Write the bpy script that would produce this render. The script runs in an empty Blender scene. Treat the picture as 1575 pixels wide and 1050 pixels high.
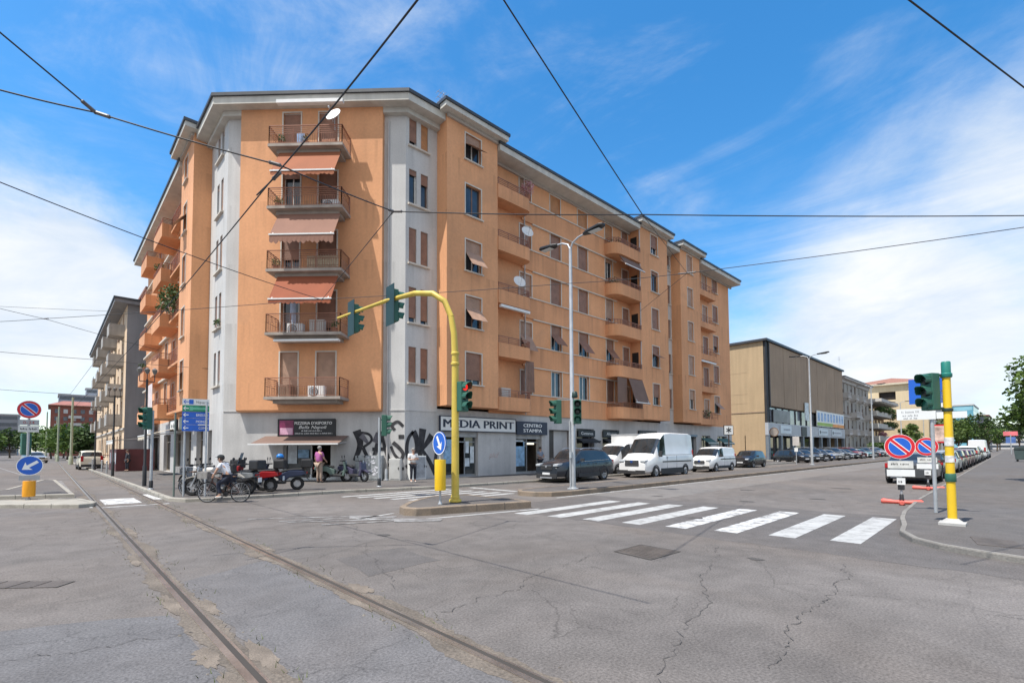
import bpy, bmesh, math, random
from mathutils import Vector, Matrix
random.seed(7)
R = math.radians
PI = math.pi
COL = bpy.context.scene.collection
SC = bpy.context.scene

# ------------------------------------------------------------------ camera
CAMH = 1.7
def setup_camera():
    F, PYc, TH, RO = 750.0, 658.0, R(2.5), 0.0055
    f0 = Vector((0.6887, 0.7250, 0)).normalized()
    r0 = Vector((f0.y, -f0.x, 0))
    fw = f0 * math.cos(TH) + Vector((0, 0, math.sin(TH)))
    u0 = -f0 * math.sin(TH) + Vector((0, 0, math.cos(TH)))
    r = r0 * math.cos(RO) - u0 * math.sin(RO)
    u = u0 * math.cos(RO) + r0 * math.sin(RO)
    cd = bpy.data.cameras.new("camera")
    cam = bpy.data.objects.new("camera", cd)
    COL.objects.link(cam)
    m = Matrix((r, u, -fw)).transposed().to_4x4()
    m.translation = Vector((0, 0, CAMH))
    cam.matrix_world = m
    cd.sensor_width = 36.0
    cd.lens = F / 1575.0 * 36.0
    cd.shift_y = (PYc - 525.0) / 1575.0
    cd.clip_start = 0.1
    cd.clip_end = 6000
    SC.camera = cam
    return r, u, fw
CAM_R, CAM_U, CAM_F = setup_camera()
def pixray(x, y):
    return (CAM_F + CAM_R * ((x - 787.5) / 750.0) + CAM_U * ((658.0 - y) / 750.0)).normalized()

# ------------------------------------------------------------------ tagging
def tag(o, label=None, cat=None, group=None, kind=None):
    if label: o["label"] = label
    if cat: o["category"] = cat
    if group: o["group"] = group
    if kind: o["kind"] = kind
    return o
def thing(name, label, cat, loc=(0, 0, 0), rz=0.0, group=None):
    o = bpy.data.objects.new(name, None)
    o.empty_display_size = 0.2
    o.location = loc
    o.rotation_euler = (0, 0, rz)
    COL.objects.link(o)
    return tag(o, label, cat, group)
def copy_thing(o, loc=None, rz=None, label=None, group=None, repl=None):
    """copy a thing with its parts; repl maps material -> material on object-linked slots"""
    def rec(s, par):
        c = s.copy()
        COL.objects.link(c)
        if par is not None: c.parent = par
        if repl and c.type == 'MESH':
            for sl in c.material_slots:
                if sl.material and sl.material.name in repl:
                    nm = repl[sl.material.name]
                    sl.link = 'OBJECT'
                    sl.material = nm
        for ch in s.children: rec(ch, c)
        return c
    r = rec(o, None)
    if loc is not None: r.location = loc
    if rz is not None: r.rotation_euler = (0, 0, rz)
    if label: r["label"] = label
    if group: r["group"] = group
    return r

# ------------------------------------------------------------------ mesh builder
class MB:
    def __init__(s):
        s.v = []; s.f = []; s.m = []; s.cm = 0
    def add(s, pts, faces):
        n = len(s.v)
        s.v += [tuple(p) for p in pts]
        for f in faces:
            s.f.append([n + i for i in f]); s.m.append(s.cm)
        return s
    def quad(s, *p):
        return s.add(p, [list(range(len(p)))])
    def obox(s, o, u, v, w):
        o, u, v, w = Vector(o), Vector(u), Vector(v), Vector(w)
        p = [o, o + u, o + u + v, o + v, o + w, o + u + w, o + u + v + w, o + v + w]
        return s.add(p, [[0, 3, 2, 1], [4, 5, 6, 7], [0, 1, 5, 4], [1, 2, 6, 5], [2, 3, 7, 6], [3, 0, 4, 7]])
    def box(s, c, size, rz=0):
        x, y, z = size
        ca, sa = math.cos(rz), math.sin(rz)
        u = Vector((ca * x, sa * x, 0)); v = Vector((-sa * y, ca * y, 0)); w = Vector((0, 0, z))
        return s.obox(Vector(c) - u / 2 - v / 2 - w / 2, u, v, w)
    def bar(s, a, b, w, h=None, up=(0, 0, 1)):
        a, b = Vector(a), Vector(b); h = h or w
        d = (b - a)
        if d.length < 1e-6: return s
        dn = d.normalized(); up = Vector(up)
        if abs(dn.dot(up)) > .99: up = Vector((1, 0, 0))
        x = dn.cross(up).normalized(); y = x.cross(dn).normalized()
        return s.obox(a - x * w / 2 - y * h / 2, x * w, y * h, d)
    def tube(s, pts, r, n=8, caps=True):
        pts = [Vector(p) for p in pts]
        k = len(pts)
        rs = r if isinstance(r, (list, tuple)) else [r] * k
        prev = None; rings = []
        for i, p in enumerate(pts):
            t = (pts[min(i + 1, k - 1)] - pts[max(i - 1, 0)]).normalized()
            if prev is None:
                ref = Vector((0, 0, 1)) if abs(t.z) < .9 else Vector((1, 0, 0))
                x = t.cross(ref).normalized()
            else:
                x = (prev - t * prev.dot(t)).normalized()
            prev = x; y = t.cross(x)
            rings.append([p + (x * math.cos(2 * PI * j / n) + y * math.sin(2 * PI * j / n)) * rs[i] for j in range(n)])
        base = len(s.v)
        vv = [q for ring in rings for q in ring]; ff = []
        for i in range(k - 1):
            for j in range(n):
                ff.append([i * n + j, i * n + (j + 1) % n, (i + 1) * n + (j + 1) % n, (i + 1) * n + j])
        if caps:
            ff.append(list(range(n))[::-1]); ff.append([(k - 1) * n + j for j in range(n)])
        return s.add(vv, ff)
    def lathe(s, c, prof, n=16, axis=(0, 0, 1)):
        c = Vector(c); ax = Vector(axis).normalized()
        ref = Vector((0, 0, 1)) if abs(ax.z) < .9 else Vector((1, 0, 0))
        x = ax.cross(ref).normalized(); y = ax.cross(x)
        vv = []; ff = []
        for (r, z) in prof:
            for j in range(n):
                a = 2 * PI * j / n
                vv.append(c + ax * z + (x * math.cos(a) + y * math.sin(a)) * r)
        for i in range(len(prof) - 1):
            for j in range(n):
                ff.append([i * n + j, i * n + (j + 1) % n, (i + 1) * n + (j + 1) % n, (i + 1) * n + j])
        ff.append(list(range(n))[::-1]); ff.append([(len(prof) - 1) * n + j for j in range(n)])
        return s.add(vv, ff)
    def ball(s, c, r, n=10, m=6):
        c = Vector(c)
        rx, ry, rz = r if isinstance(r, (list, tuple)) else (r, r, r)
        vv = [c + Vector((0, 0, -rz))]; ff = []
        for i in range(1, m):
            t = -PI / 2 + PI * i / m
            for j in range(n):
                a = 2 * PI * j / n
                vv.append(c + Vector((rx * math.cos(t) * math.cos(a), ry * math.cos(t) * math.sin(a), rz * math.sin(t))))
        vv.append(c + Vector((0, 0, rz))); last = len(vv) - 1
        for j in range(n):
            ff.append([0, 1 + (j + 1) % n, 1 + j])
            ff.append([last, 1 + (m - 2) * n + j, 1 + (m - 2) * n + (j + 1) % n])
        for i in range(m - 2):
            for j in range(n):
                ff.append([1 + i * n + j, 1 + i * n + (j + 1) % n, 1 + (i + 1) * n + (j + 1) % n, 1 + (i + 1) * n + j])
        return s.add(vv, ff)
    def prism(s, poly, o, u, v, w):
        """extrude 2-D polygon (in axes u,v from o) by vector w"""
        o, u, v, w = Vector(o), Vector(u), Vector(v), Vector(w)
        a = [o + u * p[0] + v * p[1] for p in poly]; n = len(a)
        return s.add(a + [q + w for q in a], [list(range(n))[::-1], [n + i for i in range(n)]] +
                     [[i, (i + 1) % n, n + (i + 1) % n, n + i] for i in range(n)])
    def slab(s, poly, z0, z1):
        return s.prism(poly, (0, 0, z0), (1, 0, 0), (0, 1, 0), (0, 0, z1 - z0))
    def build(s, name, mats, parent=None, smooth=False, bevel=0.0, local=False, autos=None, origin=None):
        if not isinstance(mats, (list, tuple)): mats = [mats]
        vs = [Vector(p) for p in s.v]
        off = Vector((0, 0, 0))
        if parent is not None and not local:
            p = parent
            while p is not None:
                off += Vector(p.location); p = p.parent
        elif parent is None and not local:
            n = max(1, len(vs))
            off = Vector(origin) if origin is not None else Vector((sum(v.x for v in vs) / n, sum(v.y for v in vs) / n, min(v.z for v in vs)))
        me = bpy.data.meshes.new(name)
        me.from_pydata([tuple(v - off) for v in vs], [], s.f)
        for m in mats: me.materials.append(m)
        me.polygons.foreach_set("material_index", [min(i, len(mats) - 1) for i in s.m])
        bm = bmesh.new(); bm.from_mesh(me)
        bmesh.ops.recalc_face_normals(bm, faces=bm.faces)
        bm.to_mesh(me); bm.free()
        if smooth:
            me.polygons.foreach_set("use_smooth", [True] * len(me.polygons))
        ob = bpy.data.objects.new(name, me)
        COL.objects.link(ob)
        if parent is not None: ob.parent = parent
        elif not local: ob.location = off
        if bevel:
            b = ob.modifiers.new("bevel", 'BEVEL'); b.width = bevel; b.segments = 2; b.limit_method = 'ANGLE'; b.angle_limit = R(40)
        if autos:
            me.polygons.foreach_set("use_smooth", [True] * len(me.polygons))
            try: me.set_sharp_from_angle(angle=R(autos))
            except Exception: pass
        return ob

def build_pieces(mb, name, m, parent):
    """one object per connected piece"""
    key = {}; par = []
    def find(i):
        while par[i] != i: par[i] = par[par[i]]; i = par[i]
        return i
    idx = []
    for p in mb.v:
        k = tuple(round(c, 3) for c in p)
        if k not in key: key[k] = len(par); par.append(len(par))
        idx.append(key[k])
    for f in mb.f:
        a = find(idx[f[0]])
        for v in f[1:]: par[find(idx[v])] = a
    groups = {}
    for f in mb.f: groups.setdefault(find(idx[f[0]]), []).append(f)
    for fs in groups.values():
        q = MB(); mp = {}
        for f in fs:
            g = []
            for v in f:
                if v not in mp: mp[v] = len(q.v); q.v.append(mb.v[v])
                g.append(mp[v])
            q.f.append(g); q.m.append(0)
        q.build(name, m, parent)
FONT = None
def text_mesh(mb, txt, o, u, v, h, width=None, bold=0.0, align='LEFT', ital=0.0, thick=0.006):
    """real lettering: outlines of the built-in font, laid in plane (u,v) at o; h = cap height"""
    cu = bpy.data.curves.new("t", 'FONT')
    cu.body = txt; cu.size = 1.0;  cu.shear = ital; cu.resolution_u = 2
    cu.align_x = 'LEFT'
    ob = bpy.data.objects.new("t", cu); COL.objects.link(ob)
    dg = bpy.context.evaluated_depsgraph_get(); dg.update()
    me = bpy.data.meshes.new_from_object(ob.evaluated_get(dg))
    pts = [Vector(p.co) for p in me.vertices]
    if pts:
        x0 = min(p.x for p in pts); x1 = max(p.x for p in pts)
        sc = h / 0.70
        sx = sc if width is None else width / max(1e-6, x1 - x0)
        shift = 0 if align == 'LEFT' else (-(x1 - x0) * sx / 2 if align == 'CENTER' else -(x1 - x0) * sx)
        o, u, v = Vector(o), Vector(u).normalized(), Vector(v).normalized()
        nn = u.cross(v); k = max(1, int(round(bold / .012))) if bold > 0 else 1
        for q in range(k):
            du = (q - (k - 1) / 2) * h * .05
            mb.add([o + u * ((p.x - x0) * sx + shift + du) + v * (p.y * sc) + nn * (.0007 * q) for p in pts], [list(p.vertices) for p in me.polygons])
    bpy.data.objects.remove(ob); bpy.data.meshes.remove(me); bpy.data.curves.remove(cu)

def blur_lines(name, m, parent, o, u, v, w, h, seed, n=None):
    """a line of writing too small to read: uneven dark strokes"""
    rnd = random.Random(seed); mb = MB(); o, u, v = Vector(o), Vector(u).normalized(), Vector(v).normalized(); nn = u.cross(v); x = 0
    while x < w - h * .3:
        k = rnd.randint(2, 8)
        for i in range(k):
            if x > w - h * .3: break
            a = h * rnd.uniform(.3, .5); z0 = rnd.choice((0, 0, .1)) * h; z1 = h * rnd.choice((.7, .75, 1)); p = o + u * x
            mb.quad(p + v * z0, p + u * a * .55 + v * z0, p + u * a * .55 + v * z1, p + v * z1)
            if rnd.random() < .6: mb.quad(p + u * a * .56 + v * z1 * .4, p + u * a + v * z1 * .4, p + u * a + v * z1 * .65, p + u * a * .56 + v * z1 * .65)
            x += a * 1.25
        x += h * .55
    return mb.build(name, m, parent)
# ------------------------------------------------------------------ materials
MATS = {}
def nodes_of(m):
    m.use_nodes = True
    nt = m.node_tree; nt.nodes.clear()
    out = nt.nodes.new("ShaderNodeOutputMaterial")
    b = nt.nodes.new("ShaderNodeBsdfPrincipled")
    nt.links.new(b.outputs[0], out.inputs[0])
    return nt, b
def hexlin(c):
    def f(x):
        x /= 255.0
        return x / 12.92 if x <= .04045 else ((x + .055) / 1.055) ** 2.4
    return (f(c[0]), f(c[1]), f(c[2]))
def mat(name, col, rough=.7, var=.12, scale=1.5, metal=0.0, spec=.5, bump=0.0, bscale=40.0, fine=0.0, coat=0.0, streak=0.0, drip=0.0, emit=0.0, stain=None, trans=0.0, alpha=1.0):
    """procedural material: base colour broken by large and fine noise, optional vertical streaks / stains / bump"""
    if name in MATS: return MATS[name]
    m = bpy.data.materials.new(name); MATS[name] = m
    nt, b = nodes_of(m); N = nt.nodes; L = nt.links
    m.diffuse_color = (*col, 1)
    b.inputs["Roughness"].default_value = rough
    b.inputs["Metallic"].default_value = metal
    b.inputs["Specular IOR Level"].default_value = spec
    if coat: b.inputs["Coat Weight"].default_value = coat; b.inputs["Coat Roughness"].default_value = .05
    if trans: b.inputs["Transmission Weight"].default_value = trans
    tc = N.new("ShaderNodeTexCoord")
    def noise(sc, det=4, vec=None, dist=0.0):
        n = N.new("ShaderNodeTexNoise"); n.inputs["Scale"].default_value = sc; n.inputs["Detail"].default_value = det
        n.inputs["Distortion"].default_value = dist
        L.new(vec or tc.outputs["Object"], n.inputs["Vector"]); return n
    def mul(a_sock, fac_sock, lo, hi):
        mr = N.new("ShaderNodeMapRange"); mr.inputs["From Min"].default_value = .3; mr.inputs["From Max"].default_value = .7
        mr.inputs["To Min"].default_value = lo; mr.inputs["To Max"].default_value = hi
        L.new(fac_sock, mr.inputs["Value"])
        mx = N.new("ShaderNodeMix"); mx.data_type = 'RGBA'; mx.blend_type = 'MULTIPLY'; mx.inputs[0].default_value = 1
        L.new(a_sock, mx.inputs[6]); L.new(mr.outputs[0], mx.inputs[7]); return mx.outputs[2]
    rgb = N.new("ShaderNodeRGB"); rgb.outputs[0].default_value = (*col, 1)
    c = rgb.outputs[0]
    if var: c = mul(c, noise(scale, 6).outputs[0], 1 - var, 1 + var)
    if fine: c = mul(c, noise(scale * 30, 3).outputs[0], 1 - fine, 1 + fine)
    if streak:
        mp = N.new("ShaderNodeMapping"); mp.inputs["Scale"].default_value = (1.6, 1.6, .12)
        L.new(tc.outputs["Object"], mp.inputs["Vector"])
        c = mul(c, noise(1.6, 8, mp.outputs[0]).outputs[0], 1 - streak, 1 + streak * .5)
    if drip:      # rain marks that run down below every sill line
        sp = N.new("ShaderNodeSeparateXYZ"); L.new(tc.outputs["Object"], sp.inputs[0])
        def m1(op, a, b=None):
            n = N.new("ShaderNodeMath"); n.operation = op
            for i, x in enumerate((a, b)):
                if x is None: continue
                if isinstance(x, (int, float)): n.inputs[i].default_value = x
                else: L.new(x, n.inputs[i])
            return n.outputs[0]
        ph = m1('FRACT', m1('DIVIDE', m1('SUBTRACT', sp.outputs[2], 5.3 - 32.7), 3.27))
        fr_ = N.new("ShaderNodeMapRange"); fr_.inputs[1].default_value = .45; fr_.inputs[2].default_value = 1.0; L.new(ph, fr_.inputs[0])
        mp = N.new("ShaderNodeMapping"); mp.inputs["Scale"].default_value = (3.2, 3.2, .10); L.new(tc.outputs["Object"], mp.inputs["Vector"])
        st = N.new("ShaderNodeMapRange"); st.inputs[1].default_value = .50; st.inputs[2].default_value = .72; L.new(noise(1.0, 5, mp.outputs[0]).outputs[0], st.inputs[0])
        k = m1('MULTIPLY', m1('MULTIPLY', fr_.outputs[0], st.outputs[0]), drip)
        mx = N.new("ShaderNodeMix"); mx.data_type = 'RGBA'; L.new(k, mx.inputs[0]); L.new(c, mx.inputs[6]); mx.inputs[7].default_value = (*[x * .45 for x in col], 1); c = mx.outputs[2]
    if stain:
        n = noise(stain[1], 8, dist=.6)
        mr = N.new("ShaderNodeMapRange"); mr.inputs["From Min"].default_value = stain[2]; mr.inputs["From Max"].default_value = stain[2] + .12
        mr.inputs["To Max"].default_value = stain[3]
        L.new(n.outputs[0], mr.inputs["Value"])
        mx = N.new("ShaderNodeMix"); mx.data_type = 'RGBA'
        L.new(mr.outputs[0], mx.inputs[0]); L.new(c, mx.inputs[6]); mx.inputs[7].default_value = (*stain[0], 1); c = mx.outputs[2]
    L.new(c, b.inputs["Base Color"])
    if emit:
        L.new(c, b.inputs["Emission Color"]); b.inputs["Emission Strength"].default_value = emit
    if bump:
        bp = N.new("ShaderNodeBump"); bp.inputs["Strength"].default_value = bump; bp.inputs["Distance"].default_value = .02
        L.new(noise(bscale, 5).outputs[0], bp.inputs["Height"]); L.new(bp.outputs[0], b.inputs["Normal"])
    if alpha < 1: b.inputs["Alpha"].default_value = alpha
    return m
def slat_mat(name, col, pitch=.05, rough=.6, dark=.55, axis=2, bumps=.5):
    """horizontal slats drawn by a wave along Z (or another axis)"""
    if name in MATS: return MATS[name]
    m = bpy.data.materials.new(name); MATS[name] = m
    nt, b = nodes_of(m); N = nt.nodes; L = nt.links
    b.inputs["Roughness"].default_value = rough
    tc = N.new("ShaderNodeTexCoord")
    sp = N.new("ShaderNodeSeparateXYZ"); L.new(tc.outputs["Object"], sp.inputs[0])
    mt = N.new("ShaderNodeMath"); mt.operation = 'MULTIPLY'; mt.inputs[1].default_value = 1 / pitch; L.new(sp.outputs[axis], mt.inputs[0])
    fr = N.new("ShaderNodeMath"); fr.operation = 'FRACT'; L.new(mt.outputs[0], fr.inputs[0])
    lt = N.new("ShaderNodeMath"); lt.operation = 'LESS_THAN'; lt.inputs[1].default_value = .18; L.new(fr.outputs[0], lt.inputs[0])
    n = N.new("ShaderNodeTexNoise"); n.inputs["Scale"].default_value = 2.5; n.inputs["Detail"].default_value = 6; L.new(tc.outputs["Object"], n.inputs["Vector"])
    ma = N.new("ShaderNodeMapRange"); ma.inputs[1].default_value = .3; ma.inputs[2].default_value = .7; ma.inputs[3].default_value = .8; ma.inputs[4].default_value = 1.15
    L.new(n.outputs[0], ma.inputs[0])
    mx = N.new("ShaderNodeMix"); mx.data_type = 'RGBA'
    L.new(lt.outputs[0], mx.inputs[0]); mx.inputs[6].default_value = (*col, 1); mx.inputs[7].default_value = (*[x * dark for x in col], 1)
    m2 = N.new("ShaderNodeMix"); m2.data_type = 'RGBA'; m2.blend_type = 'MULTIPLY'; m2.inputs[0].default_value = 1
    L.new(mx.outputs[2], m2.inputs[6]); L.new(ma.outputs[0], m2.inputs[7])
    L.new(m2.outputs[2], b.inputs["Base Color"])
    bp = N.new("ShaderNodeBump"); bp.inputs["Strength"].default_value = bumps; bp.inputs["Distance"].default_value = .01
    L.new(fr.outputs[0], bp.inputs["Height"]); L.new(bp.outputs[0], b.inputs["Normal"])
    return m
def glass_mat(name, col=(.02, .03, .04), rough=.06):
    """window glass: dark room behind, reflecting sky, uneven"""
    if name in MATS: return MATS[name]
    m = mat(name, col, rough=rough, var=.5, scale=1.2, spec=.8)
    return m

# ------------------------------------------------------------------ light and sky
SUN_EL = R(66)
SUNH = Vector((-.995, .096, 0)).normalized()
def setup_light():
    w = bpy.data.worlds.new("World"); SC.world = w
    w.use_nodes = True
    nt = w.node_tree; nt.nodes.clear(); N = nt.nodes; L = nt.links
    out = N.new("ShaderNodeOutputWorld"); bg = N.new("ShaderNodeBackground"); L.new(bg.outputs[0], out.inputs[0])
    bg.inputs["Strength"].default_value = .13
    sky = N.new("ShaderNodeTexSky"); sky.sky_type = 'NISHITA'; sky.sun_disc = False
    sky.sun_elevation = SUN_EL; sky.sun_rotation = math.atan2(SUNH.x, SUNH.y) % (2 * PI)
    sky.air_density = 1.0; sky.dust_density = .6; sky.ozone_density = 2.5
    hs = N.new("ShaderNodeHueSaturation"); hs.inputs["Saturation"].default_value = 1.35; hs.inputs["Value"].default_value = 1.46
    hs.inputs["Hue"].default_value = .495
    L.new(sky.outputs[0], hs.inputs["Color"])
    tc = N.new("ShaderNodeTexCoord")
    def noise(sc, det, vscale, rough=.55, dist=.6, rot=(0, 0, 0)):
        mp = N.new("ShaderNodeMapping"); mp.inputs["Scale"].default_value = vscale; mp.inputs["Rotation"].default_value = rot
        L.new(tc.outputs["Generated"], mp.inputs["Vector"])
        n = N.new("ShaderNodeTexNoise"); n.inputs["Scale"].default_value = sc; n.inputs["Detail"].default_value = det
        n.inputs["Roughness"].default_value = rough; n.inputs["Distortion"].default_value = dist
        L.new(mp.outputs[0], n.inputs["Vector"]); return n.outputs[0]
    def math_(op, a, b=None):
        n = N.new("ShaderNodeMath"); n.operation = op
        for i, x in enumerate((a, b)):
            if x is None: continue
            if isinstance(x, (int, float)): n.inputs[i].default_value = x
            else: L.new(x, n.inputs[i])
        return n.outputs[0]
    n1 = noise(2.6, 10, (1, 1, 2.2), .6, .5)
    n2 = noise(1.7, 11, (2.4, .5, 3.0), .66, 1.3, (0, .35, .8))
    # sky directions of the cloud banks; unseen ones behind the camera added to fill shade
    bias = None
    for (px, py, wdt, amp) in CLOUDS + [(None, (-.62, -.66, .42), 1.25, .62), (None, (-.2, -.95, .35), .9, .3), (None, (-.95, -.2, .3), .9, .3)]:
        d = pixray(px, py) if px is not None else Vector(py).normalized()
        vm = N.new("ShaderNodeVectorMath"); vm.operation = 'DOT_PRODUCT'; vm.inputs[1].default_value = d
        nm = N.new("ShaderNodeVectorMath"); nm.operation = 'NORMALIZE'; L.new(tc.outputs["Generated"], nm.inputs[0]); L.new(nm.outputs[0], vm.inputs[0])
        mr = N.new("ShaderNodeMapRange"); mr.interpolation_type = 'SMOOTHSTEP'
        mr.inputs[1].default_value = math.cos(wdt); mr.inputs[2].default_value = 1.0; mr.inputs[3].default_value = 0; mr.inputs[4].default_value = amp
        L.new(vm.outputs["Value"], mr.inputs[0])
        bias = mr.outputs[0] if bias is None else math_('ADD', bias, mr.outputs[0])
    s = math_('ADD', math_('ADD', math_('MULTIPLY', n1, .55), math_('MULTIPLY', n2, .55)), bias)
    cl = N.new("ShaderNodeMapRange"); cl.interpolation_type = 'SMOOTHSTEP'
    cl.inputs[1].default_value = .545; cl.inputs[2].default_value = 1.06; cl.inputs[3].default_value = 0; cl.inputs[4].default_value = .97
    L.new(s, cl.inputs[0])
    shade = N.new("ShaderNodeMapRange"); shade.inputs[1].default_value = .35; shade.inputs[2].default_value = .65
    L.new(noise(4.0, 8, (1, 1, 2.6), .6, .4), shade.inputs[0])
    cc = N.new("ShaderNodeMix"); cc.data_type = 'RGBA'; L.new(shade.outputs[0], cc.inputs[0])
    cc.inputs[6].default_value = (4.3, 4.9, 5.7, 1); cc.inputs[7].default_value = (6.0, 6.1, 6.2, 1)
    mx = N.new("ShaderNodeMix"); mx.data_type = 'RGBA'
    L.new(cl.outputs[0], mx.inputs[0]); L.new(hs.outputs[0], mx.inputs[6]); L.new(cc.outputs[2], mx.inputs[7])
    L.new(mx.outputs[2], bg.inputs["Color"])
    sd = bpy.data.lights.new("sun", 'SUN'); sd.energy = 4.8; sd.angle = R(.53); sd.color = (1, .955, .88)
    so = bpy.data.objects.new("sun", sd); COL.objects.link(so)
    d = Vector((SUNH.x * math.cos(SUN_EL), SUNH.y * math.cos(SUN_EL), math.sin(SUN_EL)))
    so.rotation_euler = d.to_track_quat('Z', 'Y').to_euler()
    so.location = (-40, 0, 60)
    SC.view_settings.view_transform = 'Standard'; SC.view_settings.look = 'None'
    SC.view_settings.exposure = 0.38; SC.view_settings.gamma = 1.0
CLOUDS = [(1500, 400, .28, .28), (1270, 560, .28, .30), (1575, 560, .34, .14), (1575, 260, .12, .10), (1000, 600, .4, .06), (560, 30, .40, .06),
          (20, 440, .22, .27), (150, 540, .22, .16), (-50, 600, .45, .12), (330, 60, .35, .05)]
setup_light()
# ------------------------------------------------------------------ ground materials
def asphalt_mat(name, col, crack=True, tint=(1, 1, 1), patch=.22):
    if name in MATS: return MATS[name]
    m = bpy.data.materials.new(name); MATS[name] = m
    nt, b = nodes_of(m); N = nt.nodes; L = nt.links
    tc = N.new("ShaderNodeTexCoord")
    def noise(sc, det, dist=0.0, rough=.55):
        n = N.new("ShaderNodeTexNoise"); n.inputs["Scale"].default_value = sc; n.inputs["Detail"].default_value = det
        n.inputs["Distortion"].default_value = dist; n.inputs["Roughness"].default_value = rough
        L.new(tc.outputs["Object"], n.inputs["Vector"]); return n
    def mr(sock, a, bb, c, d):
        n = N.new("ShaderNodeMapRange"); n.inputs[1].default_value = a; n.inputs[2].default_value = bb; n.inputs[3].default_value = c; n.inputs[4].default_value = d
        L.new(sock, n.inputs[0]); return n.outputs[0]
    def mix(fac, a, bb, mode='MIX'):
        n = N.new("ShaderNodeMix"); n.data_type = 'RGBA'; n.blend_type = mode
        for i, x in ((0, fac), (6, a), (7, bb)):
            if isinstance(x, (int, float)): n.inputs[i].default_value = x
            elif isinstance(x, tuple): n.inputs[i].default_value = (*x, 1)
            else: L.new(x, n.inputs[i])
        return n.outputs[2]
    rgb = N.new("ShaderNodeRGB"); rgb.outputs[0].default_value = (*col, 1); c = rgb.outputs[0]
    c = mix(1.0, c, mr(noise(.22, 5, .8).outputs[0], .3, .7, 1 - patch, 1 + patch), 'MULTIPLY')
    # warm / cool drift of the old paving
    c = mix(mr(noise(.13, 4, 1.2).outputs[0], .42, .62, 0, .5), c, tuple(x * y for x, y in zip(col, (1.10, 1.0, .90))))
    c = mix(1.0, c, mr(noise(2.2, 6, .3).outputs[0], .3, .7, .86, 1.14), 'MULTIPLY')
    # aggregate speckle
    c = mix(1.0, c, mr(noise(42, 3, 0, .7).outputs[0], .25, .75, .52, 1.48), 'MULTIPLY')
    v = N.new("ShaderNodeTexVoronoi"); v.inputs["Scale"].default_value = 60; L.new(tc.outputs["Object"], v.inputs["Vector"])
    c = mix(mr(v.outputs["Distance"], 0.0, .22, .35, 0), c, tuple(min(1, x * 1.9) for x in col))
    # oil drips
    c = mix(mr(noise(1.1, 3, .2).outputs[0], .68, .76, 0, .35), c, tuple(x * .45 for x in col))
    h = noise(60, 4)
    if crack:
        for (sc, wd, lo, strength) in ((.30, .009, .44, .35), (.85, .008, .47, .5), (2.3, .006, .54, .5)):
            dn = noise(1.7, 6, 0, .65)
            vm = N.new("ShaderNodeVectorMath"); vm.operation = 'MULTIPLY_ADD'; vm.inputs[1].default_value = (.55, .55, 0)
            L.new(dn.outputs["Color"], vm.inputs[0]); L.new(tc.outputs["Object"], vm.inputs[2])
            vv = N.new("ShaderNodeTexVoronoi"); vv.feature = 'DISTANCE_TO_EDGE'; vv.inputs["Scale"].default_value = sc
            L.new(vm.outputs[0], vv.inputs["Vector"])
            line = mr(vv.outputs["Distance"], 0, wd * sc * 1.4, 1, 0)
            msk = mr(noise(.33 + sc * .2, 4, .5).outputs[0], lo, lo + .1, 0, strength)
            mm = N.new("ShaderNodeMath"); mm.operation = 'MULTIPLY'; L.new(line, mm.inputs[0]); L.new(msk, mm.inputs[1])
            c = mix(mm.outputs[0], c, tuple(x * .28 for x in col))
    L.new(c, b.inputs["Base Color"])
    b.inputs["Roughness"].default_value = .88; b.inputs["Specular IOR Level"].default_value = .25
    bp = N.new("ShaderNodeBump"); bp.inputs["Strength"].default_value = .35; bp.inputs["Distance"].default_value = .01
    L.new(h.outputs[0], bp.inputs["Height"]); L.new(bp.outputs[0], b.inputs["Normal"])
    return m
def paint_mat(name, col, wear=.5, dens=.5):
    """road paint worn through to the asphalt"""
    if name in MATS: return MATS[name]
    m = bpy.data.materials.new(name); MATS[name] = m
    nt, b = nodes_of(m); N = nt.nodes; L = nt.links
    tc = N.new("ShaderNodeTexCoord")
    n = N.new("ShaderNodeTexNoise"); n.inputs["Scale"].default_value = 3.2; n.inputs["Detail"].default_value = 10; n.inputs["Roughness"].default_value = .72
    L.new(tc.outputs["Object"], n.inputs["Vector"])
    mr = N.new("ShaderNodeMapRange"); mr.inputs[1].default_value = dens - .07; mr.inputs[2].default_value = dens + .10; mr.inputs[3].default_value = 0; mr.inputs[4].default_value = wear
    L.new(n.outputs[0], mr.inputs[0])
    mx = N.new("ShaderNodeMix"); mx.data_type = 'RGBA'; L.new(mr.outputs[0], mx.inputs[0]); mx.inputs[6].default_value = (*col, 1); mx.inputs[7].default_value = (.14, .13, .125, 1)
    n2 = N.new("ShaderNodeTexNoise"); n2.inputs["Scale"].default_value = 1.1; n2.inputs["Detail"].default_value = 6; L.new(tc.outputs["Object"], n2.inputs["Vector"])
    m2 = N.new("ShaderNodeMapRange"); m2.inputs[1].default_value = .3; m2.inputs[2].default_value = .7; m2.inputs[3].default_value = .85; m2.inputs[4].default_value = 1.05; L.new(n2.outputs[0], m2.inputs[0])
    m3 = N.new("ShaderNodeMix"); m3.data_type = 'RGBA'; m3.blend_type = 'MULTIPLY'; m3.inputs[0].default_value = 1; L.new(mx.outputs[2], m3.inputs[6]); L.new(m2.outputs[0], m3.inputs[7])
    L.new(m3.outputs[2], b.inputs["Base Color"]); b.inputs["Roughness"].default_value = .75
    return m
M_ASPH = asphalt_mat("asphalt", (.139, .126, .118))
M_ASPH2 = asphalt_mat("asphalt_newer", (.13, .12, .115), crack=False, patch=.08)
M_PAVE = asphalt_mat("pavement_asphalt", (.112, .104, .100), crack=False, patch=.12)
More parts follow.
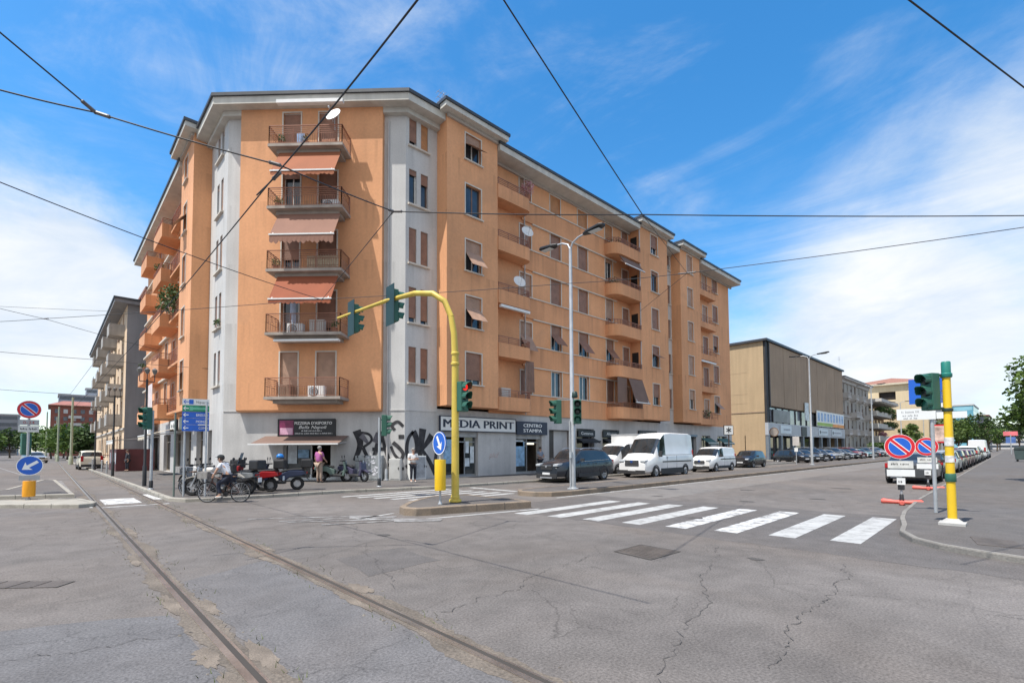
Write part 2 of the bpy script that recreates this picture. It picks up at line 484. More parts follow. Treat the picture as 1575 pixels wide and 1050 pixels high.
M_KERB = mat("kerb_stone", (.31, .29, .25), .85, .16, .9, fine=.12, bump=.3, bscale=25, stain=((.2, .18, .16), 1.3, .58, .7))
M_KERBD = mat("kerb_brown", (.22, .17, .125), .85, .18, .9, fine=.14, bump=.3, bscale=25, stain=((.14, .12, .1), 1.1, .56, .7))
M_PAINT = paint_mat("road_paint", (.43, .43, .42), .7, .55)
M_PAINTW = paint_mat("road_paint_worn", (.60, .60, .59), .95, .52)
M_PAINTF = paint_mat("road_paint_faint", (.29, .285, .28), 1.0, .46)
M_RAIL = mat("rail_steel", (.40, .36, .32), .32, .25, 2, metal=.8, fine=.15)
M_RAILBED = mat("rail_bed", (.135, .112, .090), .95, .3, 1.2, fine=.3, bump=.6, bscale=30)
M_IRON = mat("rusty_iron", (.105, .088, .076), .7, .25, 3, metal=.3, fine=.25, bump=.4, bscale=60)

# ------------------------------------------------------------------ setting
def structure(o): o["kind"] = "structure"; return o
def ground_sheet():
    mb = MB()
    S = 1500; mb.quad((-S, -S, 0), (S, -S, 0), (S, S, 0), (-S, S, 0))
    structure(mb.build("ground", M_ASPH, origin=(0, 0, 0)))
ground_sheet()
def poly_slab(name, poly, z1, top, kerb, kw=.28, z0=-.05, kdrop=0.006, side=None):
    """raised paving: infill sheet plus a kerb ring as the rim"""
    n = len(poly)
    area = sum(poly[i][0] * poly[(i + 1) % n][1] - poly[(i + 1) % n][0] * poly[i][1] for i in range(n))
    if area < 0: poly = poly[::-1]
    inn = []
    for i in range(n):
        p0, p1, p2 = Vector(poly[i - 1]), Vector(poly[i]), Vector(poly[(i + 1) % n])
        d1 = (p1 - p0).normalized(); d2 = (p2 - p1).normalized()
        n1 = Vector((-d1.y, d1.x)); n2 = Vector((-d2.y, d2.x))
        b = (n1 + n2); k = max(.35, b.length_squared / 2)
        inn.append(p1 + b / k * kw * .5 * 2 / 2)
    mb = MB()
    mb.slab([tuple(p) for p in inn], z0, z1 - kdrop)
    o = structure(mb.build(name, top, origin=(poly[0][0], poly[0][1], 0)))
    k = MB()
    for i in range(n):
        j = (i + 1) % n
        a, b_, c, d = poly[i], poly[j], inn[j], inn[i]
        k.add([(a[0], a[1], z0), (b_[0], b_[1], z0), (b_[0], b_[1], z1 - .02), (a[0], a[1], z1 - .02)], [[0, 1, 2, 3]])
        ai = Vector(a).lerp(Vector(d), .1); bi = Vector(b_).lerp(Vector(c), .1)
        k.add([(a[0], a[1], z1 - .02), (b_[0], b_[1], z1 - .02), (bi.x, bi.y, z1), (ai.x, ai.y, z1)], [[0, 1, 2, 3]])
        k.add([(ai.x, ai.y, z1), (bi.x, bi.y, z1), (c[0], c[1], z1), (d[0], d[1], z1)], [[0, 1, 2, 3]])
        # joints between kerb stones
        ln = (Vector(b_) - Vector(a)).length
        q = int(ln / 1.05)
        if ln < 60:
            k.cm = 1
            for t in range(1, q + 1):
                p = Vector(a).lerp(Vector(b_), t / (q + 1)); p2 = Vector(d).lerp(Vector(c), t / (q + 1))
                dr = (Vector(b_) - Vector(a)).normalized(); nn = Vector((dr.y, -dr.x))
                k.obox((p.x + nn.x * .002 - dr.x * .008, p.y + nn.y * .002 - dr.y * .008, z0), (dr.x * .016, dr.y * .016, 0), ((p2 - p).x, (p2 - p).y, 0), (0, 0, z1 - z0 + .002))
            k.cm = 0
    structure(k.build("kerb" if "island" not in name else "island_kerb", [kerb, MATS.get("joint") or mat("joint", (.09, .085, .08), .9)], origin=(poly[0][0], poly[0][1], 0)))
    return o
def sheet(name, polys, z, m, th=None):
    mb = MB()
    for p in polys: mb.quad(*[(q[0], q[1], z) for q in p])
    return structure(mb.build(name, m, origin=(polys[0][0][0], polys[0][0][1], z)))
def arc(cx, cy, r, a0, a1, n=8):
    return [(cx + r * math.cos(R(a0 + (a1 - a0) * i / n)), cy + r * math.sin(R(a0 + (a1 - a0) * i / n))) for i in range(n + 1)]

# pavement round the corner building
BP = [(2.55, 130), (2.75, 60), (2.95, 30), (3.0, 20.2), (3.35, 19.35), (4.2, 19.0), (8.6, 18.75), (10.2, 18.3), (12.2, 17.75), (18, 17.45), (30, 17.6), (62, 17.8), (62, 36), (7, 36), (7, 130)]
poly_slab("pavement", BP, .12, M_PAVE, M_KERB)
# forecourt strip and pavement before the far buildings on the right street
poly_slab("pavement", [(70, 20.5), (400, 24.5), (400, 32), (70, 27)], .12, M_PAVE, M_KERB)
# pavement on the right hand side
RP = [(260, 5.7), (60, 3.0), (28, 2.5), (19.5, 2.38), (15.6, 2.2), (14.2, 2.05), (13.0, 1.85), (12.0, 1.75), (11.2, 1.45), (10.75, 1.05), (10.45, .5), (10.2, -.2), (10.1, -1.2), (10.2, -30), (260, -30)]
poly_slab("pavement", RP, .10, M_PAVE, mat("kerb_dusty", (.21, .195, .175), .85, .18, .9, fine=.14, bump=.3, bscale=25), kw=.18)
# long central island
MI = [(12.6, 12.9), (12.7, 12.2), (13.1, 11.75), (14.0, 11.55), (30, 11.55), (78, 11.75), (300, 13.6), (300, 17.2), (78, 14.9), (30, 14.0), (14.0, 13.6), (13.0, 13.4)]
poly_slab("traffic_island", MI, .17, M_PAVE, M_KERBD, kw=.3)
# small island under the yellow mast
SI = [(6.75, 11.5), (6.72, 11.1), (6.95, 10.75), (7.35, 10.65), (7.8, 10.72), (9.85, 10.15), (10.6, 10.6), (10.9, 11.6), (10.6, 12.6), (9.6, 13.2), (8.2, 12.9), (7.3, 12.3)]
SI = [(6.85, 11.6), (6.75, 11.2), (6.9, 10.85), (7.25, 10.7), (7.7, 10.62), (10.2, 9.95), (10.3, 10.5), (10.25, 12.9), (9.7, 13.45), (8.9, 13.35), (7.6, 12.4)]
poly_slab("traffic_island", SI, .20, M_PAVE, M_KERBD, kw=.32)
# islands on the tram street
LI = [(1.05, 19.9), (1.15, 20.4), (.85, 22.2), (-2.6, 24.6), (-3.2, 24.0), (-2.9, 22.8), (-1.1, 21.6), (.7, 19.75)]
poly_slab("traffic_island", LI, .12, M_KERB, M_KERB, kw=.35)
LI2 = [(.75, 24.4), (.35, 37.5), (.1, 38.2), (-.25, 38.2), (-1.3, 29.5), (-3.2, 27.6), (-3.2, 26.6)]
poly_slab("traffic_island", LI2, .14, M_PAVE, M_KERB, kw=.3)

# zebra over the right street
zb = []; zw = []
for i in range(8):
    b = 2.29 + i * .972
    b = 2.30 + i * .985; a0 = 10.42 - .20 * i; a1 = 14.6 - .165 * i
    q = [(a0, b - .235), (a0, b + .235), (a1, b + .235 + .10), (a1, b - .235 + .10)]
    (zw if i in (2, 3) else zb).append(q)
sheet("road_markings", zb, .005, M_PAINT)
sheet("road_markings", zw, .005, M_PAINTW)
# zebra over the service road and the stop line
zc = []
for i in range(6):
    b = 13.75 + i * .70
    zc.append([(9.2 - i * .28, b - .16), (9.2 - i * .28, b + .16), (13.1 - i * .1, b + .16), (13.1 - i * .1, b - .16)])
sheet("road_markings", zc, .005, M_PAINT)
sheet("road_markings", [[(13.6, 14.2), (13.9, 14.2), (13.9, 17.2), (13.6, 17.2)]], .005, M_PAINT)
# line along the island kerb and the nose of the small island
el = [[(12.9, 11.28), (12.9, 11.4), (30, 11.4), (30, 11.28)], [(30, 11.28), (30, 11.4), (90, 11.72), (90, 11.6)]]
sheet("road_markings", el, .005, M_PAINT)
def strip(pts, w):
    out = []
    for a, b in zip(pts, pts[1:]):
        a, b = Vector(a), Vector(b); d = (b - a).normalized(); n = Vector((-d.y, d.x)) * w / 2
        out.append([tuple(a - n), tuple(b - n), tuple(b + n), tuple(a + n)])
    return out
sheet("road_markings", strip([(10.2, 9.62), (6.35, 10.3)], .13), .005, M_PAINT)
sheet("road_markings", strip([(6.4, 10.22), (5.62, 11.5)], .12), .006, M_PAINT)
sheet("road_markings", strip([(5.56, 11.42), (6.75, 11.75)], .12), .007, M_PAINT)
# faint worn arrows in front of the corner
fa = []
for k, (x0, y0) in enumerate(((4.55, 11.5), (5.05, 10.2))):
    sheet("road_markings", strip([(x0 - .9, y0 + 1.9), (x0 + 1.25, y0 + .45)], .14), .005 + .004 * k, M_PAINTF)
    sheet("road_markings", strip([(x0 - .5, y0 + .9), (x0 + 1.2, y0 + .2)], .12), .006 + .004 * k, M_PAINTF)
    sheet("road_markings", [[(x0 + 1.2, y0 + .75), (x0 + 2.0, y0 - .3), (x0 + 1.75, y0 - .55), (x0 + .9, y0 + .1)]], .007 + .004 * k, M_PAINTF)
# tram crossing zebra + parking bays along the service road
sheet("road_markings", [[(1.35, 20.3), (2.3, 20.3), (2.3, 22.6), (1.35, 22.6)], [(.95, 19.5), (1.02, 19.5), (1.02, 21.6), (.95, 21.6)], [(2.75, 21.2), (2.98, 21.2), (2.9, 24), (2.7, 24)], [(1.1, 19.3), (2.9, 19.2), (2.9, 19.35), (1.1, 19.45)], [(.55, 20.2), (1.0, 20.2), (1.0, 22.6), (.3, 22.6)]], .006, M_PAINTW)
sheet("road_markings", strip([(.55, 24.3), (.35, 39)], .5) + strip([(-.3, 40), (-8, 120)], .15), .005, M_PAINTF)
pk = []
for i in range(14):
    a = 66 + i * 5
    pk += strip([(a, 17.2 + .02 * i), (a + .01, 19.8 + .02 * i)], .12)
sheet("road_markings", pk, .005, M_PAINTW)
# tram track: grooved rails flush with the street, lying in broken filler
for a in (1.13, 2.62):
    mb = MB(); rnd = random.Random(int(a * 100))
    # ragged filler strip
    pts = []; n = 420
    b = -4.0; L_, R_ = [], []
    while b < 150:
        st = .07 if b < 25 else 1.2
        wl = .045 + .16 * max(0, math.sin(b * 1.7 + a) * math.sin(b * .61 + 2 * a)) ** 1.5 + .05 * rnd.random() ** 3; wr_ = .04 + .13 * max(0, math.sin(b * 1.3 + 3 * a) * math.sin(b * .47)) ** 1.5 + .05 * rnd.random() ** 3
        L_.append((a - .03 - wl, b)); R_.append((a + .10 + wr_, b)); b += st
    for i in range(len(L_) - 1): mb.quad((*L_[i], .004), (*R_[i], .004), (*R_[i + 1], .004), (*L_[i + 1], .004))
    structure(mb.build("tram_track_bed", M_RAILBED, origin=(a, 0, 0)))
    mb = MB()
    mb.box((a, 72, .002), (.058, 156, .016)); mb.box((a + .088, 72, .002), (.022, 156, .014))
    structure(mb.build("tram_rail", M_RAIL, origin=(a, 0, 0)))
    mb = MB(); mb.quad((a + .0293, -6, .0065), (a + .0768, -6, .0065), (a + .0768, 150, .0065), (a + .0293, 150, .0065))
    structure(mb.build("tram_rail_groove", mat("groove_dirt", (.05, .043, .037), .95), origin=(a, 0, 0)))
# stretches of darker paving and long repaired seams
seam = mat("seam_tar", (.08, .073, .068), .85, .25, 2)
def wander(p, q, seed, amp=.12, n=26):
    rnd = random.Random(seed); p, q = Vector(p), Vector(q); d = (q - p); nn = Vector((-d.y, d.x)).normalized(); off = 0; o = []
    for i in range(n + 1):
        off += rnd.uniform(-amp, amp) * .5; off *= .92
        o.append(tuple(p.lerp(q, i / n) + nn * off))
    return o
sm = []
for i, (p, q, w) in enumerate((((4.07, 1.39), (8.48, 1.72), .010), ((3.25, 1.91), (8.5, 3.69), .009), ((3.0, 4.2), (6.4, 4.75), .010), ((3.1, 5.4), (5.3, 11.0), .008), ((1.1, 5.3), (-2.2, 6.6), .008))):
    
    pts = wander(p, q, i, .10, 90); rnd = random.Random(70 + i)
    for k in range(len(pts) - 1):
        if rnd.random() < .16: continue
        sm += strip(pts[k:k + 2], w * rnd.uniform(.35, 1.1))
sheet("road_cracks", sm, .0095, seam)
# old repairs: strips and squares of different age
def ragged(poly, seed, amp=.05, st=.25):
    rnd = random.Random(seed); out = []
    for i in range(len(poly)):
        p, q = Vector(poly[i]), Vector(poly[(i + 1) % len(poly)]); n = max(1, int((q - p).length / st))
        for k in range(n):
            v = p.lerp(q, k / n); out.append((v.x + rnd.uniform(-amp, amp), v.y + rnd.uniform(-amp, amp)))
    return out
M_P1 = asphalt_mat("asphalt_patch_light", (.165, .155, .148), crack=False, patch=.1); M_P2 = asphalt_mat("asphalt_patch_dark", (.112, .104, .101), crack=False, patch=.1); M_P3 = asphalt_mat("asphalt_patch_cool", (.128, .124, .126), patch=.12)
sheet("road_repair", [ragged([(-6, -1), (1.0, -1), (.98, 6.2), (-6, 9.5)], 1, .03)], .0022, M_P3)
sheet("road_repair", [ragged([(1.32, -2), (2.5, -2), (2.5, 8.2), (1.32, 7.6)], 2, .03)], .0024, M_P3)
sheet("road_repair", [ragged([(9.0, -6), (60, -6), (60, 2.2), (15.2, 2.0), (14.6, 11), (9.4, 11), (9.1, 4)], 3, .06)], .0018, M_P2)
sheet("road_repair", [ragged([(3.2, 6.2), (4.4, 6.3), (4.5, 7.6), (3.3, 7.5)], 4, .05)], .0026, M_P2)
bp = []; rnd = random.Random(31)
for (a, b, w, l) in ((.99, 3.2, .12, .40), (1.01, 4.0, .09, .32), (.99, 4.7, .11, .28), (1.33, 4.4, .09, .5), (1.02, 6.6, .08, .5), (1.32, 6.2, .07, .4), (2.53, 5.3, .06, .5), (2.83, 5.7, .11, .32), (2.52, 8.4, .07, .5), (2.80, 9.2, .06, .5), (1.01, 9.6, .07, .6), (2.51, 12.5, .07, .8), (1.31, 13, .07, .9), (2.79, 15.5, .07, 1.0)):
    bp.append([(a + w * math.cos(2 * PI * i / 30) * rnd.uniform(.5, 1.15), b + l * math.sin(2 * PI * i / 30) * rnd.uniform(.7, 1.1)) for i in range(30)])
for i, p in enumerate(bp): sheet("road_repair", [p], .0050 + .0002 * i, mat("broken_concrete", (.165, .135, .107), .9, .35, 3, fine=.3, bump=.5, bscale=30))
oil = [[(x + r * math.cos(2 * PI * i / 16) * random.Random(i + k).uniform(.6, 1.2), y + r * 1.3 * math.sin(2 * PI * i / 16) * random.Random(i * 3 + k).uniform(.6, 1.2)) for i in range(16)] for k, (x, y, r) in enumerate(((11.5, 5.6, .16), (16.2, 6.2, .2), (15.8, 9.1, .18), (7.9, 2.9, .10), (18.5, 4.8, .2), (4.9, 8.9, .12), (20.5, 7.8, .25), (24, 5.3, .3)))]
for i, p in enumerate(oil): sheet("oil_stain", [p], .0052 + .0002 * i, asphalt_mat("asphalt_oily", (.088, .082, .079), crack=False))
sheet("road_repair", [ragged([(14.6, 11.3), (90, 11.3), (90, 8.7), (14.6, 8.6)], 6, .05)], .0020, M_P1)
M_PAINTV = None
#"road_paint_ghost", (.24, .235, .23), 1.0, .47)
#, (7.1, 1.6), (6.4, 1.5), (5.7, 3.5)], 7, .10, .12)], .0046, M_PAINTV)
# manholes and gratings
def cover(name, poly, label, cat, frame=.05):
    mb = MB(); mb.slab(poly, -.02, .006)
    c = Vector((sum(p[0] for p in poly) / 4, sum(p[1] for p in poly) / 4))
    o = mb.build(name, M_IRON)
    tag(o, label, cat)
    k = MB(); m2 = []
    for i in range(4):
        a, b = Vector(poly[i]), Vector(poly[(i + 1) % 4]); a2 = a + (a - c).normalized() * frame; b2 = b + (b - c).normalized() * frame
        k.quad((a.x, a.y, .0085), (b.x, b.y, .0085), (b2.x, b2.y, .0085), (a2.x, a2.y, .0085))
    k.build("frame", mat("iron_dark", (.07, .062, .055), .8, .3, 4), o)
    g = MB()
    for i in range(1, 9):
        p = Vector(poly[0]).lerp(Vector(poly[1]), i / 9); q = Vector(poly[3]).lerp(Vector(poly[2]), i / 9)
        g.bar((p.x, p.y, .007), (q.x, q.y, .007), .018, .008)
    g.build("ribs", M_IRON, o)
cover("manhole_cover", [(6.86, 4.73), (7.62, 4.74), (7.58, 4.01), (6.74, 4.03)], "large rusty brown square manhole cover in the asphalt before the zebra crossing", "manhole cover")
cover("drain_grating", [(-1.9, 10.2), (.1, 8.45), (.28, 8.68), (-1.6, 10.5)], "long dark grating set in the road left of the tram rails", "grating", .03)
def pcover(poly, label):
    mb = MB(); mb.slab(poly, .06, .101); o = mb.build("manhole_cover", M_IRON); tag(o, label, "manhole cover")
pcover([(11.1, .6), (12.0, .75), (12.0, .2), (11.15, .05)], "flat rusty cover in the pavement closest to the kerb at the right corner")
pcover([(11.1, -.45), (11.75, -.4), (11.75, -.95), (11.1, -1.0)], "flat rusty cover in the pavement at the right edge of the photo")
# ------------------------------------------------------------------ wall frames
class FR:
    """vertical facade plane: s along the wall, z up, d outwards"""
    def __init__(f, o, u):
        f.o = Vector((o[0], o[1], 0)); f.u = Vector((u[0], u[1], 0)).normalized()
        f.n = Vector((f.u.y, -f.u.x, 0))
    def P(f, s, z, d=0.0): return f.o + f.u * s + f.n * d + Vector((0, 0, z))
    def box(f, mb, s0, s1, z0, z1, d0, d1):
        return mb.obox(f.P(s0, z0, d0), f.u * (s1 - s0), f.n * (d1 - d0), Vector((0, 0, z1 - z0)))
    def quad(f, mb, s0, s1, z0, z1, d):
        return mb.quad(f.P(s0, z0, d), f.P(s1, z0, d), f.P(s1, z1, d), f.P(s0, z1, d))
def wall(mb, f, s0, s1, z0, z1, holes=(), d=0.0, depth=.22):
    """wall face with real openings and their reveals"""
    ss = sorted({s0, s1, *[h[0] for h in holes], *[h[1] for h in holes]}); zs = sorted({z0, z1, *[h[2] for h in holes], *[h[3] for h in holes]})
    ss = [s for s in ss if s0 <= s <= s1]; zs = [z for z in zs if z0 <= z <= z1]
    for a, b in zip(ss, ss[1:]):
        for c, e in zip(zs, zs[1:]):
            m, n = (a + b) / 2, (c + e) / 2
            if any(h[0] < m < h[1] and h[2] < n < h[3] for h in holes): continue
            f.quad(mb, a, b, c, e, d)
    for (a, b, c, e) in [h[:4] for h in holes]:
        P = f.P
        mb.quad(P(a, c, d), P(b, c, d), P(b, c, d - depth), P(a, c, d - depth))
        mb.quad(P(a, e, d), P(b, e, d), P(b, e, d - depth), P(a, e, d - depth))
        mb.quad(P(a, c, d), P(a, e, d), P(a, e, d - depth), P(a, c, d - depth))
        mb.quad(P(b, c, d), P(b, e, d), P(b, e, d - depth), P(b, c, d - depth))

M_OR = mat("orange_plaster", (.69, .342, .172), .88, .12, .28, fine=.05, streak=.06, drip=.5, bump=.12, bscale=30, stain=((.50, .27, .15), .45, .60, .4))
M_ORD = mat("orange_plaster_old", (.65, .315, .158), .88, .13, .4, fine=.05, streak=.08, drip=.6, bump=.12, bscale=30)
M_GREY = mat("grey_plaster", (.535, .53, .52), .88, .08, .5, fine=.05, streak=.08, drip=.45, bump=.12, bscale=30, stain=((.34, .35, .36), .8, .66, .35))
M_GREYL = mat("grey_base_plaster", (.50, .49, .48), .88, .10, .6, fine=.06, streak=.12, bump=.15, bscale=26, stain=((.30, .30, .31), .55, .6, .5))
M_TRIM = mat("stone_trim", (.60, .55, .48), .8, .1, 2, fine=.06)
M_FASC = mat("eave_fascia", (.56, .545, .50), .8, .08, .8, streak=.12)
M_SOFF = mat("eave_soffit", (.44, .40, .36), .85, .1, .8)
M_GUTT = mat("gutter_dark", (.05, .055, .065), .5, .2, 2)
M_TILE = mat("roof_tiles", (.28, .13, .09), .85, .25, 3, fine=.2)
M_SHUT = slat_mat("roller_blind_brown", (.29, .15, .10), .055)
M_SHUT2 = slat_mat("roller_blind_tan", (.42, .26, .18), .055)
M_SHUTO = slat_mat("roller_blind_ochre", (.48, .22, .09), .055)
M_GLASS = glass_mat("window_glass", (.035, .045, .055), .05)
M_FRAMEW = mat("white_frame", (.70, .69, .66), .6, .06, 3)
M_FRAMEB = mat("brown_frame", (.20, .11, .075), .6, .15, 3)
M_RAILB = mat("railing_brown", (.30, .135, .085), .6, .18, 4)
M_SLAB = mat("balcony_concrete", (.36, .31, .27), .85, .15, 1.2, fine=.08, streak=.15)
M_AWN = mat("awning_orange", (.285, .095, .042), .85, .08, 1.2, fine=.05); M_AWN2 = mat("awning_rust", (.257, .070, .030), .85, .08, 1.2, fine=.05)
M_AWNP = mat("awning_faded", (.238, .122, .086), .85, .08, 1.2, fine=.05)
M_AWNB = mat("awning_brown", (.17, .108, .085), .85, .1, 1.2, fine=.06)
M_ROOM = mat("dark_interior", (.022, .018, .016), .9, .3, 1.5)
M_WHITE = mat("white_metal", (.74, .74, .73), .45, .05, 4)

LV = [4.35 + 3.27 * k for k in range(5)]
B0 = 22.7
fR = FR((0, B0), (1, 0))
fL = FR((6.75, 0), (0, -1))           # s = -b
fC = FR((6.75, 29.65), (1, -1))
bld = thing("apartment_building", "big orange and grey corner apartment block with rows of balconies and roller blinds", "apartment block", (13.0, 28.0, 0))

wrnd = random.Random(21)
def window(f, s0, s1, z0, z1, d=0.0, mode=None, shut=None, parent=None, name="window", surround=True, sill=True, dep=.20, frame=None):
    """mode: ('down', fraction) blind lowered; ('out', f) blind swung out on its arms; ('open',) glass"""
    par = parent or bld
    mb = MB()
    if surround:
        w = .07
        f.box(mb, s0 - w, s0, z0, z1 + w, d - .01, d + .03); f.box(mb, s1, s1 + w, z0, z1 + w, d - .01, d + .03)
        f.box(mb, s0, s1, z1, z1 + w, d - .01, d + .03)
    if sill: f.box(mb, s0 - .14, s1 + .14, z0 - .07, z0 - .002, d - .05, d + .12)
    mb.cm = 1
    g = d - dep + .002
    t = .05
    f.box(mb, s0 + .002, s0 + t, z0 + .004, z1 - .004, g, g + .05); f.box(mb, s1 - t, s1 - .002, z0 + .004, z1 - .004, g, g + .05)
    f.box(mb, s0 + t, s1 - t, z0 + .004, z0 + t, g, g + .05); f.box(mb, s0 + t, s1 - t, z1 - t, z1 - .004, g, g + .05)
    if s1 - s0 > .8: f.box(mb, (s0 + s1) / 2 - .035, (s0 + s1) / 2 + .035, z0 + t, z1 - t, g, g + .045)
    o = mb.build(name, [M_TRIM, frame or wrnd.choice([M_FRAMEW, M_FRAMEB, M_FRAMEW])], par)
    p = MB(); f.quad(p, s0 + t, s1 - t, z0 + t, z1 - t, g + .02); p.build("pane", M_GLASS, o)
    sh = shut or wrnd.choice([M_SHUT, M_SHUT, M_SHUT2])
    if mode is None: mode = wrnd.choice([('down', 1), ('down', 1), ('down', .82), ('down', .6), ('out', .5)])
    h = z1 - z0
    if mode[0] == 'down' and mode[1] > 0:
        k = MB(); zz = z1 - h * mode[1]
        f.box(k, s0 + .006, s1 - .006, max(zz, z0 + .006), z1 - .006, d - .10, d - .07)
        k.build("roller_blind", sh, o)
    elif mode[0] == 'out':
        k = MB(); zm = z1 - h * .36; zl = z1 - h * (.36 + .64 * mode[1] + .14); out = .62
        f.box(k, s0 + .006, s1 - .006, zm, z1 - .006, d - .10, d - .07)
        P = f.P; a = [P(s0 + .02, zm, d - .085), P(s1 - .02, zm, d - .085), P(s1 - .02, zl, d + out), P(s0 + .02, zl, d + out)]
        b = [q + f.n * .03 for q in a]
        k.add(a + b, [[0, 1, 2, 3], [4, 5, 6, 7], [0, 1, 5, 4], [1, 2, 6, 5], [2, 3, 7, 6], [3, 0, 4, 7]])
        k.build("roller_blind", sh, o)
    return o

def railing(f, s0, s1, z0, z1, d0, d1, parent, m=None, style='mixed', round_=0.0, name="railing"):
    """balcony rail on three sides from the wall (d0) to the front (d1)"""
    mb = MB(); P = f.P
    path = [(s0, d0), (s0, d1), (s1, d1), (s1, d0)]
    hz = [z1 - .02]
    if style in ('mixed', 'horizontal'):
        n = 4 if style == 'mixed' else max(2, int((z1 - z0) / .13))
        step = (z1 - z0) * (.42 if style == 'mixed' else .9) / n
        hz += [z1 - .02 - step * (i + 1) for i in range(n)]
    hz.append(z0 + .06)
    for (a, b) in zip(path, path[1:]):
        for i, z in enumerate(hz):
            w = .05 if i == 0 else .022
            mb.bar(P(a[0], z, a[1]), P(b[0], z, b[1]), w, .04 if i == 0 else .022)
        ln = (Vector((b[0], b[1])) - Vector((a[0], a[1]))).length
        n = max(1, round(ln / 1.1))
        for i in range(n + 1):
            t = i / n; q = (a[0] + (b[0] - a[0]) * t, a[1] + (b[1] - a[1]) * t)
            mb.bar(P(q[0], z0, q[1]), P(q[0], z1, q[1]), .035)
        if style == 'mixed':
            n = max(2, round(ln / .12)); zt = hz[-2]
            for i in range(1, n):
                t = i / n; q = (a[0] + (b[0] - a[0]) * t, a[1] + (b[1] - a[1]) * t)
                mb.bar(P(q[0], z0 + .06, q[1]), P(q[0], zt, q[1]), .016)
    return mb.build(name, m or M_RAILB, parent)

# ------------------------------------------------------------------ main walls
orange = MB(); grey = MB(); trim = MB(); base = MB()
TOP = 20.0
# --- chamfer: grey plane, orange panel 0.35 proud
wall(grey, fC, 0, 9.83, 3.82, TOP + .34)
PD = .35
pf = FR(fC.P(0, 0, PD)[:2], fC.u[:2])
doors = []
for k in range(5):
    for (a, b) in ((3.24, 4.19), (5.2, 6.21)):
        doors.append((a, b, LV[k] + .1, LV[k] + 2.55))
wall(orange, pf, .9, 8.65, 3.85, TOP + .32, doors, 0, .30)
for (sa, nn) in ((.9, -1), (8.65, 1)):
    orange.quad(fC.P(sa, 3.85, 0), fC.P(sa, 3.85, PD), fC.P(sa, TOP + .32, PD), fC.P(sa, TOP + .32, 0))
# rounded lower lip
lip = [fC.P(0, 0, 0)]
for (z, d0) in ((3.78, PD - .02), (3.72, PD - .1)): pass
orange.add([fC.P(.9, 3.85, PD), fC.P(8.65, 3.85, PD), fC.P(8.62, 3.76, PD - .05), fC.P(.93, 3.76, PD - .05), fC.P(8.62, 3.74, 0), fC.P(.93, 3.74, 0)], [[0, 1, 2, 3], [3, 2, 4, 5]])
orange.add([fC.P(.9, 3.85, 0), fC.P(.9, 3.85, PD), fC.P(.93, 3.76, PD - .05), fC.P(.93, 3.74, 0)], [[0, 1, 2, 3]])
orange.add([fC.P(8.65, 3.85, 0), fC.P(8.65, 3.85, PD), fC.P(8.62, 3.76, PD - .05), fC.P(8.62, 3.74, 0)], [[0, 1, 2, 3]])
# --- right street
GS = [z + .97 for z in LV]                      # grey corner sills
gh = []
for k in range(5):
    for (a, b) in ((13.91, 14.39), (14.66, 15.14)): gh.append((a, b, GS[k], GS[k] + 1.95 if k < 4 else GS[k] + 1.55))
wall(grey, fR, 13.7, 15.75, 3.82, TOP + .34, gh)
TD = .95
def tower(f, s0, s1, wins, ztop=20.58, zb=4.15, d=TD, side=None):
    g = FR(f.P(0, 0, d)[:2], f.u[:2])
    wall(orange, g, s0, s1, zb, ztop, wins, 0, .2)
    for sa in (s0, s1):
        holes = []
        orange.quad(f.P(sa, zb, -.3), f.P(sa, zb, d), f.P(sa, ztop, d), f.P(sa, ztop, -.3))
    orange.quad(f.P(s0, zb, -.3), f.P(s1, zb, -.3), f.P(s1, zb, d), f.P(s0, zb, d))
    return g
def winrow(a, b, up=1.07, h=1.82, top=1.55): return [(a, b, LV[k] + up, LV[k] + up + (h if k < 4 else top)) for k in range(5)]
w1 = winrow(17.06, 18.22); gT1 = tower(fR, 15.75, 19.55, w1)
w2 = winrow(37.3, 38.42, top=1.75); gT2 = tower(fR, 35.5, 40.1, w2)
w3 = winrow(43.85, 44.9, top=1.75); gT3 = tower(fR, 42.5, 46.5, w3)
w4 = winrow(41.6, 42.25, top=1.6)
wall(grey, fR, 40.1, 42.5, 4.0, TOP + .05, w4)
# end bay
we = winrow(51.4, 52.6); de = [(49.0, 50.1, LV[k] + .1, LV[k] + 2.4) for k in range(5)]
wall(orange, fR, 46.5, 55.6, 4.0, TOP + .05, we + de)
# --- middle bay: spandrel bands proud of the window strips
SD = .10
sill = [LV[k] + 1.0 for k in range(5)]; lint = [LV[k] + 2.85 for k in range(5)]
lint[4] = TOP + .05
mw = []
for k in range(5):
    for (a, b) in ((25.4, 26.5), (28.5, 29.65), (31.95, 32.95)): mw.append((a, b, sill[k] + .02, lint[k] - .06 if k < 4 else lint[k] - .25))
md = [(22.35, 23.45, LV[k] + .1, LV[k] + 2.55) for k in range(5)] + [(34.3, 35.2, LV[k] + .1, LV[k] + 2.5) for k in range(5)]
wall(orange, fR, 19.55, 35.5, 4.0, TOP + .05, mw + md)
band = MB()
for k in range(5):
    z0 = 3.95 if k == 0 else lint[k - 1]
    fR.box(band, 22.5 if k else 19.55, 33.4, z0, sill[k] - .06, -.02, SD)
    fR.box(trim, 22.5, 33.45, sill[k] - .06, sill[k], -.02, SD + .07)
    if k: fR.box(trim, 23.5, 33.4, z0 - .06, z0, -.02, SD + .04)
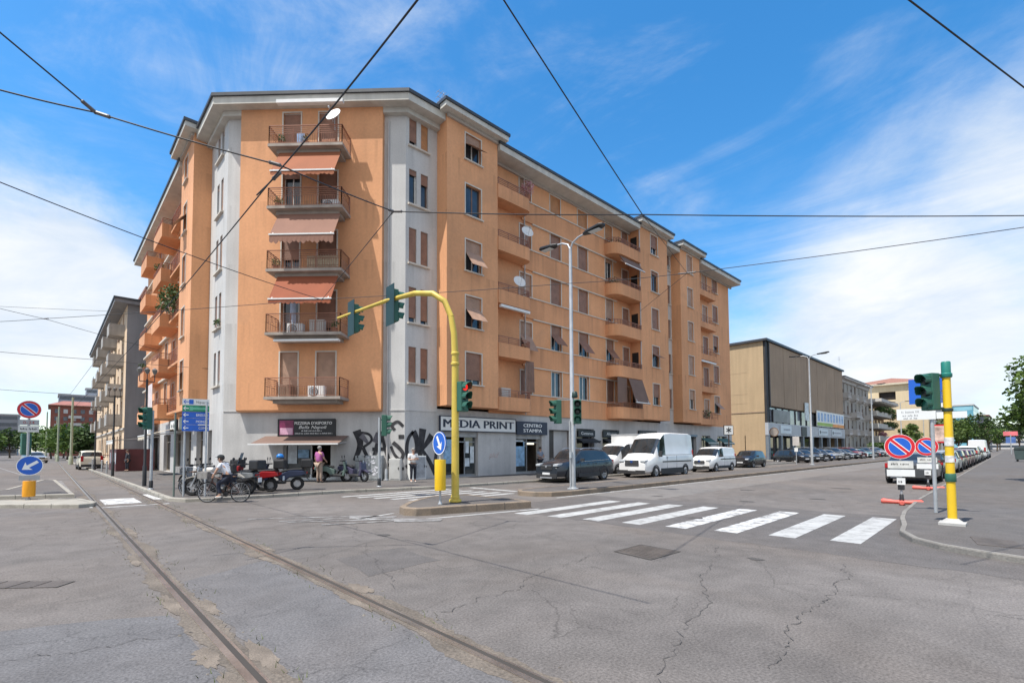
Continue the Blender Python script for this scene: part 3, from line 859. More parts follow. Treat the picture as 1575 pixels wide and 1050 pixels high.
# --- left street (s = -b)
glh = []
for k in range(5):
    for (a, b) in ((-31.95, -31.45), (-31.05, -30.55)): glh.append((a, b, GS[k], GS[k] + (1.95 if k < 4 else 1.55)))
wall(grey, fL, -33.35, -29.65, 3.82, TOP + .34, glh)
wl = winrow(-36.0, -35.0); gTL = tower(fL, -36.95, -33.35, wl)
lw = []; ld = []
for k in range(5):
    for (a, b) in ((-39.6, -38.5), (-41.9, -40.8)): ld.append((a, b, LV[k] + .1, LV[k] + 2.5))
    for (a, b) in ((-48.4, -47.2), ): lw.append((a, b, LV[k] + 1.05, LV[k] + 2.85))
    for (a, b) in ((-45.0, -44.0), (-52.6, -51.4)): ld.append((a, b, LV[k] + .1, LV[k] + 2.5))
wall(orange, fL, -59.5, -36.95, 4.0, TOP + .05, lw + ld)
for k in range(5):
    z0 = 3.95 if k == 0 else lint[k - 1]
    if k: fL.box(trim, -59.5, -37.0, z0 + .2, z0 + .34, -.02, .22)
# far end walls, backs
orange.quad((55.6, 22.7, 0), (55.6, 34.7, 0), (55.6, 34.7, TOP), (55.6, 22.7, TOP))
orange.quad((6.75, 59.5, 0), (18.75, 59.5, 0), (18.75, 59.5, TOP), (6.75, 59.5, TOP))
orange.quad((18.75, 34.7, 0), (55.6, 34.7, 0), (55.6, 34.7, TOP), (18.75, 34.7, TOP))
orange.quad((18.75, 34.7, 0), (18.75, 59.5, 0), (18.75, 59.5, TOP), (18.75, 34.7, TOP))
# ground storey with shop openings
shopC = [(3.3, 6.15, .13, 2.6)]
wall(base, fC, 0, 9.83, 0, 3.82, shopC, 0, .5)
shopR = [(16.2, 18.75, .13, 2.75), (21.9, 24.35, .13, 2.75), (25.1, 27.8, .13, 3.05), (28.1, 30.2, .13, 3.2), (31.3, 33.6, .13, 3.2), (36.4, 39.3, .13, 3.2), (41.0, 43.2, .13, 3.0), (44.5, 47.0, .13, 3.0), (48.2, 50.2, 1.0, 3.0), (51.9, 54.3, 1.0, 3.0)]
wall(base, fR, 13.7, 15.75, 0, 3.82)
wall(base, fR, 15.75, 55.6, 0, 4.0, shopR, 0, .55)
shopL = [(-33.0, -32.0, .13, 2.9), (-36.0, -34.2, .13, 3.0), (-39.5, -37.6, .13, 3.0), (-43.5, -41.0, .13, 3.0), (-48.0, -45.0, .13, 3.0), (-54.0, -51.0, .13, 3.0)]
wall(base, fL, -33.35, -29.65, 0, 3.82, shopL[:1], 0, .5)
wall(base, fL, -59.5, -33.35, 0, 4.0, shopL[1:], 0, .5)
bl = MB()
fC.box(bl, .02, 9.8, 3.80, 3.835, -.02, .03); fR.box(bl, 13.7, 15.7, 3.80, 3.835, -.02, .03)
build_pieces(grey, "grey_wall", M_GREY, bld); build_pieces(orange, "orange_wall", M_OR, bld); build_pieces(band, "spandrel_band", M_ORD, bld)
build_pieces(trim, "string_course", M_TRIM, bld); build_pieces(base, "ground_floor_wall", M_GREYL, bld); build_pieces(bl, "string_course", M_GREYL, bld)

# ------------------------------------------------------------------ eaves and roof
def eave(poly, z0, z1, zg, name="roof"):
    mb = MB(); mb.slab(poly, z0, z1); mb.cm = 1
    c = Vector((sum(p[0] for p in poly) / len(poly), sum(p[1] for p in poly) / len(poly)))
    pg = [tuple(Vector(p) + (Vector(p) - c).normalized() * .07) for p in poly]
    mb.slab(pg, z1 + .003, zg)
    return mb
OV = .85
q = OV * math.tan(R(22.5))
E_ = [(6.75 - OV, 33.2), (6.75 - OV, 29.65 - q), (13.7 - q, 22.7 - OV), (15.72, 22.7 - OV), (15.72, 34.0), (9, 34.0)]
rf = MB()
for (z0, z1, o_) in ((19.94, 20.22, .30), (20.22, 20.62, OV)):
    q2 = o_ * math.tan(R(22.5))
    rf.slab([(6.75 - o_, 33.3), (6.75 - o_, 29.65 - q2), (13.7 - q2, 22.7 - o_), (15.74, 22.7 - o_), (15.74, 33.9), (9, 33.9)], z0, z1 if z0 > 20 else z1 - .003)
rf.cm = 1
q2 = (OV + .1) * math.tan(R(22.5))
rf.slab([(6.75 - OV - .1, 33.3), (6.75 - OV - .1, 29.65 - q2), (13.7 - q2, 22.7 - OV - .1), (15.74, 22.7 - OV - .1), (15.74, 33.9), (9, 33.9)], 20.625, 20.80)
roof = rf.build("roof", [M_FASC, M_GUTT], bld)
def eave_box(s0, s1, f, zs, zt, over, back=6.0, inset=.35, ov_s=0.0):
    mb = MB()
    f.box(mb, s0 - ov_s, s1 + ov_s, zs, zt, -back, over)
    mb.cm = 1
    f.box(mb, s0 - ov_s - .08, s1 + ov_s + .08, zt + .003, zt + .17, -back, over + .08)
    mb.cm = 2
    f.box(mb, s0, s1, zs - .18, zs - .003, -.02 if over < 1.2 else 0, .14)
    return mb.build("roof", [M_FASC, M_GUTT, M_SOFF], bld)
eave_box(15.75, 19.55, FR(fR.P(0, 0, TD)[:2], (1, 0)), 20.58, 20.86, .55, ov_s=.45)
eave_box(35.5, 40.1, FR(fR.P(0, 0, TD)[:2], (1, 0)), 20.58, 20.86, .55, ov_s=.35)
eave_box(42.5, 46.5, FR(fR.P(0, 0, TD)[:2], (1, 0)), 20.58, 20.86, .55, ov_s=.35)
eave_box(-36.95, -33.35, FR(fL.P(0, 0, TD)[:2], (0, -1)), 20.58, 20.86, .55, ov_s=.45)
eave_box(19.6, 35.4, fR, 20.05, 20.42, 1.15)
eave_box(40.15, 42.45, fR, 20.05, 20.42, 1.0)
eave_box(46.55, 56.2, fR, 20.05, 20.42, 1.15)
eave_box(-60.0, -37.0, fL, 20.05, 20.42, 1.1)
rt = MB()
rt.quad((7.5, 33, 20.8), (14, 24, 20.8), (18, 28, 22.2), (14, 34, 22.2)); 
rt.quad((16, 23.5, 20.5), (55.6, 23.5, 20.5), (55.6, 28.7, 22.2), (16, 28.7, 22.2)); rt.quad((16, 34.7, 20.4), (55.6, 34.7, 20.4), (55.6, 28.7, 22.2), (16, 28.7, 22.2))
rt.quad((7.5, 33, 20.5), (7.5, 59.5, 20.5), (12.7, 59.5, 22.2), (12.7, 33, 22.2)); rt.quad((18.7, 33, 20.4), (18.7, 59.5, 20.4), (12.7, 59.5, 22.2), (12.7, 33, 22.2))
rt.build("roof_tiles", M_TILE, bld)
# ------------------------------------------------------------------ windows
OUT = ('out', .55); DN = ('down', 1); D8 = ('down', .85); D6 = ('down', .62); OP = ('down', .14); GL = ('down', 0)
tm = [D8, OUT, OUT, GL, OUT]
for h, m in zip(w1, [D8, ('out', .5), ('out', .6), GL, ('out', .25)]): window(gT1, *h, 0, m, M_SHUT2 if m[0] == 'out' else M_SHUT)
for h, m in zip(w2, [D6, ('out', .15), DN, OP, D6]): window(gT2, *h, 0, m, M_SHUT)
for h, m in zip(w3, [('down', .5), DN, DN, DN, DN]): window(gT3, *h, 0, m, M_SHUT2)
for h, m in zip(w4, [DN, D8, DN, DN, D6]): window(fR, *h, 0, m, M_SHUT)
gm = [(DN, D8), (D8, ('down', .88)), (DN, DN), (OP, ('down', .3)), (('down', .8), ('down', .9))]
for i, h in enumerate(gh):
    window(fR, *h, 0, gm[i // 2][i % 2], M_SHUTO if i == 9 else M_SHUT, surround=False, sill=False)
for k in range(5):
    s = MB(); fR.box(s, 13.83, 15.22, GS[k] - .09, GS[k] - .002, -.02, .14); s.build("window_sill", M_TRIM, bld)
    s = MB(); fL.box(s, -32.05, -30.45, GS[k] - .09, GS[k] - .002, -.02, .14); s.build("window_sill", M_TRIM, bld)
mm = {0: [GL, GL, DN], 1: [('out', .5), ('out', .62), ('out', .6)], 2: [DN, DN, D8], 3: [DN, DN, OP], 4: [DN, DN, D8]}
for i, h in enumerate(mw):
    window(fR, *h, 0, mm[i // 3][i % 3], M_SHUTO if i // 3 == 4 else None, surround=True, sill=False)
for i, h in enumerate(md):
    window(fR, *h, 0, ('out', .5) if i == 1 else (DN if i % 3 else D6), None, name="balcony_door", sill=False)
for i, h in enumerate(we): window(fR, *h, 0, [('out', .4), DN, D6, DN, DN][i])
for i, h in enumerate(de): window(fR, *h, 0, DN, name="balcony_door", sill=False)
for i, h in enumerate(doors):
    k, j = divmod(i, 2)
    window(pf, *h, 0, {0: DN, 1: (OP if j == 0 else ('down', .8)), 2: (D6 if j == 0 else D8), 3: (OP if j == 0 else ('down', .62)), 4: (DN if j == 0 else D8)}[k], M_SHUT if k else M_SHUT2, name="balcony_door", sill=False, dep=.28)
for i, h in enumerate(glh): window(fL, *h, 0, wrnd.choice([DN, D8, OP]), surround=False, sill=False)
for i, h in enumerate(wl): window(gTL, *h, 0, [('out', .3), DN, DN, ('out', .5), D8][i])
for i, h in enumerate(lw): window(fL, *h)
for i, h in enumerate(ld): window(fL, *h, 0, wrnd.choice([DN, D8, OP]), name="balcony_door", sill=False)

# ------------------------------------------------------------------ balconies
def slab_balcony(f, s0, s1, z, out, style='mixed', m=None, h=1.02, inner=0.0):
    mb = MB(); f.box(mb, s0, s1, z - .09, z + .05, inner, out)
    f.box(mb, s0 + .3, s1 - .3, z - .26, z - .093, inner, out - .35)
    b = mb.build("balcony", m or M_SLAB, bld)
    railing(f, s0 + .05, s1 - .05, z + .05, z + h, inner + .02, out - .05, b, style=style)
    return b
def box_balcony(f, s0, s1, z, out, side='L', par=.62, rail=.42, col=None, r=.7, depth_wall=0.0):
    """solid plastered parapet, one rounded end"""
    a = (s0, s1)
    def outline(o, e):
        pts = [(s0 - 0, depth_wall), ]
        if side == 'R':      # right end against a tower, left end rounded
            pts = [(s0, depth_wall)] + [(s0 + r - r * math.cos(R(t)), o - r + r * math.sin(R(t))) for t in range(0, 91, 15)] + [(s1, o), (s1, depth_wall)]
        elif side == 'L':
            pts = [(s0, depth_wall), (s0, o)] + [(s1 - r + r * math.sin(R(t)), o - r + r * math.cos(R(t))) for t in range(0, 91, 15)] + [(s1, depth_wall)]
        else:
            pts = [(s0, depth_wall), (s0, o), (s1, o), (s1, depth_wall)]
        return pts
    ol = outline(out, 0)
    mb = MB()
    def ring(z0, z1, o1, th=None):
        for (p, q_) in zip(o1, o1[1:]):
            mb.quad(f.P(p[0], z0, p[1]), f.P(q_[0], z0, q_[1]), f.P(q_[0], z1, q_[1]), f.P(p[0], z1, p[1]))
    inn = [(min(max(p[0], s0 + .12), s1 - .12), max(depth_wall, p[1] - .12)) for p in ol]
    z0, z1 = z - .28, z + par
    ring(z0, z1, ol); ring(z + .02, z1, inn)
    for (p, q_, p2, q2_) in zip(ol, ol[1:], inn, inn[1:]):
        mb.quad(f.P(p[0], z1, p[1]), f.P(q_[0], z1, q_[1]), f.P(q2_[0], z1, q2_[1]), f.P(p2[0], z1, p2[1]))
    mb.quad(*[f.P(p[0], z + .02, p[1]) for p in inn])
    mb.quad(*[f.P(p[0], z0, p[1]) for p in ol])
    b = mb.build("balcony", col or M_ORD, bld)
    k = MB()
    mid = [((p[0] + q_[0]) / 2, (p[1] + q_[1]) / 2) for p, q_ in zip(ol, inn)]
    for j in range(4):
        zz = z1 + rail * (j + 1) / 4 - .02
        for p, q_ in zip(mid, mid[1:]): k.bar(f.P(p[0], zz, p[1]), f.P(q_[0], zz, q_[1]), .045 if j == 3 else .024)
    acc = 0
    for i, p in enumerate(mid):
        k.bar(f.P(p[0], z1 - .02, p[1]), f.P(p[0], z1 + rail, p[1]), .03)
    p, q_ = (mid[1], mid[2]) if side == 'L' else (mid[-3], mid[-2])
    for t in (.33, .66):
        m_ = (p[0] + (q_[0] - p[0]) * t, p[1] + (q_[1] - p[1]) * t)
        k.bar(f.P(m_[0], z1 - .02, m_[1]), f.P(m_[0], z1 + rail, m_[1]), .03)
    k.build("railing", M_RAILB, b)
    return b
pbal = []
for k in range(5):
    pbal.append(slab_balcony(pf, 3.05, 6.95, LV[k] + .02, 1.25))
for k in range(5):
    box_balcony(fR, 19.56, 22.55, LV[k], 1.0, 'L', par=.55, rail=.45, r=.45)
    box_balcony(fR, 31.75, 35.49, LV[k], 1.12, 'R', par=.62, rail=.40, r=.95)
    box_balcony(fR, 46.51, 50.6, LV[k], .75, 'N', par=.30, rail=.7)
    box_balcony(fL, -46.0, -42.2, LV[k], 1.25, 'N', par=.68, rail=.42)
    box_balcony(fL, -53.6, -50.2, LV[k], 1.2, 'N', par=.68, rail=.42)
    slab_balcony(fL, -41.9, -37.2, LV[k], .75, style='horizontal', m=M_ORD)
# awnings of the chamfer balconies
def awning(f, s0, s1, zt, zb, d0, d1, m, name="awning", val=.28, parent=bld, front=None, arms=True, slant=0.0):
    """fabric sheet with a scalloped valance on a front bar"""
    mb = MB(); P = f.P; n = 14
    for i in range(n):
        a = s0 + (s1 - s0) * i / n; b = s0 + (s1 - s0) * (i + 1) / n
        top = [P(a + slant, zt, d0), P(b + slant, zt, d0)]; bot = [P(b, zb, d1), P(a, zb, d1)]
        mb.quad(*top, *bot); mb.quad(*[q - Vector((0, 0, .012)) for q in top + bot])
        if val:
            w = val * (1 + .12 * math.sin(i * 2.1))
            c = (a + b) / 2
            mb.add([P(a, zb - .02, d1 + .02), P(b, zb - .02, d1 + .02), P(b, zb - w * .8, d1 + .03), P(c, zb - w, d1 + .04), P(a, zb - w * .8, d1 + .03)], [[0, 1, 2, 3, 4]])
    mb.quad(P(s0 + slant, zt, d0), P(s0, zb, d1), P(s0, zb, d1 - .04), P(s0 + slant, zt - .02, d0 - .04))
    o = mb.build(name, m, parent)
    k = MB(); f.box(k, s0 - .03, s1 + .03, zb - .035, zb + .035, d1 - .03, d1 + .045)
    if arms:
        for s in (s0 + .15, s1 - .15): k.bar(P(s, zt - .35, d0), P(s, zb, d1), .035)
    k.build("front_bar", M_WHITE if front is None else front, o)
    return o
for k, m in ((1, M_AWN2), (2, M_AWNP), (3, M_AWN)):
    awning(pf, 3.48, 6.72 if k > 1 else 6.62, LV[k] + 3.02, LV[k] + 1.62, .95, 1.72, m, val=.26 if k != 2 else .46, slant=.05)
c = MB(); pf.box(c, 3.35, 6.85, LV[4] + 2.38, LV[4] + 2.56, .8, 1.05); c.build("rolled_awning", M_WHITE, bld)
c = MB(); pf.box(c, 3.45, 6.8, LV[0] + 2.9, LV[0] + 3.0, .9, 1.15); c.build("rolled_awning", M_WHITE, bld)
# awnings on the right street
awning(fR, 32.6, 35.35, LV[3] + 2.95, LV[3] + 2.1, .95, 1.5, M_AWNB, val=.1)
awning(fR, 33.4, 35.4, LV[0] + 2.95, LV[0] + 1.0, 1.1, 1.75, M_AWNB, val=.1)
c = MB(); fR.quad(c, 31.9, 33.2, LV[0] + .95, LV[0] + 2.95, 1.05); c.build("side_curtain", M_AWNB, bld)
c = MB(); fR.box(c, 19.7, 22.2, LV[1] + 2.75, LV[1] + 2.9, .9, 1.1); c.build("rolled_awning", M_WHITE, bld)
c = MB(); fR.box(c, 46.7, 50.0, LV[1] + 2.72, LV[1] + 2.86, .7, .9); c.build("rolled_awning", M_WHITE, bld)
# brown curtain hanging in the lowest left loggia
c = MB()
for i in range(10):
    a = 22.0 + i * .075; c.quad(fR.P(a, LV[0] + 1.0 - .0 * i, .9 + .04 * (i % 2)), fR.P(a + .075, LV[0] + 1.0, .9 + .04 * ((i + 1) % 2)), fR.P(a + .075, LV[0] + 3.0, .85), fR.P(a, LV[0] + 3.0, .85))
c.build("side_curtain", M_FRAMEB, bld)
# dark doors in the side of the second tower
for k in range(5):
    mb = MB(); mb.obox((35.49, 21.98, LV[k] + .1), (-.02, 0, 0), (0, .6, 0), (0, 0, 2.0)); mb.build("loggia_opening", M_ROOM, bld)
# downpipe on the chimney corner
dp = MB(); dp.tube([fC.P(8.9, .1, .06), fC.P(8.9, 19.6, .06)], .05, 8); dp.tube([fR.P(22.72, 4.0, .1), fR.P(22.72, 19.9, .1)], .045, 8); dp.tube([fR.P(35.45, 4.3, 1.0), fR.P(35.45, 20.0, 1.0)], .05, 8)
build_pieces(dp, "downpipe", mat("downpipe_paint", (.45, .43, .42), .6, .1, 2), bld)
# ------------------------------------------------------------------ shop fronts
M_NAVY = mat("sign_navy", (.018, .022, .045), .45, .1, 3)
M_SIGNW = mat("sign_white", (.72, .73, .72), .45, .04, 2)
M_LETW = mat("letter_white", (.82, .82, .80), .5, .0)
M_BLACK = mat("black_paint", (.02, .02, .022), .5, .2, 3)
M_GALV = mat("galvanised_steel", (.42, .44, .46), .45, .12, 5, metal=.35)
M_SHOPG = glass_mat("shop_glass", (.045, .055, .06), .05)
M_ROLLG = slat_mat("steel_shutter", (.40, .41, .42), .07)
M_POSTER = mat("poster_paper", (.60, .66, .70), .7, .25, 3)
M_POSTB = mat("poster_blue", (.25, .42, .60), .6, .35, 4)
M_LIT = mat("shop_lamp", (.9, .82, .65), .5, 0, emit=1.2)
def shopfront(f, h, door=None, shutter=.0, dark=True, frame=None, posters=(), dep=.30, split=3):
    s0, s1, z0, z1 = h
    fm = frame or mat("shop_frame_grey", (.30, .31, .32), .5, .1, 3, metal=.3)
    mb = MB(); g = -dep; t = .06
    f.box(mb, s0 + .003, s0 + t, z0, z1, g, g + .07); f.box(mb, s1 - t, s1 - .003, z0, z1, g, g + .07)
    f.box(mb, s0 + t, s1 - t, z1 - t, z1 - .003, g, g + .07); f.box(mb, s0 + t, s1 - t, z0, z0 + .12, g, g + .07)
    xs = [s0 + (s1 - s0) * i / split for i in range(1, split)]
    for x in xs: f.box(mb, x - .03, x + .03, z0 + .12, z1 - t, g, g + .06)
    if door is not None: f.box(mb, s0 + t, s1 - t, z1 - .62, z1 - .56, g, g + .05)
    o = mb.build("shop_window", fm, bld)
    p = MB(); edges = [s0 + t] + xs + [s1 - t]
    for i in range(split):
        if door == i: continue
        f.quad(p, edges[i], edges[i + 1], z0 + .12, z1 - t, g + .02)
    p.build("pane", M_SHOPG, o)
    r = MB(); P = f.P; D = g - 2.6        # the room behind
    r.quad(P(s0 - .6, z0, D), P(s1 + .6, z0, D), P(s1 + .6, z1 + .3, D), P(s0 - .6, z1 + .3, D))
    r.quad(P(s0 - .6, z0, g), P(s1 + .6, z0, g), P(s1 + .6, z0, D), P(s0 - .6, z0, D))
    r.quad(P(s0 - .6, z1 + .3, g), P(s1 + .6, z1 + .3, g), P(s1 + .6, z1 + .3, D), P(s0 - .6, z1 + .3, D))
    r.quad(P(s0 - .6, z0, g), P(s0 - .6, z0, D), P(s0 - .6, z1 + .3, D), P(s0 - .6, z1 + .3, g))
    r.quad(P(s1 + .6, z0, g), P(s1 + .6, z0, D), P(s1 + .6, z1 + .3, D), P(s1 + .6, z1 + .3, g))
    r.build("shop_interior", mat("shop_room", (.16, .13, .11), .9, .35, 1.2), bld)
    if shutter > 0:
        k = MB(); f.box(k, s0 + .01, s1 - .01, z1 - (z1 - z0) * shutter, z1 - .005, -.16, -.10); k.build("steel_shutter", M_ROLLG, o)
    for (a, b, c, e, m) in posters:
        k = MB(); f.box(k, a, b, c, e, g + .075, g + .08); k.build("poster", m, o)
    return o
h = shopC[0]
shopfront(fC, h, door=1, frame=mat("white_door_frame", (.66, .66, .64), .45, .05, 3), split=2, posters=[(3.45, 3.95, 1.0, 2.1, M_POSTER), (4.0, 4.6, 1.3, 1.75, M_POSTB)])
k = MB(); fC.box(k, 5.78, 6.12, .14, 2.4, -.28, -.22); k.build("shop_door", mat("white_door_frame", (.66, .66, .64)), bld)
sh = shopR
shopfront(fR, sh[0], door=1, shutter=.12, split=3, posters=[(16.3, 17.0, .9, 2.3, M_POSTB), (17.95, 18.2, 1.5, 2.2, M_POSTER), (18.3, 18.6, .9, 1.9, M_POSTER), (17.9, 18.25, .7, 1.2, M_POSTER)])
shopfront(fR, sh[1], door=1, shutter=.14, split=2, posters=[(22.0, 22.9, .6, 2.2, M_POSTB), (22.1, 22.8, 1.9, 2.3, M_POSTER)])
k = MB(); fR.box(k, 23.3, 24.1, 2.02, 2.16, -.6, -.5); k.build("shop_lamp", M_LIT, bld)
# blind grey panel shop, then dark windows with narrow awnings
mb = MB(); fR.box(mb, sh[2][0] + .9, sh[2][1] - .05, .14, 3.0, -.42, -.38); mb.build("grey_panel", M_GREYL, bld)
mb = MB(); fR.box(mb, sh[2][0] + .004, sh[2][0] + .9, .14, 3.04, -.44, -.41); mb.build("dark_panel", mat("dark_bronze", (.07, .06, .05), .5, .2, 2), bld)
for i in (3, 4, 5): shopfront(fR, sh[i], door=1, shutter=0, split=2, frame=mat("shop_frame_dark", (.06, .06, .065), .5, .15, 3))
for i in (6, 7): shopfront(fR, sh[i], split=2)
for i in (8, 9): shopfront(fR, sh[i], split=2)
for h in shopL: shopfront(fL, h, door=0, split=2, frame=mat("shop_frame_tan", (.30, .26, .21), .6, .1, 3), dep=.3)
for i in (8, 9):
    awning(fR, sh[i][0] - .1, sh[i][1] + .1, 2.75, 2.25, .03, .75, mat("awning_green", (.05, .12, .11), .8, .1, 2), val=.18, arms=False)
for i in (3, 4):
    awning(fR, sh[i][0] - .05, sh[i][1] + .05, 2.5, 2.28, .02, .55, mat("awning_black", (.035, .035, .04), .8, .1, 2), val=.15, arms=False, front=M_BLACK)
# brown awning over the pizzeria
o = awning(fC, 2.35, 6.85, 2.48, 2.03, .03, 1.62, M_AWNB, val=0, parent=bld)
# white tram-street awnings
for (a, b, z, dd, m) in ((-42.9, -39.3, 2.75, 2.2, mat("awning_striped", (.56, .50, .40), .85, .1, 2)), (-56.5, -50.0, 2.6, 3.0, mat("awning_white", (.70, .69, .66), .8, .08, 1.5))):
    awning(fL, a, b, z + .65, z, .05, dd, m, val=.3)
# brown glazed terrace under the far white awning
tr = thing("dining_terrace", "dark red wind screen with menu boards round the terrace under the white awning", "terrace", (fL.P(-53, .12, 1.6)))
mb = MB(); fL.box(mb, -56.3, -50.2, .12, 1.9, 2.75, 2.81); fL.box(mb, -56.3, -56.24, .12, 1.9, .3, 2.74); fL.box(mb, -50.26, -50.2, .12, 1.9, .3, 2.74)
mb.build("screen", mat("dark_red_screen", (.10, .022, .025), .5, .2, 2), tr)
mb = MB()
for s in (-55.3, -53.6, -52, -50.8): fL.box(mb, s, s + .45, .7, 1.6, 2.812, 2.825)
mb.build("menu_board", M_POSTER, tr)

# ------------------------------------------------------------------ shop signs
def board(name, label, f, s0, s1, z0, z1, d, m, fm=None, cat="shop sign", th=.10):
    t = thing(name, label, cat, f.P((s0 + s1) / 2, z0, d))
    mb = MB(); f.box(mb, s0, s1, z0, z1, d, d + th); mb.build("panel", m, t)
    if fm:
        k = MB(); w = .05
        f.box(k, s0 - w, s1 + w, z1 + .001, z1 + w, d, d + th + .02); f.box(k, s0 - w, s1 + w, z0 - w, z0 - .001, d, d + th + .02)
        f.box(k, s0 - w, s0 - .001, z0, z1, d, d + th + .02); f.box(k, s1 + .001, s1 + w, z0, z1, d, d + th + .02); k.build("frame", fm, t)
    return t
def letter(t, f, txt, s, z, h, d, m, width=None, bold=.0, align='LEFT', ital=0.0, name="lettering"):
    mb = MB(); text_mesh(mb, txt, f.P(s, z, d), f.u, (0, 0, 1), h, width, bold, align, ital)
    return mb.build(name, m, t)
t = board("shop_sign", "black pizzeria sign with a pink picture panel above the brown awning", fC, 3.12, 6.1, 2.5, 3.33, .05, M_BLACK, M_BLACK)
pk_ = MB(); fC.box(pk_, 3.16, 3.92, 2.53, 3.30, .152, .158); pk_.build("picture_panel", mat("sign_plum", (.22, .03, .10), .4, .4, 3), t)
pk_ = MB(); fC.box(pk_, 3.2, 3.88, 2.55, 2.9, .16, .166); pk_.build("picture_panel", mat("sign_pink", (.62, .36, .48), .4, .25, 6), t)
letter(t, fC, "PIZZERIA D'ASPORTO", 3.98, 3.08, .15, .157, M_LETW, 2.0, .02)
letter(t, fC, "Bella Napoli", 4.2, 2.86, .16, .157, M_LETW, 1.5, .01, ital=.3)
blur_lines("lettering", M_LETW, t, fC.P(4.35, 2.71, .157), fC.u, (0, 0, 1), 1.1, .07, 1)
blur_lines("lettering", M_LETW, t, fC.P(4.0, 2.57, .157), fC.u, (0, 0, 1), 2.0, .07, 2)
t = board("shop_sign", "long white sign with large dark letters MEDIA PRINT", fR, 15.9, 21.72, 2.80, 3.58, .06, M_SIGNW, M_NAVY)
letter(t, fR, "MEDIA PRINT", 16.1, 2.98, .46, .165, M_NAVY, 5.45, .05)
t = board("shop_sign", "dark navy sign with white letters CENTRO STAMPA", fR, 21.85, 24.75, 2.66, 3.52, .06, M_NAVY, None)
letter(t, fR, "CENTRO", 22.45, 3.16, .22, .165, M_LETW, 1.75, .036); letter(t, fR, "STAMPA", 22.45, 2.82, .22, .165, M_LETW, 1.75, .036)
t = board("shop_sign", "small black sign with white lettering beside the lamp post with signals", fR, 28.15, 30.15, 2.62, 3.1, .05, M_BLACK, None)
letter(t, fR, "Cattanea", 28.45, 2.76, .22, .155, M_LETW, 1.45, .005)
t = board("shop_sign", "small black sign reading Alonso over the shop behind the dark SUV", fR, 31.2, 33.3, 2.62, 3.1, .05, M_BLACK, None)
letter(t, fR, "Alonso", 31.6, 2.76, .24, .155, M_LETW, 1.35, .01, ital=.2)
t = board("shop_sign", "black sign with pale letters over the shop behind the white box truck", fR, 36.3, 39.2, 2.72, 3.25, .05, M_BLACK, None)
blur_lines("lettering", mat("letter_grey", (.35, .34, .32), .6), t, fR.P(36.5, 2.9, .155), fR.u, (0, 0, 1), 2.5, .2, 3)
for (a, b) in ((41.0, 43.2), (44.5, 47.0)):
    board("shop_sign", ("narrow blue grey sign above the shop behind the tall white van" if a < 42 else "narrow blue grey sign above the shop behind the small white van"), fR, a, b, 2.85, 3.05, .04, mat("sign_bluegrey", (.16, .22, .28), .5, .15, 2), None)
t = board("shop_sign", "white sign with black lettering over the tram street shops, beside the signal", fL, -40.6, -38.4, 3.1, 3.75, .6, M_SIGNW, M_BLACK)
blur_lines("lettering", M_BLACK, t, fL.P(-40.2, 3.25, .71), fL.u, (0, 0, 1), 1.4, .36, 4)
t = board("shop_sign", "dark square sign next to the white sign on the tram street front", fL, -38.0, -36.9, 3.1, 3.9, .5, mat("sign_dark_green", (.10, .12, .11), .5, .2, 2), None)
board("shop_sign", "white sign strip above the white awning on the tram street", fL, -55.5, -51, 3.3, 3.9, .3, M_SIGNW, None)

# ------------------------------------------------------------------ graffiti (paint on the ground floor wall)
M_GRAF = mat("black_spray", (.035, .034, .038), .85, .5, 4, fine=.2)
M_GRAFG = mat("grey_spray", (.12, .115, .13), .85, .5, 3, fine=.2)
class GFR:
    """unrolled wall: chamfer then street front"""
    def P(s, x, z, d=.012):
        return fC.P(x, z, d) if x < 9.83 else fR.P(13.7 + x - 9.83, z, d)
gf = GFR()
def gst(pts, w0, w1=None, m=0, mb=None):
    """a spray stroke of changing width"""
    w1 = w0 if w1 is None else w1; w0 *= 1.35; w1 *= 1.35
    P_ = []
    for i in range(len(pts) - 1):
        for k in range(6):
            t = k / 6; p0 = Vector(pts[max(0, i - 1)]); p1 = Vector(pts[i]); p2 = Vector(pts[i + 1]); p3 = Vector(pts[min(len(pts) - 1, i + 2)])
            P_.append(.5 * ((2 * p1) + (p2 - p0) * t + (2 * p0 - 5 * p1 + 4 * p2 - p3) * t * t + (-p0 + 3 * p1 - 3 * p2 + p3) * t ** 3))
    P_.append(Vector(pts[-1]))
    n = len(P_); L_ = []
    for i, p in enumerate(P_):
        d = (P_[min(i + 1, n - 1)] - P_[max(0, i - 1)]).normalized(); nn = Vector((-d.y, d.x)); w = (w0 + (w1 - w0) * i / (n - 1)) / 2
        L_.append((p + nn * w, p - nn * w))
    gst.k += 1; dd = .010 + .0006 * gst.k
    for (a, b), (c, e) in zip(L_, L_[1:]):
        if (a.x - 9.83) * (c.x - 9.83) < 0: continue
        mb.quad(gf.P(a.x, a.y, dd), gf.P(b.x, b.y, dd), gf.P(e.x, e.y, dd), gf.P(c.x, c.y, dd))
gst.k = 0
g1 = MB(); g2 = MB()
if g1.f: g1.build("graffiti", M_GRAF, bld)
g1 = MB()
# R
gst([(7.25, 2.75), (7.45, 2.0), (7.15, 1.15)], .34, .14, mb=g1); gst([(7.3, 2.65), (7.9, 2.55), (8.05, 2.2), (7.6, 1.85)], .10, mb=g1); gst([(7.6, 1.85), (7.85, 1.35), (8.1, 1.2)], .14, mb=g1)
gst([(7.5, 2.5), (7.85, 2.1)], .25, .1, mb=g2)
if g1.f: g1.build("graffiti", M_GRAF, bld)
g1 = MB()
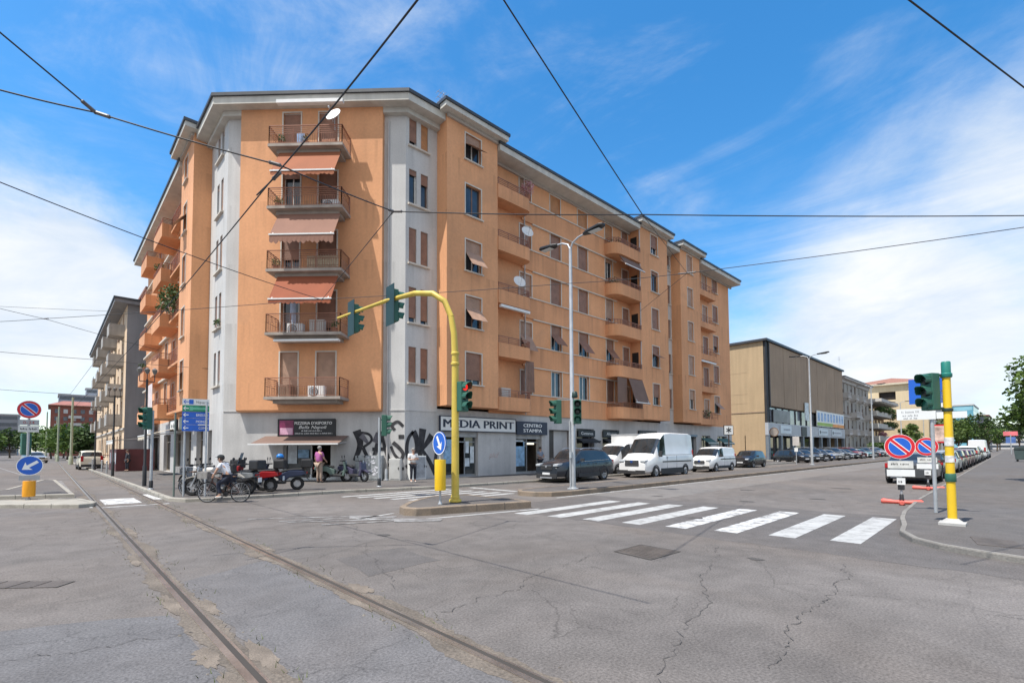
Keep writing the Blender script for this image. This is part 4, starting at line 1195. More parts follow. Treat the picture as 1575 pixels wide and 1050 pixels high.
# A
gst([(8.15, 1.2), (8.4, 2.0), (8.6, 2.7)], .12, .32, mb=g1); gst([(8.6, 2.7), (8.75, 1.9), (9.0, 1.15)], .1, .16, mb=g1); gst([(8.1, 1.75), (8.8, 1.75)], .14, mb=g1)
gst([(8.25, 2.1), (8.45, 2.6)], .25, mb=g2)
if g1.f: g1.build("graffiti", M_GRAF, bld)
g1 = MB()
# S
gst([(9.75, 2.95), (9.45, 3.2), (9.15, 3.0), (9.3, 2.75)], .12, mb=g1); gst([(9.1, 1.9), (9.3, 1.45), (9.6, 1.2), (9.75, 1.5), (9.5, 1.85), (9.2, 2.1)], .10, .16, mb=g1); gst([(9.5, 2.4), (9.8, 2.4)], .16, mb=g1)
if g1.f: g1.build("graffiti", M_GRAF, bld)
g1 = MB()
# O
gst([(10.35, 2.7), (10.05, 2.3), (9.95, 1.7), (10.1, 1.2), (10.4, 1.15), (10.6, 1.7), (10.55, 2.3), (10.35, 2.7)], .12, .26, mb=g1)
if g1.f: g1.build("graffiti", M_GRAF, bld)
g1 = MB()
# K
gst([(10.95, 2.85), (10.85, 2.0), (10.75, 1.1)], .34, .16, mb=g1); gst([(11.55, 2.5), (10.95, 1.75)], .32, .12, mb=g1); gst([(10.9, 1.7), (11.3, 1.2), (11.6, .7), (11.8, .35)], .14, .22, mb=g1)
gst([(11.75, 2.2), (11.85, 1.7), (11.78, 1.1), (11.8, .5)], .12, .18, mb=g1)
if g1.f: g1.build("graffiti", M_GRAF, bld)
g1 = MB()
# underline
gst([(8.9, .95), (9.4, .72), (9.8, .72)], .12, mb=g1); gst([(9.86, .75), (10.3, .98), (10.8, .95), (11.15, .7)], .14, .18, mb=g1)
g1.build("graffiti", M_GRAF, bld); g2.build("graffiti", M_GRAFG, bld)
for (txt, s, z, h, m) in (("pluf", 19.6, 1.2, .35, mat("pink_tag", (.48, .38, .36), .9, .3, 5)), ("h", 20.4, 2.2, .22, mat("grey_tag", (.30, .30, .31), .9, .3, 5))):
    mb = MB(); text_mesh(mb, txt, fR.P(s, z, .012), fR.u, (0, 0, 1), h, None, -.01, ital=.3); mb.build("graffiti", m, bld)

# ------------------------------------------------------------------ things on the facade
def dish(f, s, z, d, label, r=.42, az=-.3):
    t = thing("satellite_dish", label, "satellite dish", f.P(s, z - r, d), group="satellite dishes on the balconies")
    ax = (f.n * math.cos(az) + f.u * math.sin(az) + Vector((0, 0, .45))).normalized()
    mb = MB(); c = f.P(s, z, d)
    prof = [(.02, -.12), (r * .4, -.10), (r * .75, -.05), (r, .0), (r * .98, .012), (r * .72, -.035), (r * .38, -.085), (.02, -.105)]
    mb.lathe(c, prof, 20, ax); mb.build("reflector", M_WHITE, t, smooth=True)
    k = MB(); k.tube([c - Vector((0, 0, r)), c + ax * .38], .012, 6); k.ball(c + ax * .38, .05); k.build("feed_arm", M_GALV, t)
    k = MB(); k.tube([c - ax * .1, c - ax * .18 - Vector((0, 0, .7))], .025, 6); k.build("mast", M_GALV, t)
dish(pf, 6.45, LV[4] + 1.55, 1.25, "white satellite dish at the topmost balcony of the sunny corner front")
dish(fR, 22.1, LV[3] + 1.6, 1.0, "white satellite dish on the second balcony from the roof beside the tower")
dish(fR, 21.4, LV[2] + 1.45, .95, "white satellite dish on the middle balcony beside the tower")
def acunit(f, s, z, d, label):
    t = thing("air_conditioner", label, "air conditioner", f.P(s, z, d), group="air conditioners on the balconies")
    mb = MB(); f.box(mb, s - .42, s + .42, z, z + .6, d, d + .3); mb.build("case", M_WHITE, t, bevel=.02)
    k = MB(); c = f.P(s - .12, z + .3, d + .302); k.lathe(c, [(.24, 0), (.24, .012), (.2, .014)], 20, f.n); k.build("fan_grille", M_BLACK, t)
    k = MB()
    for i in range(4): k.lathe(c + f.n * .016, [(.05 + .05 * i, 0), (.058 + .05 * i, .004), (.05 + .05 * i, .006)], 20, f.n)
    k.build("guard", M_GALV, t)
acunit(pf, 5.5, LV[0] + .07, .45, "white air conditioner on the lowest balcony of the sunny corner front")
acunit(pf, 6.1, LV[3] + .07, .35, "white air conditioner on the second highest balcony of the sunny corner front")
acunit(pf, 4.3, LV[1] + .07, .35, "white air conditioner among the clutter on the balcony under the lowest orange awning")
def plant(name, label, cat, c, r, n, mcol, size=.10, pot=True, seed=1, group=None, flat=1.0):
    t = thing(name, label, cat, c, group=group); rnd = random.Random(seed); mb = MB()
    for i in range(n):
        d = Vector((rnd.gauss(0, 1), rnd.gauss(0, 1), rnd.gauss(0, 1))).normalized() * (rnd.random() ** .4) * r; d.z = d.z * flat + r * flat + (.25 if pot else 0)
        u = Vector((rnd.gauss(0, 1), rnd.gauss(0, 1), rnd.gauss(0, 1))).normalized(); w = u.cross(Vector((rnd.gauss(0, 1), rnd.gauss(0, 1), rnd.gauss(0, 1)))).normalized()
        p = Vector(c) + d; s = size * rnd.uniform(.6, 1.2)
        mb.quad(p - u * s, p + w * s * .5, p + u * s, p - w * s * .5)
    mb.build("foliage", mcol, t)
    if pot:
        k = MB(); k.lathe(c, [(.13, 0), (.17, .28), (.15, .28)], 12); k.build("pot", mat("terracotta", (.32, .13, .07), .8, .2, 4), t)
    return t
M_LEAFP = mat("pot_leaves", (.06, .11, .03), .7, .4, 6)
M_FLOW = mat("pink_flowers", (.55, .30, .32), .7, .4, 8)
plant("potted_plant", "pink flowering plant over the rail of the topmost balcony beside the tower", "plant", fR.P(22.35, LV[4] + .6, .8), .5, 260, M_FLOW, .09, seed=3)
plant("potted_plant", "green plant on the lowest balcony at the far end of the block", "plant", fR.P(48.3, LV[0] + .1, .5), .5, 160, M_LEAFP, .10, seed=4)
for i, (k, s) in enumerate(((3, 32.4), (4, 32.6))):
    plant("potted_plant", ("dark bush on the second highest rounded balcony of the street front", "dark plant on the highest rounded balcony of the street front")[i], "plant", fR.P(s, LV[k] + .1, .6), .45, 120, M_LEAFP, .09, seed=8 + i)
plant("climbing_plant", "green climbing plant hanging over a balcony of the tram street front", "plant", fL.P(-40.2, LV[2] + .2, .6), 1.1, 900, M_LEAFP, .13, pot=False, seed=5)
plant("potted_plant", "small green plant on the window sill of the grey corner strip", "plant", fL.P(-30.7, GS[1] + .02, .15), .22, 60, M_LEAFP, .08, pot=False, seed=6)
for i, (k, s) in enumerate(((2, -43.5), (1, -52.5), (3, -44.5))):
    plant("potted_plant", ("plant in a box on the middle balcony above the tram street awning", "plant on the far low balcony of the tram street front", "plant on the upper near balcony of the tram street front")[i], "plant", fL.P(s, LV[k] + .75, 1.05), .35, 120, M_LEAFP, .09, seed=18 + i)
# laundry and clutter on the balconies
def cloth(f, s0, s1, z0, z1, d, m, label, name="laundry", cat="laundry"):
    mb = MB(); n = 10
    for i in range(n):
        a = s0 + (s1 - s0) * i / n; b = s0 + (s1 - s0) * (i + 1) / n; w = lambda x: .03 * math.sin(x * 17)
        mb.quad(f.P(a, z0 + .03 * math.sin(a * 9), d + w(a) * 1.6), f.P(b, z0 + .03 * math.sin(b * 9), d + w(b) * 1.6), f.P(b, z1, d + w(b) * .4), f.P(a, z1, d + w(a) * .4))
    o = mb.build(name, m); o.modifiers.new("th", 'SOLIDIFY').thickness = .006
    tag(o, label, cat); return o
cloth(pf, 4.35, 4.75, LV[4] + .1, LV[4] + .9, .8, mat("cloth_blue", (.30, .42, .62), .9, .2, 3), "blue and white cloth drying on the topmost balcony")
cloth(pf, 4.0, 4.3, LV[1] + .7, LV[1] + 1.75, .55, mat("cloth_paleblue", (.52, .62, .76), .9, .15, 3), "pale blue clothes hanging on the balcony below the lowest orange awning")
cloth(fL, -47.5, -44.5, LV[0] + .6, LV[0] + 2.4, 1.3, mat("cloth_white", (.66, .58, .58), .9, .1, 2), "large pale sheet hanging from the lowest near balcony of the tram street front")
# chimneys, aerials
def aerial(x, y, z, h, label):
    t = thing("roof_aerial", label, "aerial", (x, y, z)); mb = MB(); mb.tube([(x, y, z), (x, y, z + h)], .022, 6); mb.build("mast", M_GALV, t)
    k = MB()
    for i in range(3):
        zz = z + h - .15 - i * .35; k.bar((x - .5, y, zz), (x + .5, y, zz), .02)
        for j in range(5): k.bar((x - .45 + j * .22, y - .25, zz), (x - .45 + j * .22, y + .25, zz), .014)
    k.build("elements", M_GALV, t)
aerial(17.5, 24.5, 21.2, 3.0, "thin aerial on the roof of the near tower")
aerial(103, 30, 17.0, 3.4, "tall aerial on the roof of the brown windowless building")
aerial(150, 33, 21, 4.5, "aerial on the red tiled roof far down the right street")
def chimney(x, y, z, label, w=.7, h=1.0):
    t = thing("chimney", label, "chimney", (x, y, z)); mb = MB(); mb.box((x, y, z + h / 2), (w, w, h)); mb.build("stack", M_BRICKC, t)
    k = MB(); k.box((x, y, z + h + .05), (w + .15, w + .15, .1))
    for i in (-1, 1):
        for j in (-1, 1): k.box((x + i * w * .36, y + j * w * .36, z + h + .2), (.09, .09, .2))
    k.box((x, y, z + h + .34), (w + .1, w + .1, .08)); k.build("cap", M_GUTT, t)
M_BRICKC = mat("chimney_render", (.22, .17, .14), .85, .2, 2)
chimney(14.3, 23.7, 20.8, "small dark chimney on the roof edge at the grey corner", .5, .5)
chimney(20.5, 24.2, 20.4, "small chimney behind the gutter next to the near tower", .5, .7)
chimney(33.5, 24.0, 20.4, "small chimney near the far end of the long gutter", .5, .6)
# ------------------------------------------------------------------ neighbouring buildings
M_TAN = mat("tan_render", (.46, .335, .20), .88, .06, .3, fine=.04, streak=.10)
M_BROWNP = mat("brown_panel", (.345, .25, .17), .85, .10, .25, fine=.05, streak=.10)
M_SEAM = mat("panel_seam", (.035, .033, .033), .7, .2, 1)
M_CREAM = mat("cream_render", (.55, .48, .36), .88, .08, .4, streak=.10)
M_STONEG = mat("grey_render", (.36, .335, .30), .88, .12, .5, streak=.16)
M_CONCD = mat("grey_endwall", (.26, .265, .28), .88, .10, .5, streak=.12)
M_BRICK = mat("red_brick_far", (.235, .085, .06), .9, .15, .8, fine=.15)
M_BAND = mat("pale_band", (.50, .48, .46), .8, .08, 1)
M_GLASSF = glass_mat("far_glass", (.05, .065, .085), .1)
M_GLASSB = mat("blue_glass_far", (.10, .30, .38), .15, .25, .1, spec=.7)
def body(mb, a0, a1, b0, b1, z0, z1, skip=()):
    p = [(a0, b0), (a1, b0), (a1, b1), (a0, b1)]
    for i in range(4):
        if i in skip: continue
        q, r = p[i], p[(i + 1) % 4]
        mb.quad((*q, z0), (*r, z0), (*r, z1), (*q, z1))
    mb.quad(*[(*q, z1) for q in p])
def win_grid(f, cols, rows, w, h, z0, dz, s0, ds): return [(s0 + i * ds, s0 + i * ds + w, z0 + j * dz, z0 + j * dz + h) for j in range(rows) for i in range(cols)]
def simple_win(f, h, par, fm, gm=None, sill=True, dep=.18, blind=0.0, bm_=None, name="window"):
    mb = MB(); s0, s1, z0, z1 = h; t = .07
    for (a, b, c, e) in ((s0, s0 + t, z0, z1), (s1 - t, s1, z0, z1), (s0 + t, s1 - t, z0, z0 + t), (s0 + t, s1 - t, z1 - t, z1), ((s0 + s1) / 2 - .03, (s0 + s1) / 2 + .03, z0 + t, z1 - t)):
        f.box(mb, a + .003, b - .003, c + .003, e - .003, -dep + .01, -dep + .06)
    if sill: f.box(mb, s0 - .1, s1 + .1, z0 - .1, z0 - .002, -.03, .12)
    mb.cm = 1; f.quad(mb, s0 + t, s1 - t, z0 + t, z1 - t, -dep + .02)
    mb.cm = 2
    if blind > 0: f.box(mb, s0 + .01, s1 - .01, z1 - (z1 - z0) * blind, z1 - .01, -dep + .07, -dep + .1)
    return mb.build(name, [fm, gm or M_GLASSF, bm_ or M_SHUT], par)

# --- brown windowless commercial building
cb = thing("commercial_building", "brown windowless building with tall panels above a dark glazed ground floor", "building", (90, 30, 0))
f1 = FR((0, 24.0), (1, 0)); f2 = FR((70.5, 0), (0, -1))
mb = MB(); body(mb, 70.5, 111, 24.3, 38, 0, 16.6, (0,)); mb.build("wall", M_TAN, cb)
mb = MB()
xs = [71.9 + i * 5.55 for i in range(8)] 
for i in range(7): f1.box(mb, xs[i] + .05, xs[i + 1] - .05, 7.5, 16.25, -.3, .05)
for i in range(7):
    for z in (10.2, 13.2): f1.box(mb, xs[i] + .09, xs[i + 1] - .09, z, z + .02, .05, .056)
build_pieces(mb, "panel", M_BROWNP, cb)
mb = MB(); f1.box(mb, 70.52, 111, 7.3, 16.3, -.5, -.31); f1.box(mb, 70.55, 71.3, 3.4, 16.3, -.3, -.02); f1.box(mb, 71.5, 71.8, 7.3, 16.3, -.3, .1); mb.build("dark_seam", M_SEAM, cb)
mb = MB(); mb.box((90.75, 31, 16.48), (41.1, 14.6, .3)); mb.build("roof", M_GUTT, cb)
mb = MB(); f1.box(mb, 70.5, 111, 3.45, 5.15, -.3, .12); mb.build("fascia", mat("fascia_grey", (.42, .44, .47), .5, .1, .8), cb)
mb = MB(); f1.quad(mb, 71.9, 110.8, 5.16, 7.3, -.28); mb.build("glass_band", glass_mat("band_glass", (.16, .18, .21), .12), cb)
mb = MB()
for i in range(15): f1.box(mb, 71.9 + i * 2.77, 71.98 + i * 2.77, 5.16, 7.3, -.27, -.15)
build_pieces(mb, "mullion", M_SEAM, cb)
mb = MB(); f1.box(mb, 70.5, 111, 0, 3.44, -3.0, -2.9); mb.build("shop_glass", M_SHOPG, cb)
mb = MB()
for i in range(9): f1.box(mb, 70.55 + i * 4.95, 71.15 + i * 4.95, 0, 3.44, -.3, .1)
build_pieces(mb, "column", mat("column_bluegrey", (.17, .20, .23), .5, .1, 1), cb)
mb = MB(); f2.box(mb, -37.8, -24.3, 6.55, 6.7, 0, .06); mb.build("string_course", M_BROWNP, cb)
mb = MB()
for z in (9.2, 12.2, 7.9): f2.box(mb, -29.5, -26.4, z, z + .015, 0, .012); f2.box(mb, -33.5, -30.4, z + 1.4, z + 1.415, 0, .012)
build_pieces(mb, "joint_line", M_BROWNP, cb)
mb = MB()
for z in (5.2, 8.6, 11.8): f2.box(mb, -29.9, -29.4, z, z + 1.4, 0, .03)
build_pieces(mb, "slit_window", M_ROOM, cb)
mb = MB(); f2.box(mb, -37.5, -29.5, 0, 2.6, 1.2, 3.0); mb.build("annex", mat("annex_red", (.34, .17, .11), .85, .2, 1), cb)
def panel_sign(lbl, s0, s1, z0, z1, d, m):
    return board("shop_sign", lbl, f1, s0, s1, z0, z1, d, m)
t = panel_sign("large white banner with blue lettering and green and orange stripes on the brown building", 92.5, 110, 5.3, 7.9, .14, M_SIGNW)
k = MB(); f1.box(k, 92.6, 102, 5.4, 5.95, .245, .255); k.build("green_stripe", mat("stripe_green", (.30, .45, .06), .5, .2, .5), t)
k = MB(); f1.box(k, 102.01, 109.9, 5.35, 5.9, .245, .255); k.build("orange_stripe", mat("stripe_orange", (.75, .28, .04), .5, .2, .5), t)
k = MB()
for i in range(9): f1.box(k, 93 + i * 1.9, 94.2 + i * 1.9, 6.2, 7.6, .246, .25)
k.build("lettering", mat("banner_blue", (.25, .38, .62), .5, .5, 1.5), t)
t = panel_sign("dark picture poster on the glass band near the left corner of the brown building", 73, 80, 5.3, 7.1, -.12, mat("poster_dark", (.14, .13, .14), .4, .7, .35))
panel_sign("white stacked direction panel before the brown building next to the lamp post", 86.2, 88.0, 6.0, 8.8, .2, mat("panel_pale", (.55, .60, .62), .5, .4, 2))
for (a, b, l) in ((75.0, 79.6, "pale blue sign on the grey fascia nearest the corner of the brown building"), (93.5, 99.0, "white sign with a dark logo on the grey fascia under the banner"), (101.5, 108, "white sign at the far end of the grey fascia under the banner")):
    t = panel_sign(l, a, b, 3.75, 4.9, .125, mat("sign_paleblue", (.55, .62, .68), .4, .1, 1))
    k = MB(); f1.box(k, a + 1.2, b - .6, 4.2, 4.45, .23, .236); k.build("lettering", mat("letter_slate", (.30, .33, .38), .5, .3, 3), t)
    if a > 90:
        k = MB(); k.lathe(f1.P(a + .7, 4.32, .23), [(.3, 0), (.3, .01)], 14, f1.n); k.build("emblem", M_BLACK, t)
t = panel_sign("dark sign with a pale letter in the middle of the grey fascia", 84.5, 87.0, 3.5, 4.95, .13, M_BLACK)

# --- classical block with balconies
cl = thing("apartment_building", "grey beige old apartment block with stone balconies next to the brown building", "apartment block", (124, 30, 0))
f3 = FR((0, 24.6), (1, 0))
ws = [(113.6 + i * 3.25, 114.8 + i * 3.25, 1.0 + j * 3.6 + (.5 if j == 0 else .35), 3.3 + j * 3.6 + .35) for j in range(4) for i in range(7)]
mb = MB(); wall(mb, f3, 112, 136.5, 0, 15.2, ws, 0, .25); body(mb, 112, 136.5, 24.6, 36, 0, 15.2, (0,)); mb.build("wall", M_STONEG, cl)
for i, h in enumerate(ws): simple_win(f3, h, cl, M_FRAMEB, blind=[0, .5, .9, .3][i % 4], bm_=mat("blind_grey", (.26, .24, .21), .7, .15, 3))
mb = MB(); f3.box(mb, 111.6, 137, 15.2, 15.5, -6, .9); f3.box(mb, 112, 136.5, 14.6, 15.18, -.02, .25); mb.cm = 1; f3.box(mb, 111.5, 137.1, 15.503, 15.65, -6, 1.0); mb.build("roof", [M_BAND, M_GUTT], cl)
mb = MB()
for z in (4.3, 7.9, 11.5): f3.box(mb, 112, 136.5, z - .1, z + .1, -.02, .12)
mb.build("string_course", M_BAND, cl)
def stone_balcony(f, s0, s1, z, par, out=1.1, m=None):
    mb = MB(); f.box(mb, s0, s1, z - .18, z, 0, out)
    f.box(mb, s0, s1, z + .88, z + 1.0, out - .18, out); f.box(mb, s0, s1, z, z + .12, out - .18, out)
    n = int((s1 - s0) / .22)
    for i in range(n + 1): 
        x = s0 + (s1 - s0 - .09) * i / n; f.box(mb, x, x + .09, z + .12, z + .88, out - .14, out - .04)
    for s in (s0, s1 - .12): f.box(mb, s, s + .12, z, z + .9, 0, out - .19)
    for s in (s0 + .2, s1 - .4): f.box(mb, s, s + .2, z - .5, z - .181, 0, out * .6)
    return mb.build("balcony", m or M_BAND, par)
for j in range(3):
    for i in (0, 2, 4, 6):
        if (i + j) % 4 == 1: continue
        stone_balcony(f3, 113.0 + i * 3.25, 115.4 + i * 3.25 + (2.5 if j == 1 and i == 2 else 0), 4.4 + j * 3.6, cl)
# --- terraced modern block with greenery
tb = thing("apartment_building", "modern block with wide white terraces full of plants under a red tiled roof", "apartment block", (146, 29, 0))
mb = MB(); body(mb, 139, 161, 25.8, 38, 0, 12.2); mb.build("wall", mat("terrace_wall", (.30, .20, .14), .88, .15, .5), tb)
for j, (z, o) in enumerate(((3.4, 22.9), (6.3, 23.1), (9.2, 23.3), (12.2, 22.6))):
    mb = MB(); mb.slab([(138, o), (158, o), (160.5, o + 2), (160.5, 25.7), (138, 25.7)], z - .2, z); mb.build("terrace_slab", M_BAND, tb)
    if j < 3:
        mb = MB(); mb.slab([(138, o), (158, o), (158, o + .15), (138, o + .15)], z + .003, z + .95); mb.slab([(138, o + .16), (138.15, o + .16), (138.15, 25.7), (138, 25.7)], z + .003, z + .95); mb.build("parapet", mat("parapet_white", (.52, .50, .46), .8, .12, 1), tb)
        mb = MB()
        for i in range(5): mb.obox((139.5 + i * 4, 25.78, z + .1), (1.8, 0, 0), (0, -.04, 0), (0, 0, 2.2))
        mb.build("window", M_GLASSF, tb)
mb = MB(); mb.slab([(137.5, 22.3), (159, 22.3), (161.5, 24.5), (161.5, 38), (137.5, 38)], 12.21, 12.9); mb.build("roof", M_BAND, tb)
mb = MB(); mb.slab([(138, 22.9), (160, 22.9), (160, 25.6), (138, 25.6)], 2.9, 3.15); mb.build("canopy", M_BAND, tb)
for i, (x, z, r) in enumerate(((141, 9.9, 1.1), (146, 9.9, 1.4), (152, 9.7, 1.5), (156.5, 8.6, 1.6), (150, 6.6, 1.2), (155, 6.3, 1.5), (143, 4.2, .9))):
    plant("terrace_plant", ("trailing shrubs on the top terrace of the white terraced block, left end", "dense shrubs in the middle of the top terrace of the white terraced block", "spilling shrub at the right of the top terrace of the white terraced block", "big bush hanging at the corner of the top terrace of the white terraced block", "shrub on the middle terrace of the white terraced block", "shrub hanging at the corner of the middle terrace of the white terraced block", "flowers on the lowest terrace of the white terraced block")[i], "shrub", (x, 23.2, z), r, 420, M_LEAFP if i != 6 else M_FLOW, .22, pot=False, seed=30 + i, flat=.6)
# --- tan block with tiled roof
tn = thing("apartment_building", "tall tan block with a bare sunny side wall and red tiled roof", "apartment block", (185, 26, 0))
f4 = FR((166, 0), (0, -1)); f5 = FR((0, 17.2), (1, 0))
hs = [(-27.5, -23.8, 14.6, 16.8)]
ws = [(168.5 + i * 4.0, 170.3 + i * 4.0, 4.6 + j * 3.3, 6.7 + j * 3.3) for j in range(4) for i in range(9)]
mb = MB(); wall(mb, f4, -36, -17.2, 0, 18.6, hs, 0, .8); wall(mb, f5, 166, 205, 0, 18.6, ws, 0, .25); body(mb, 166, 205, 17.2, 36, 0, 18.6, (0, 3)); mb.build("wall", mat("tan_sunny", (.60, .48, .31), .88, .05, .3, streak=.08), tn)
mb = MB(); f4.quad(mb, -27.5, -23.8, 14.6, 16.8, -.7); mb.build("loggia_opening", M_ROOM, tn)
for h in ws: simple_win(f5, h, tn, M_FRAMEW, blind=.5)
mb = MB(); mb.slab([(165.2, 16.3), (206, 16.3), (206, 36.5), (165.2, 36.5)], 18.61, 19.1); mb.build("eave", M_CREAM, tn)
mb = MB(); mb.quad((165.2, 16.3, 19.1), (206, 16.3, 19.1), (196, 26, 21.6), (176, 26, 21.6)); mb.quad((165.2, 16.3, 19.1), (176, 26, 21.6), (165.2, 36.5, 19.1)); mb.quad((206, 36.5, 19.1), (165.2, 36.5, 19.1), (176, 26, 21.6), (196, 26, 21.6)); mb.quad((206, 16.3, 19.1), (206, 36.5, 19.1), (196, 26, 21.6)); mb.build("roof", M_TILE, tn)
for j in range(3):
    mb = MB(); f5.box(mb, 167.5, 203, 4.3 + j * 3.3, 4.45 + j * 3.3, 0, 1.0); f5.box(mb, 167.5, 203, 4.45 + j * 3.3, 5.4 + j * 3.3, .9, 1.0); mb.build("balcony", M_BAND, tn)
# --- far towers on the right
def far_block(name, label, a0, a1, b0, b1, h, m, bandm, rows, cat="building", gm=None):
    t = thing(name, label, cat, ((a0 + a1) / 2, (b0 + b1) / 2, 0))
    mb = MB(); body(mb, a0, a1, b0, b1, 0, h); mb.build("wall", m, t)
    dz = h / rows
    mb = MB()
    for j in range(rows):
        z = j * dz + dz * .35
        mb.obox((a0 - .05, b0 + .4, z), (.04, 0, 0), (0, b1 - b0 - .8, 0), (0, 0, dz * .5)); mb.obox((a0 + .4, b0 - .05, z), (a1 - a0 - .8, 0, 0), (0, .04, 0), (0, 0, dz * .5))
    mb.build("window_band", gm or M_GLASSF, t)
    mb = MB(); mb.box(((a0 + a1) / 2, (b0 + b1) / 2, h + .3), (a1 - a0 + .6, b1 - b0 + .6, .6)); mb.build("roof", bandm, t)
    return t
far_block("office_building", "pale blue glass office block far down the right street", 335, 375, 17.5, 30, 22.5, M_GLASSB, M_BAND, 6, gm=mat("pale_blue_band", (.22, .44, .52), .2, .2, .2))
far_block("office_building", "dark office block with an orange edge beyond the glass block", 380, 410, 13.8, 20, 19, mat("dark_facade", (.10, .10, .13), .6, .2, .2), M_BRICK, 6)
far_block("apartment_building", "distant low block at the end of the right street", 520, 560, -10, 24, 16, M_BAND, M_GUTT, 5)

# --- second block on the tram street
b2 = thing("apartment_building", "old block with a bare dark grey end wall and stone balconies on the tram street", "apartment block", (11, 85, 0))
f6 = FR((5.6, 0), (0, -1)); 
ws = [(-68.2 - i * 4.1, -67.0 - i * 4.1, 4.9 + j * 3.2, 7.1 + j * 3.2) for j in range(4) for i in range(8)] + [(-68.3 - i * 3.0, -67.1 - i * 3.0, 1.3, 3.4) for i in range(11)]
mb = MB(); wall(mb, f6, -104, -64, 0, 17.0, ws, 0, .25); mb.quad((5.6, 104, 0), (19, 104, 0), (19, 104, 17), (5.6, 104, 17)); mb.quad((19, 64, 0), (19, 104, 0), (19, 104, 17), (19, 64, 17)); mb.build("wall", mat("ochre_old", (.68, .51, .35), .88, .12, .5, streak=.2), b2)
mb = MB(); mb.quad((5.6, 64, 0), (19, 64, 0), (19, 64, 17), (5.6, 64, 17)); mb.build("end_wall", M_CONCD, b2)
for h in ws: simple_win(f6, h, b2, M_FRAMEB, blind=wrnd.choice([0, .4, .9]))
mb = MB(); mb.slab([(4.5, 63.4), (20, 63.4), (20, 104.5), (4.5, 104.5)], 17.01, 17.35); mb.cm = 1; mb.slab([(4.4, 63.3), (20, 63.3), (20, 104.6), (4.4, 104.6)], 17.353, 17.55); mb.build("roof", [M_CONCD, M_GUTT], b2)
mb = MB(); body(mb, 8, 16, 67, 80, 17.55, 19.6); mb.build("penthouse", mat("ochre_old", (.55, .40, .24)), b2)
mb = MB(); mb.slab([(7.3, 66.3), (16.6, 66.3), (16.6, 80.6), (7.3, 80.6)], 19.61, 19.9); mb.build("penthouse_roof", M_TILE, b2)
for j in range(4):
    for i in (0, 2, 4, 6):
        s = -68.9 - i * 4.1; z = 4.75 + j * 3.2
        mb = MB(); f6.box(mb, s, s + 2.7, z - .3, z + .9, 1.15, 1.3); f6.box(mb, s, s + .12, z - .3, z + .9, 0, 1.14); f6.box(mb, s + 2.58, s + 2.7, z - .3, z + .9, 0, 1.14); f6.box(mb, s + .121, s + 2.579, z - .3, z - .1, 0, 1.14); mb.build("balcony", mat("balcony_grey", (.36, .345, .325), .85, .12, 1, streak=.15), b2)
        mb = MB()
        for r_ in (1.05, 1.2): mb.bar(f6.P(s, z + r_, 1.2), f6.P(s + 2.7, z + r_, 1.2), .03)
        mb.build("railing", M_BLACK, b2)
mb = MB(); f6.box(mb, -104, -64, 3.95, 4.15, -.02, .12); mb.build("string_course", M_BAND, b2)
# --- far brick block, grey towers behind the trees on the left
rb = thing("apartment_building", "dark red brick block far down the tram street behind the trees", "apartment block", (8, 278, 0))
mb = MB(); body(mb, .2, 26, 268, 292, 0, 20.2); mb.build("wall", M_BRICK, rb)
f7 = FR((0, 268), (1, 0)); f8 = FR((.2, 0), (0, -1))
for j in range(6):
    for i in range(6):
        mb = MB(); s = 1.4 + i * 2.6; f7.box(mb, s, s + 1.3, 2.3 + j * 3.0, 3.9 + j * 3.0, 0, .08); mb.build("window", M_GLASSF if (i + j) % 3 else M_BAND, rb)
mb = MB(); mb.slab([(-.6, 267.2), (27, 267.2), (27, 293), (-.6, 293)], 20.21, 20.6); mb.build("eave", M_TILE, rb)
mb = MB(); mb.quad((-.6, 267.2, 20.6), (27, 267.2, 20.6), (22, 280, 23.2), (4, 280, 23.2)); mb.quad((-.6, 267.2, 20.6), (4, 280, 23.2), (-.6, 293, 20.6)); mb.quad((27, 293, 20.6), (-.6, 293, 20.6), (4, 280, 23.2), (22, 280, 23.2)); mb.build("roof", mat("tile_far", (.30, .12, .09), .85, .2, .5), rb)
for j in range(3):
    mb = MB(); f7.box(mb, 5.5, 9.5, 9.3 + j * 3.0, 9.5 + j * 3.0, 0, 1.2); f7.box(mb, 5.5, 9.5, 9.5 + j * 3.0, 10.4 + j * 3.0, 1.1, 1.2); mb.build("balcony", M_BAND if j else mat("balcony_teal", (.05, .22, .24), .6, .1, 1), rb)
far_block("apartment_building", "grey slab tower rising behind the red brick block", 3, 24, 330, 350, 30, mat("tower_grey", (.30, .32, .36), .8, .1, .2), M_BAND, 9)
far_block("apartment_building", "small grey plant tower above the far slab behind the brick block", 14, 19, 352, 360, 36, mat("tower_grey", (.30, .32, .36)), M_BAND, 11)
far_block("apartment_building", "grey tower at the far left edge behind the trees", -20.5, -12, 365, 385, 21, mat("tower_grey2", (.32, .32, .33), .8, .1, .2), M_BAND, 6)
far_block("apartment_building", "white tower with red stripes at the left edge of the photo", -27, -20.8, 350, 362, 17, M_BAND, M_BRICK, 5, gm=M_BRICK)
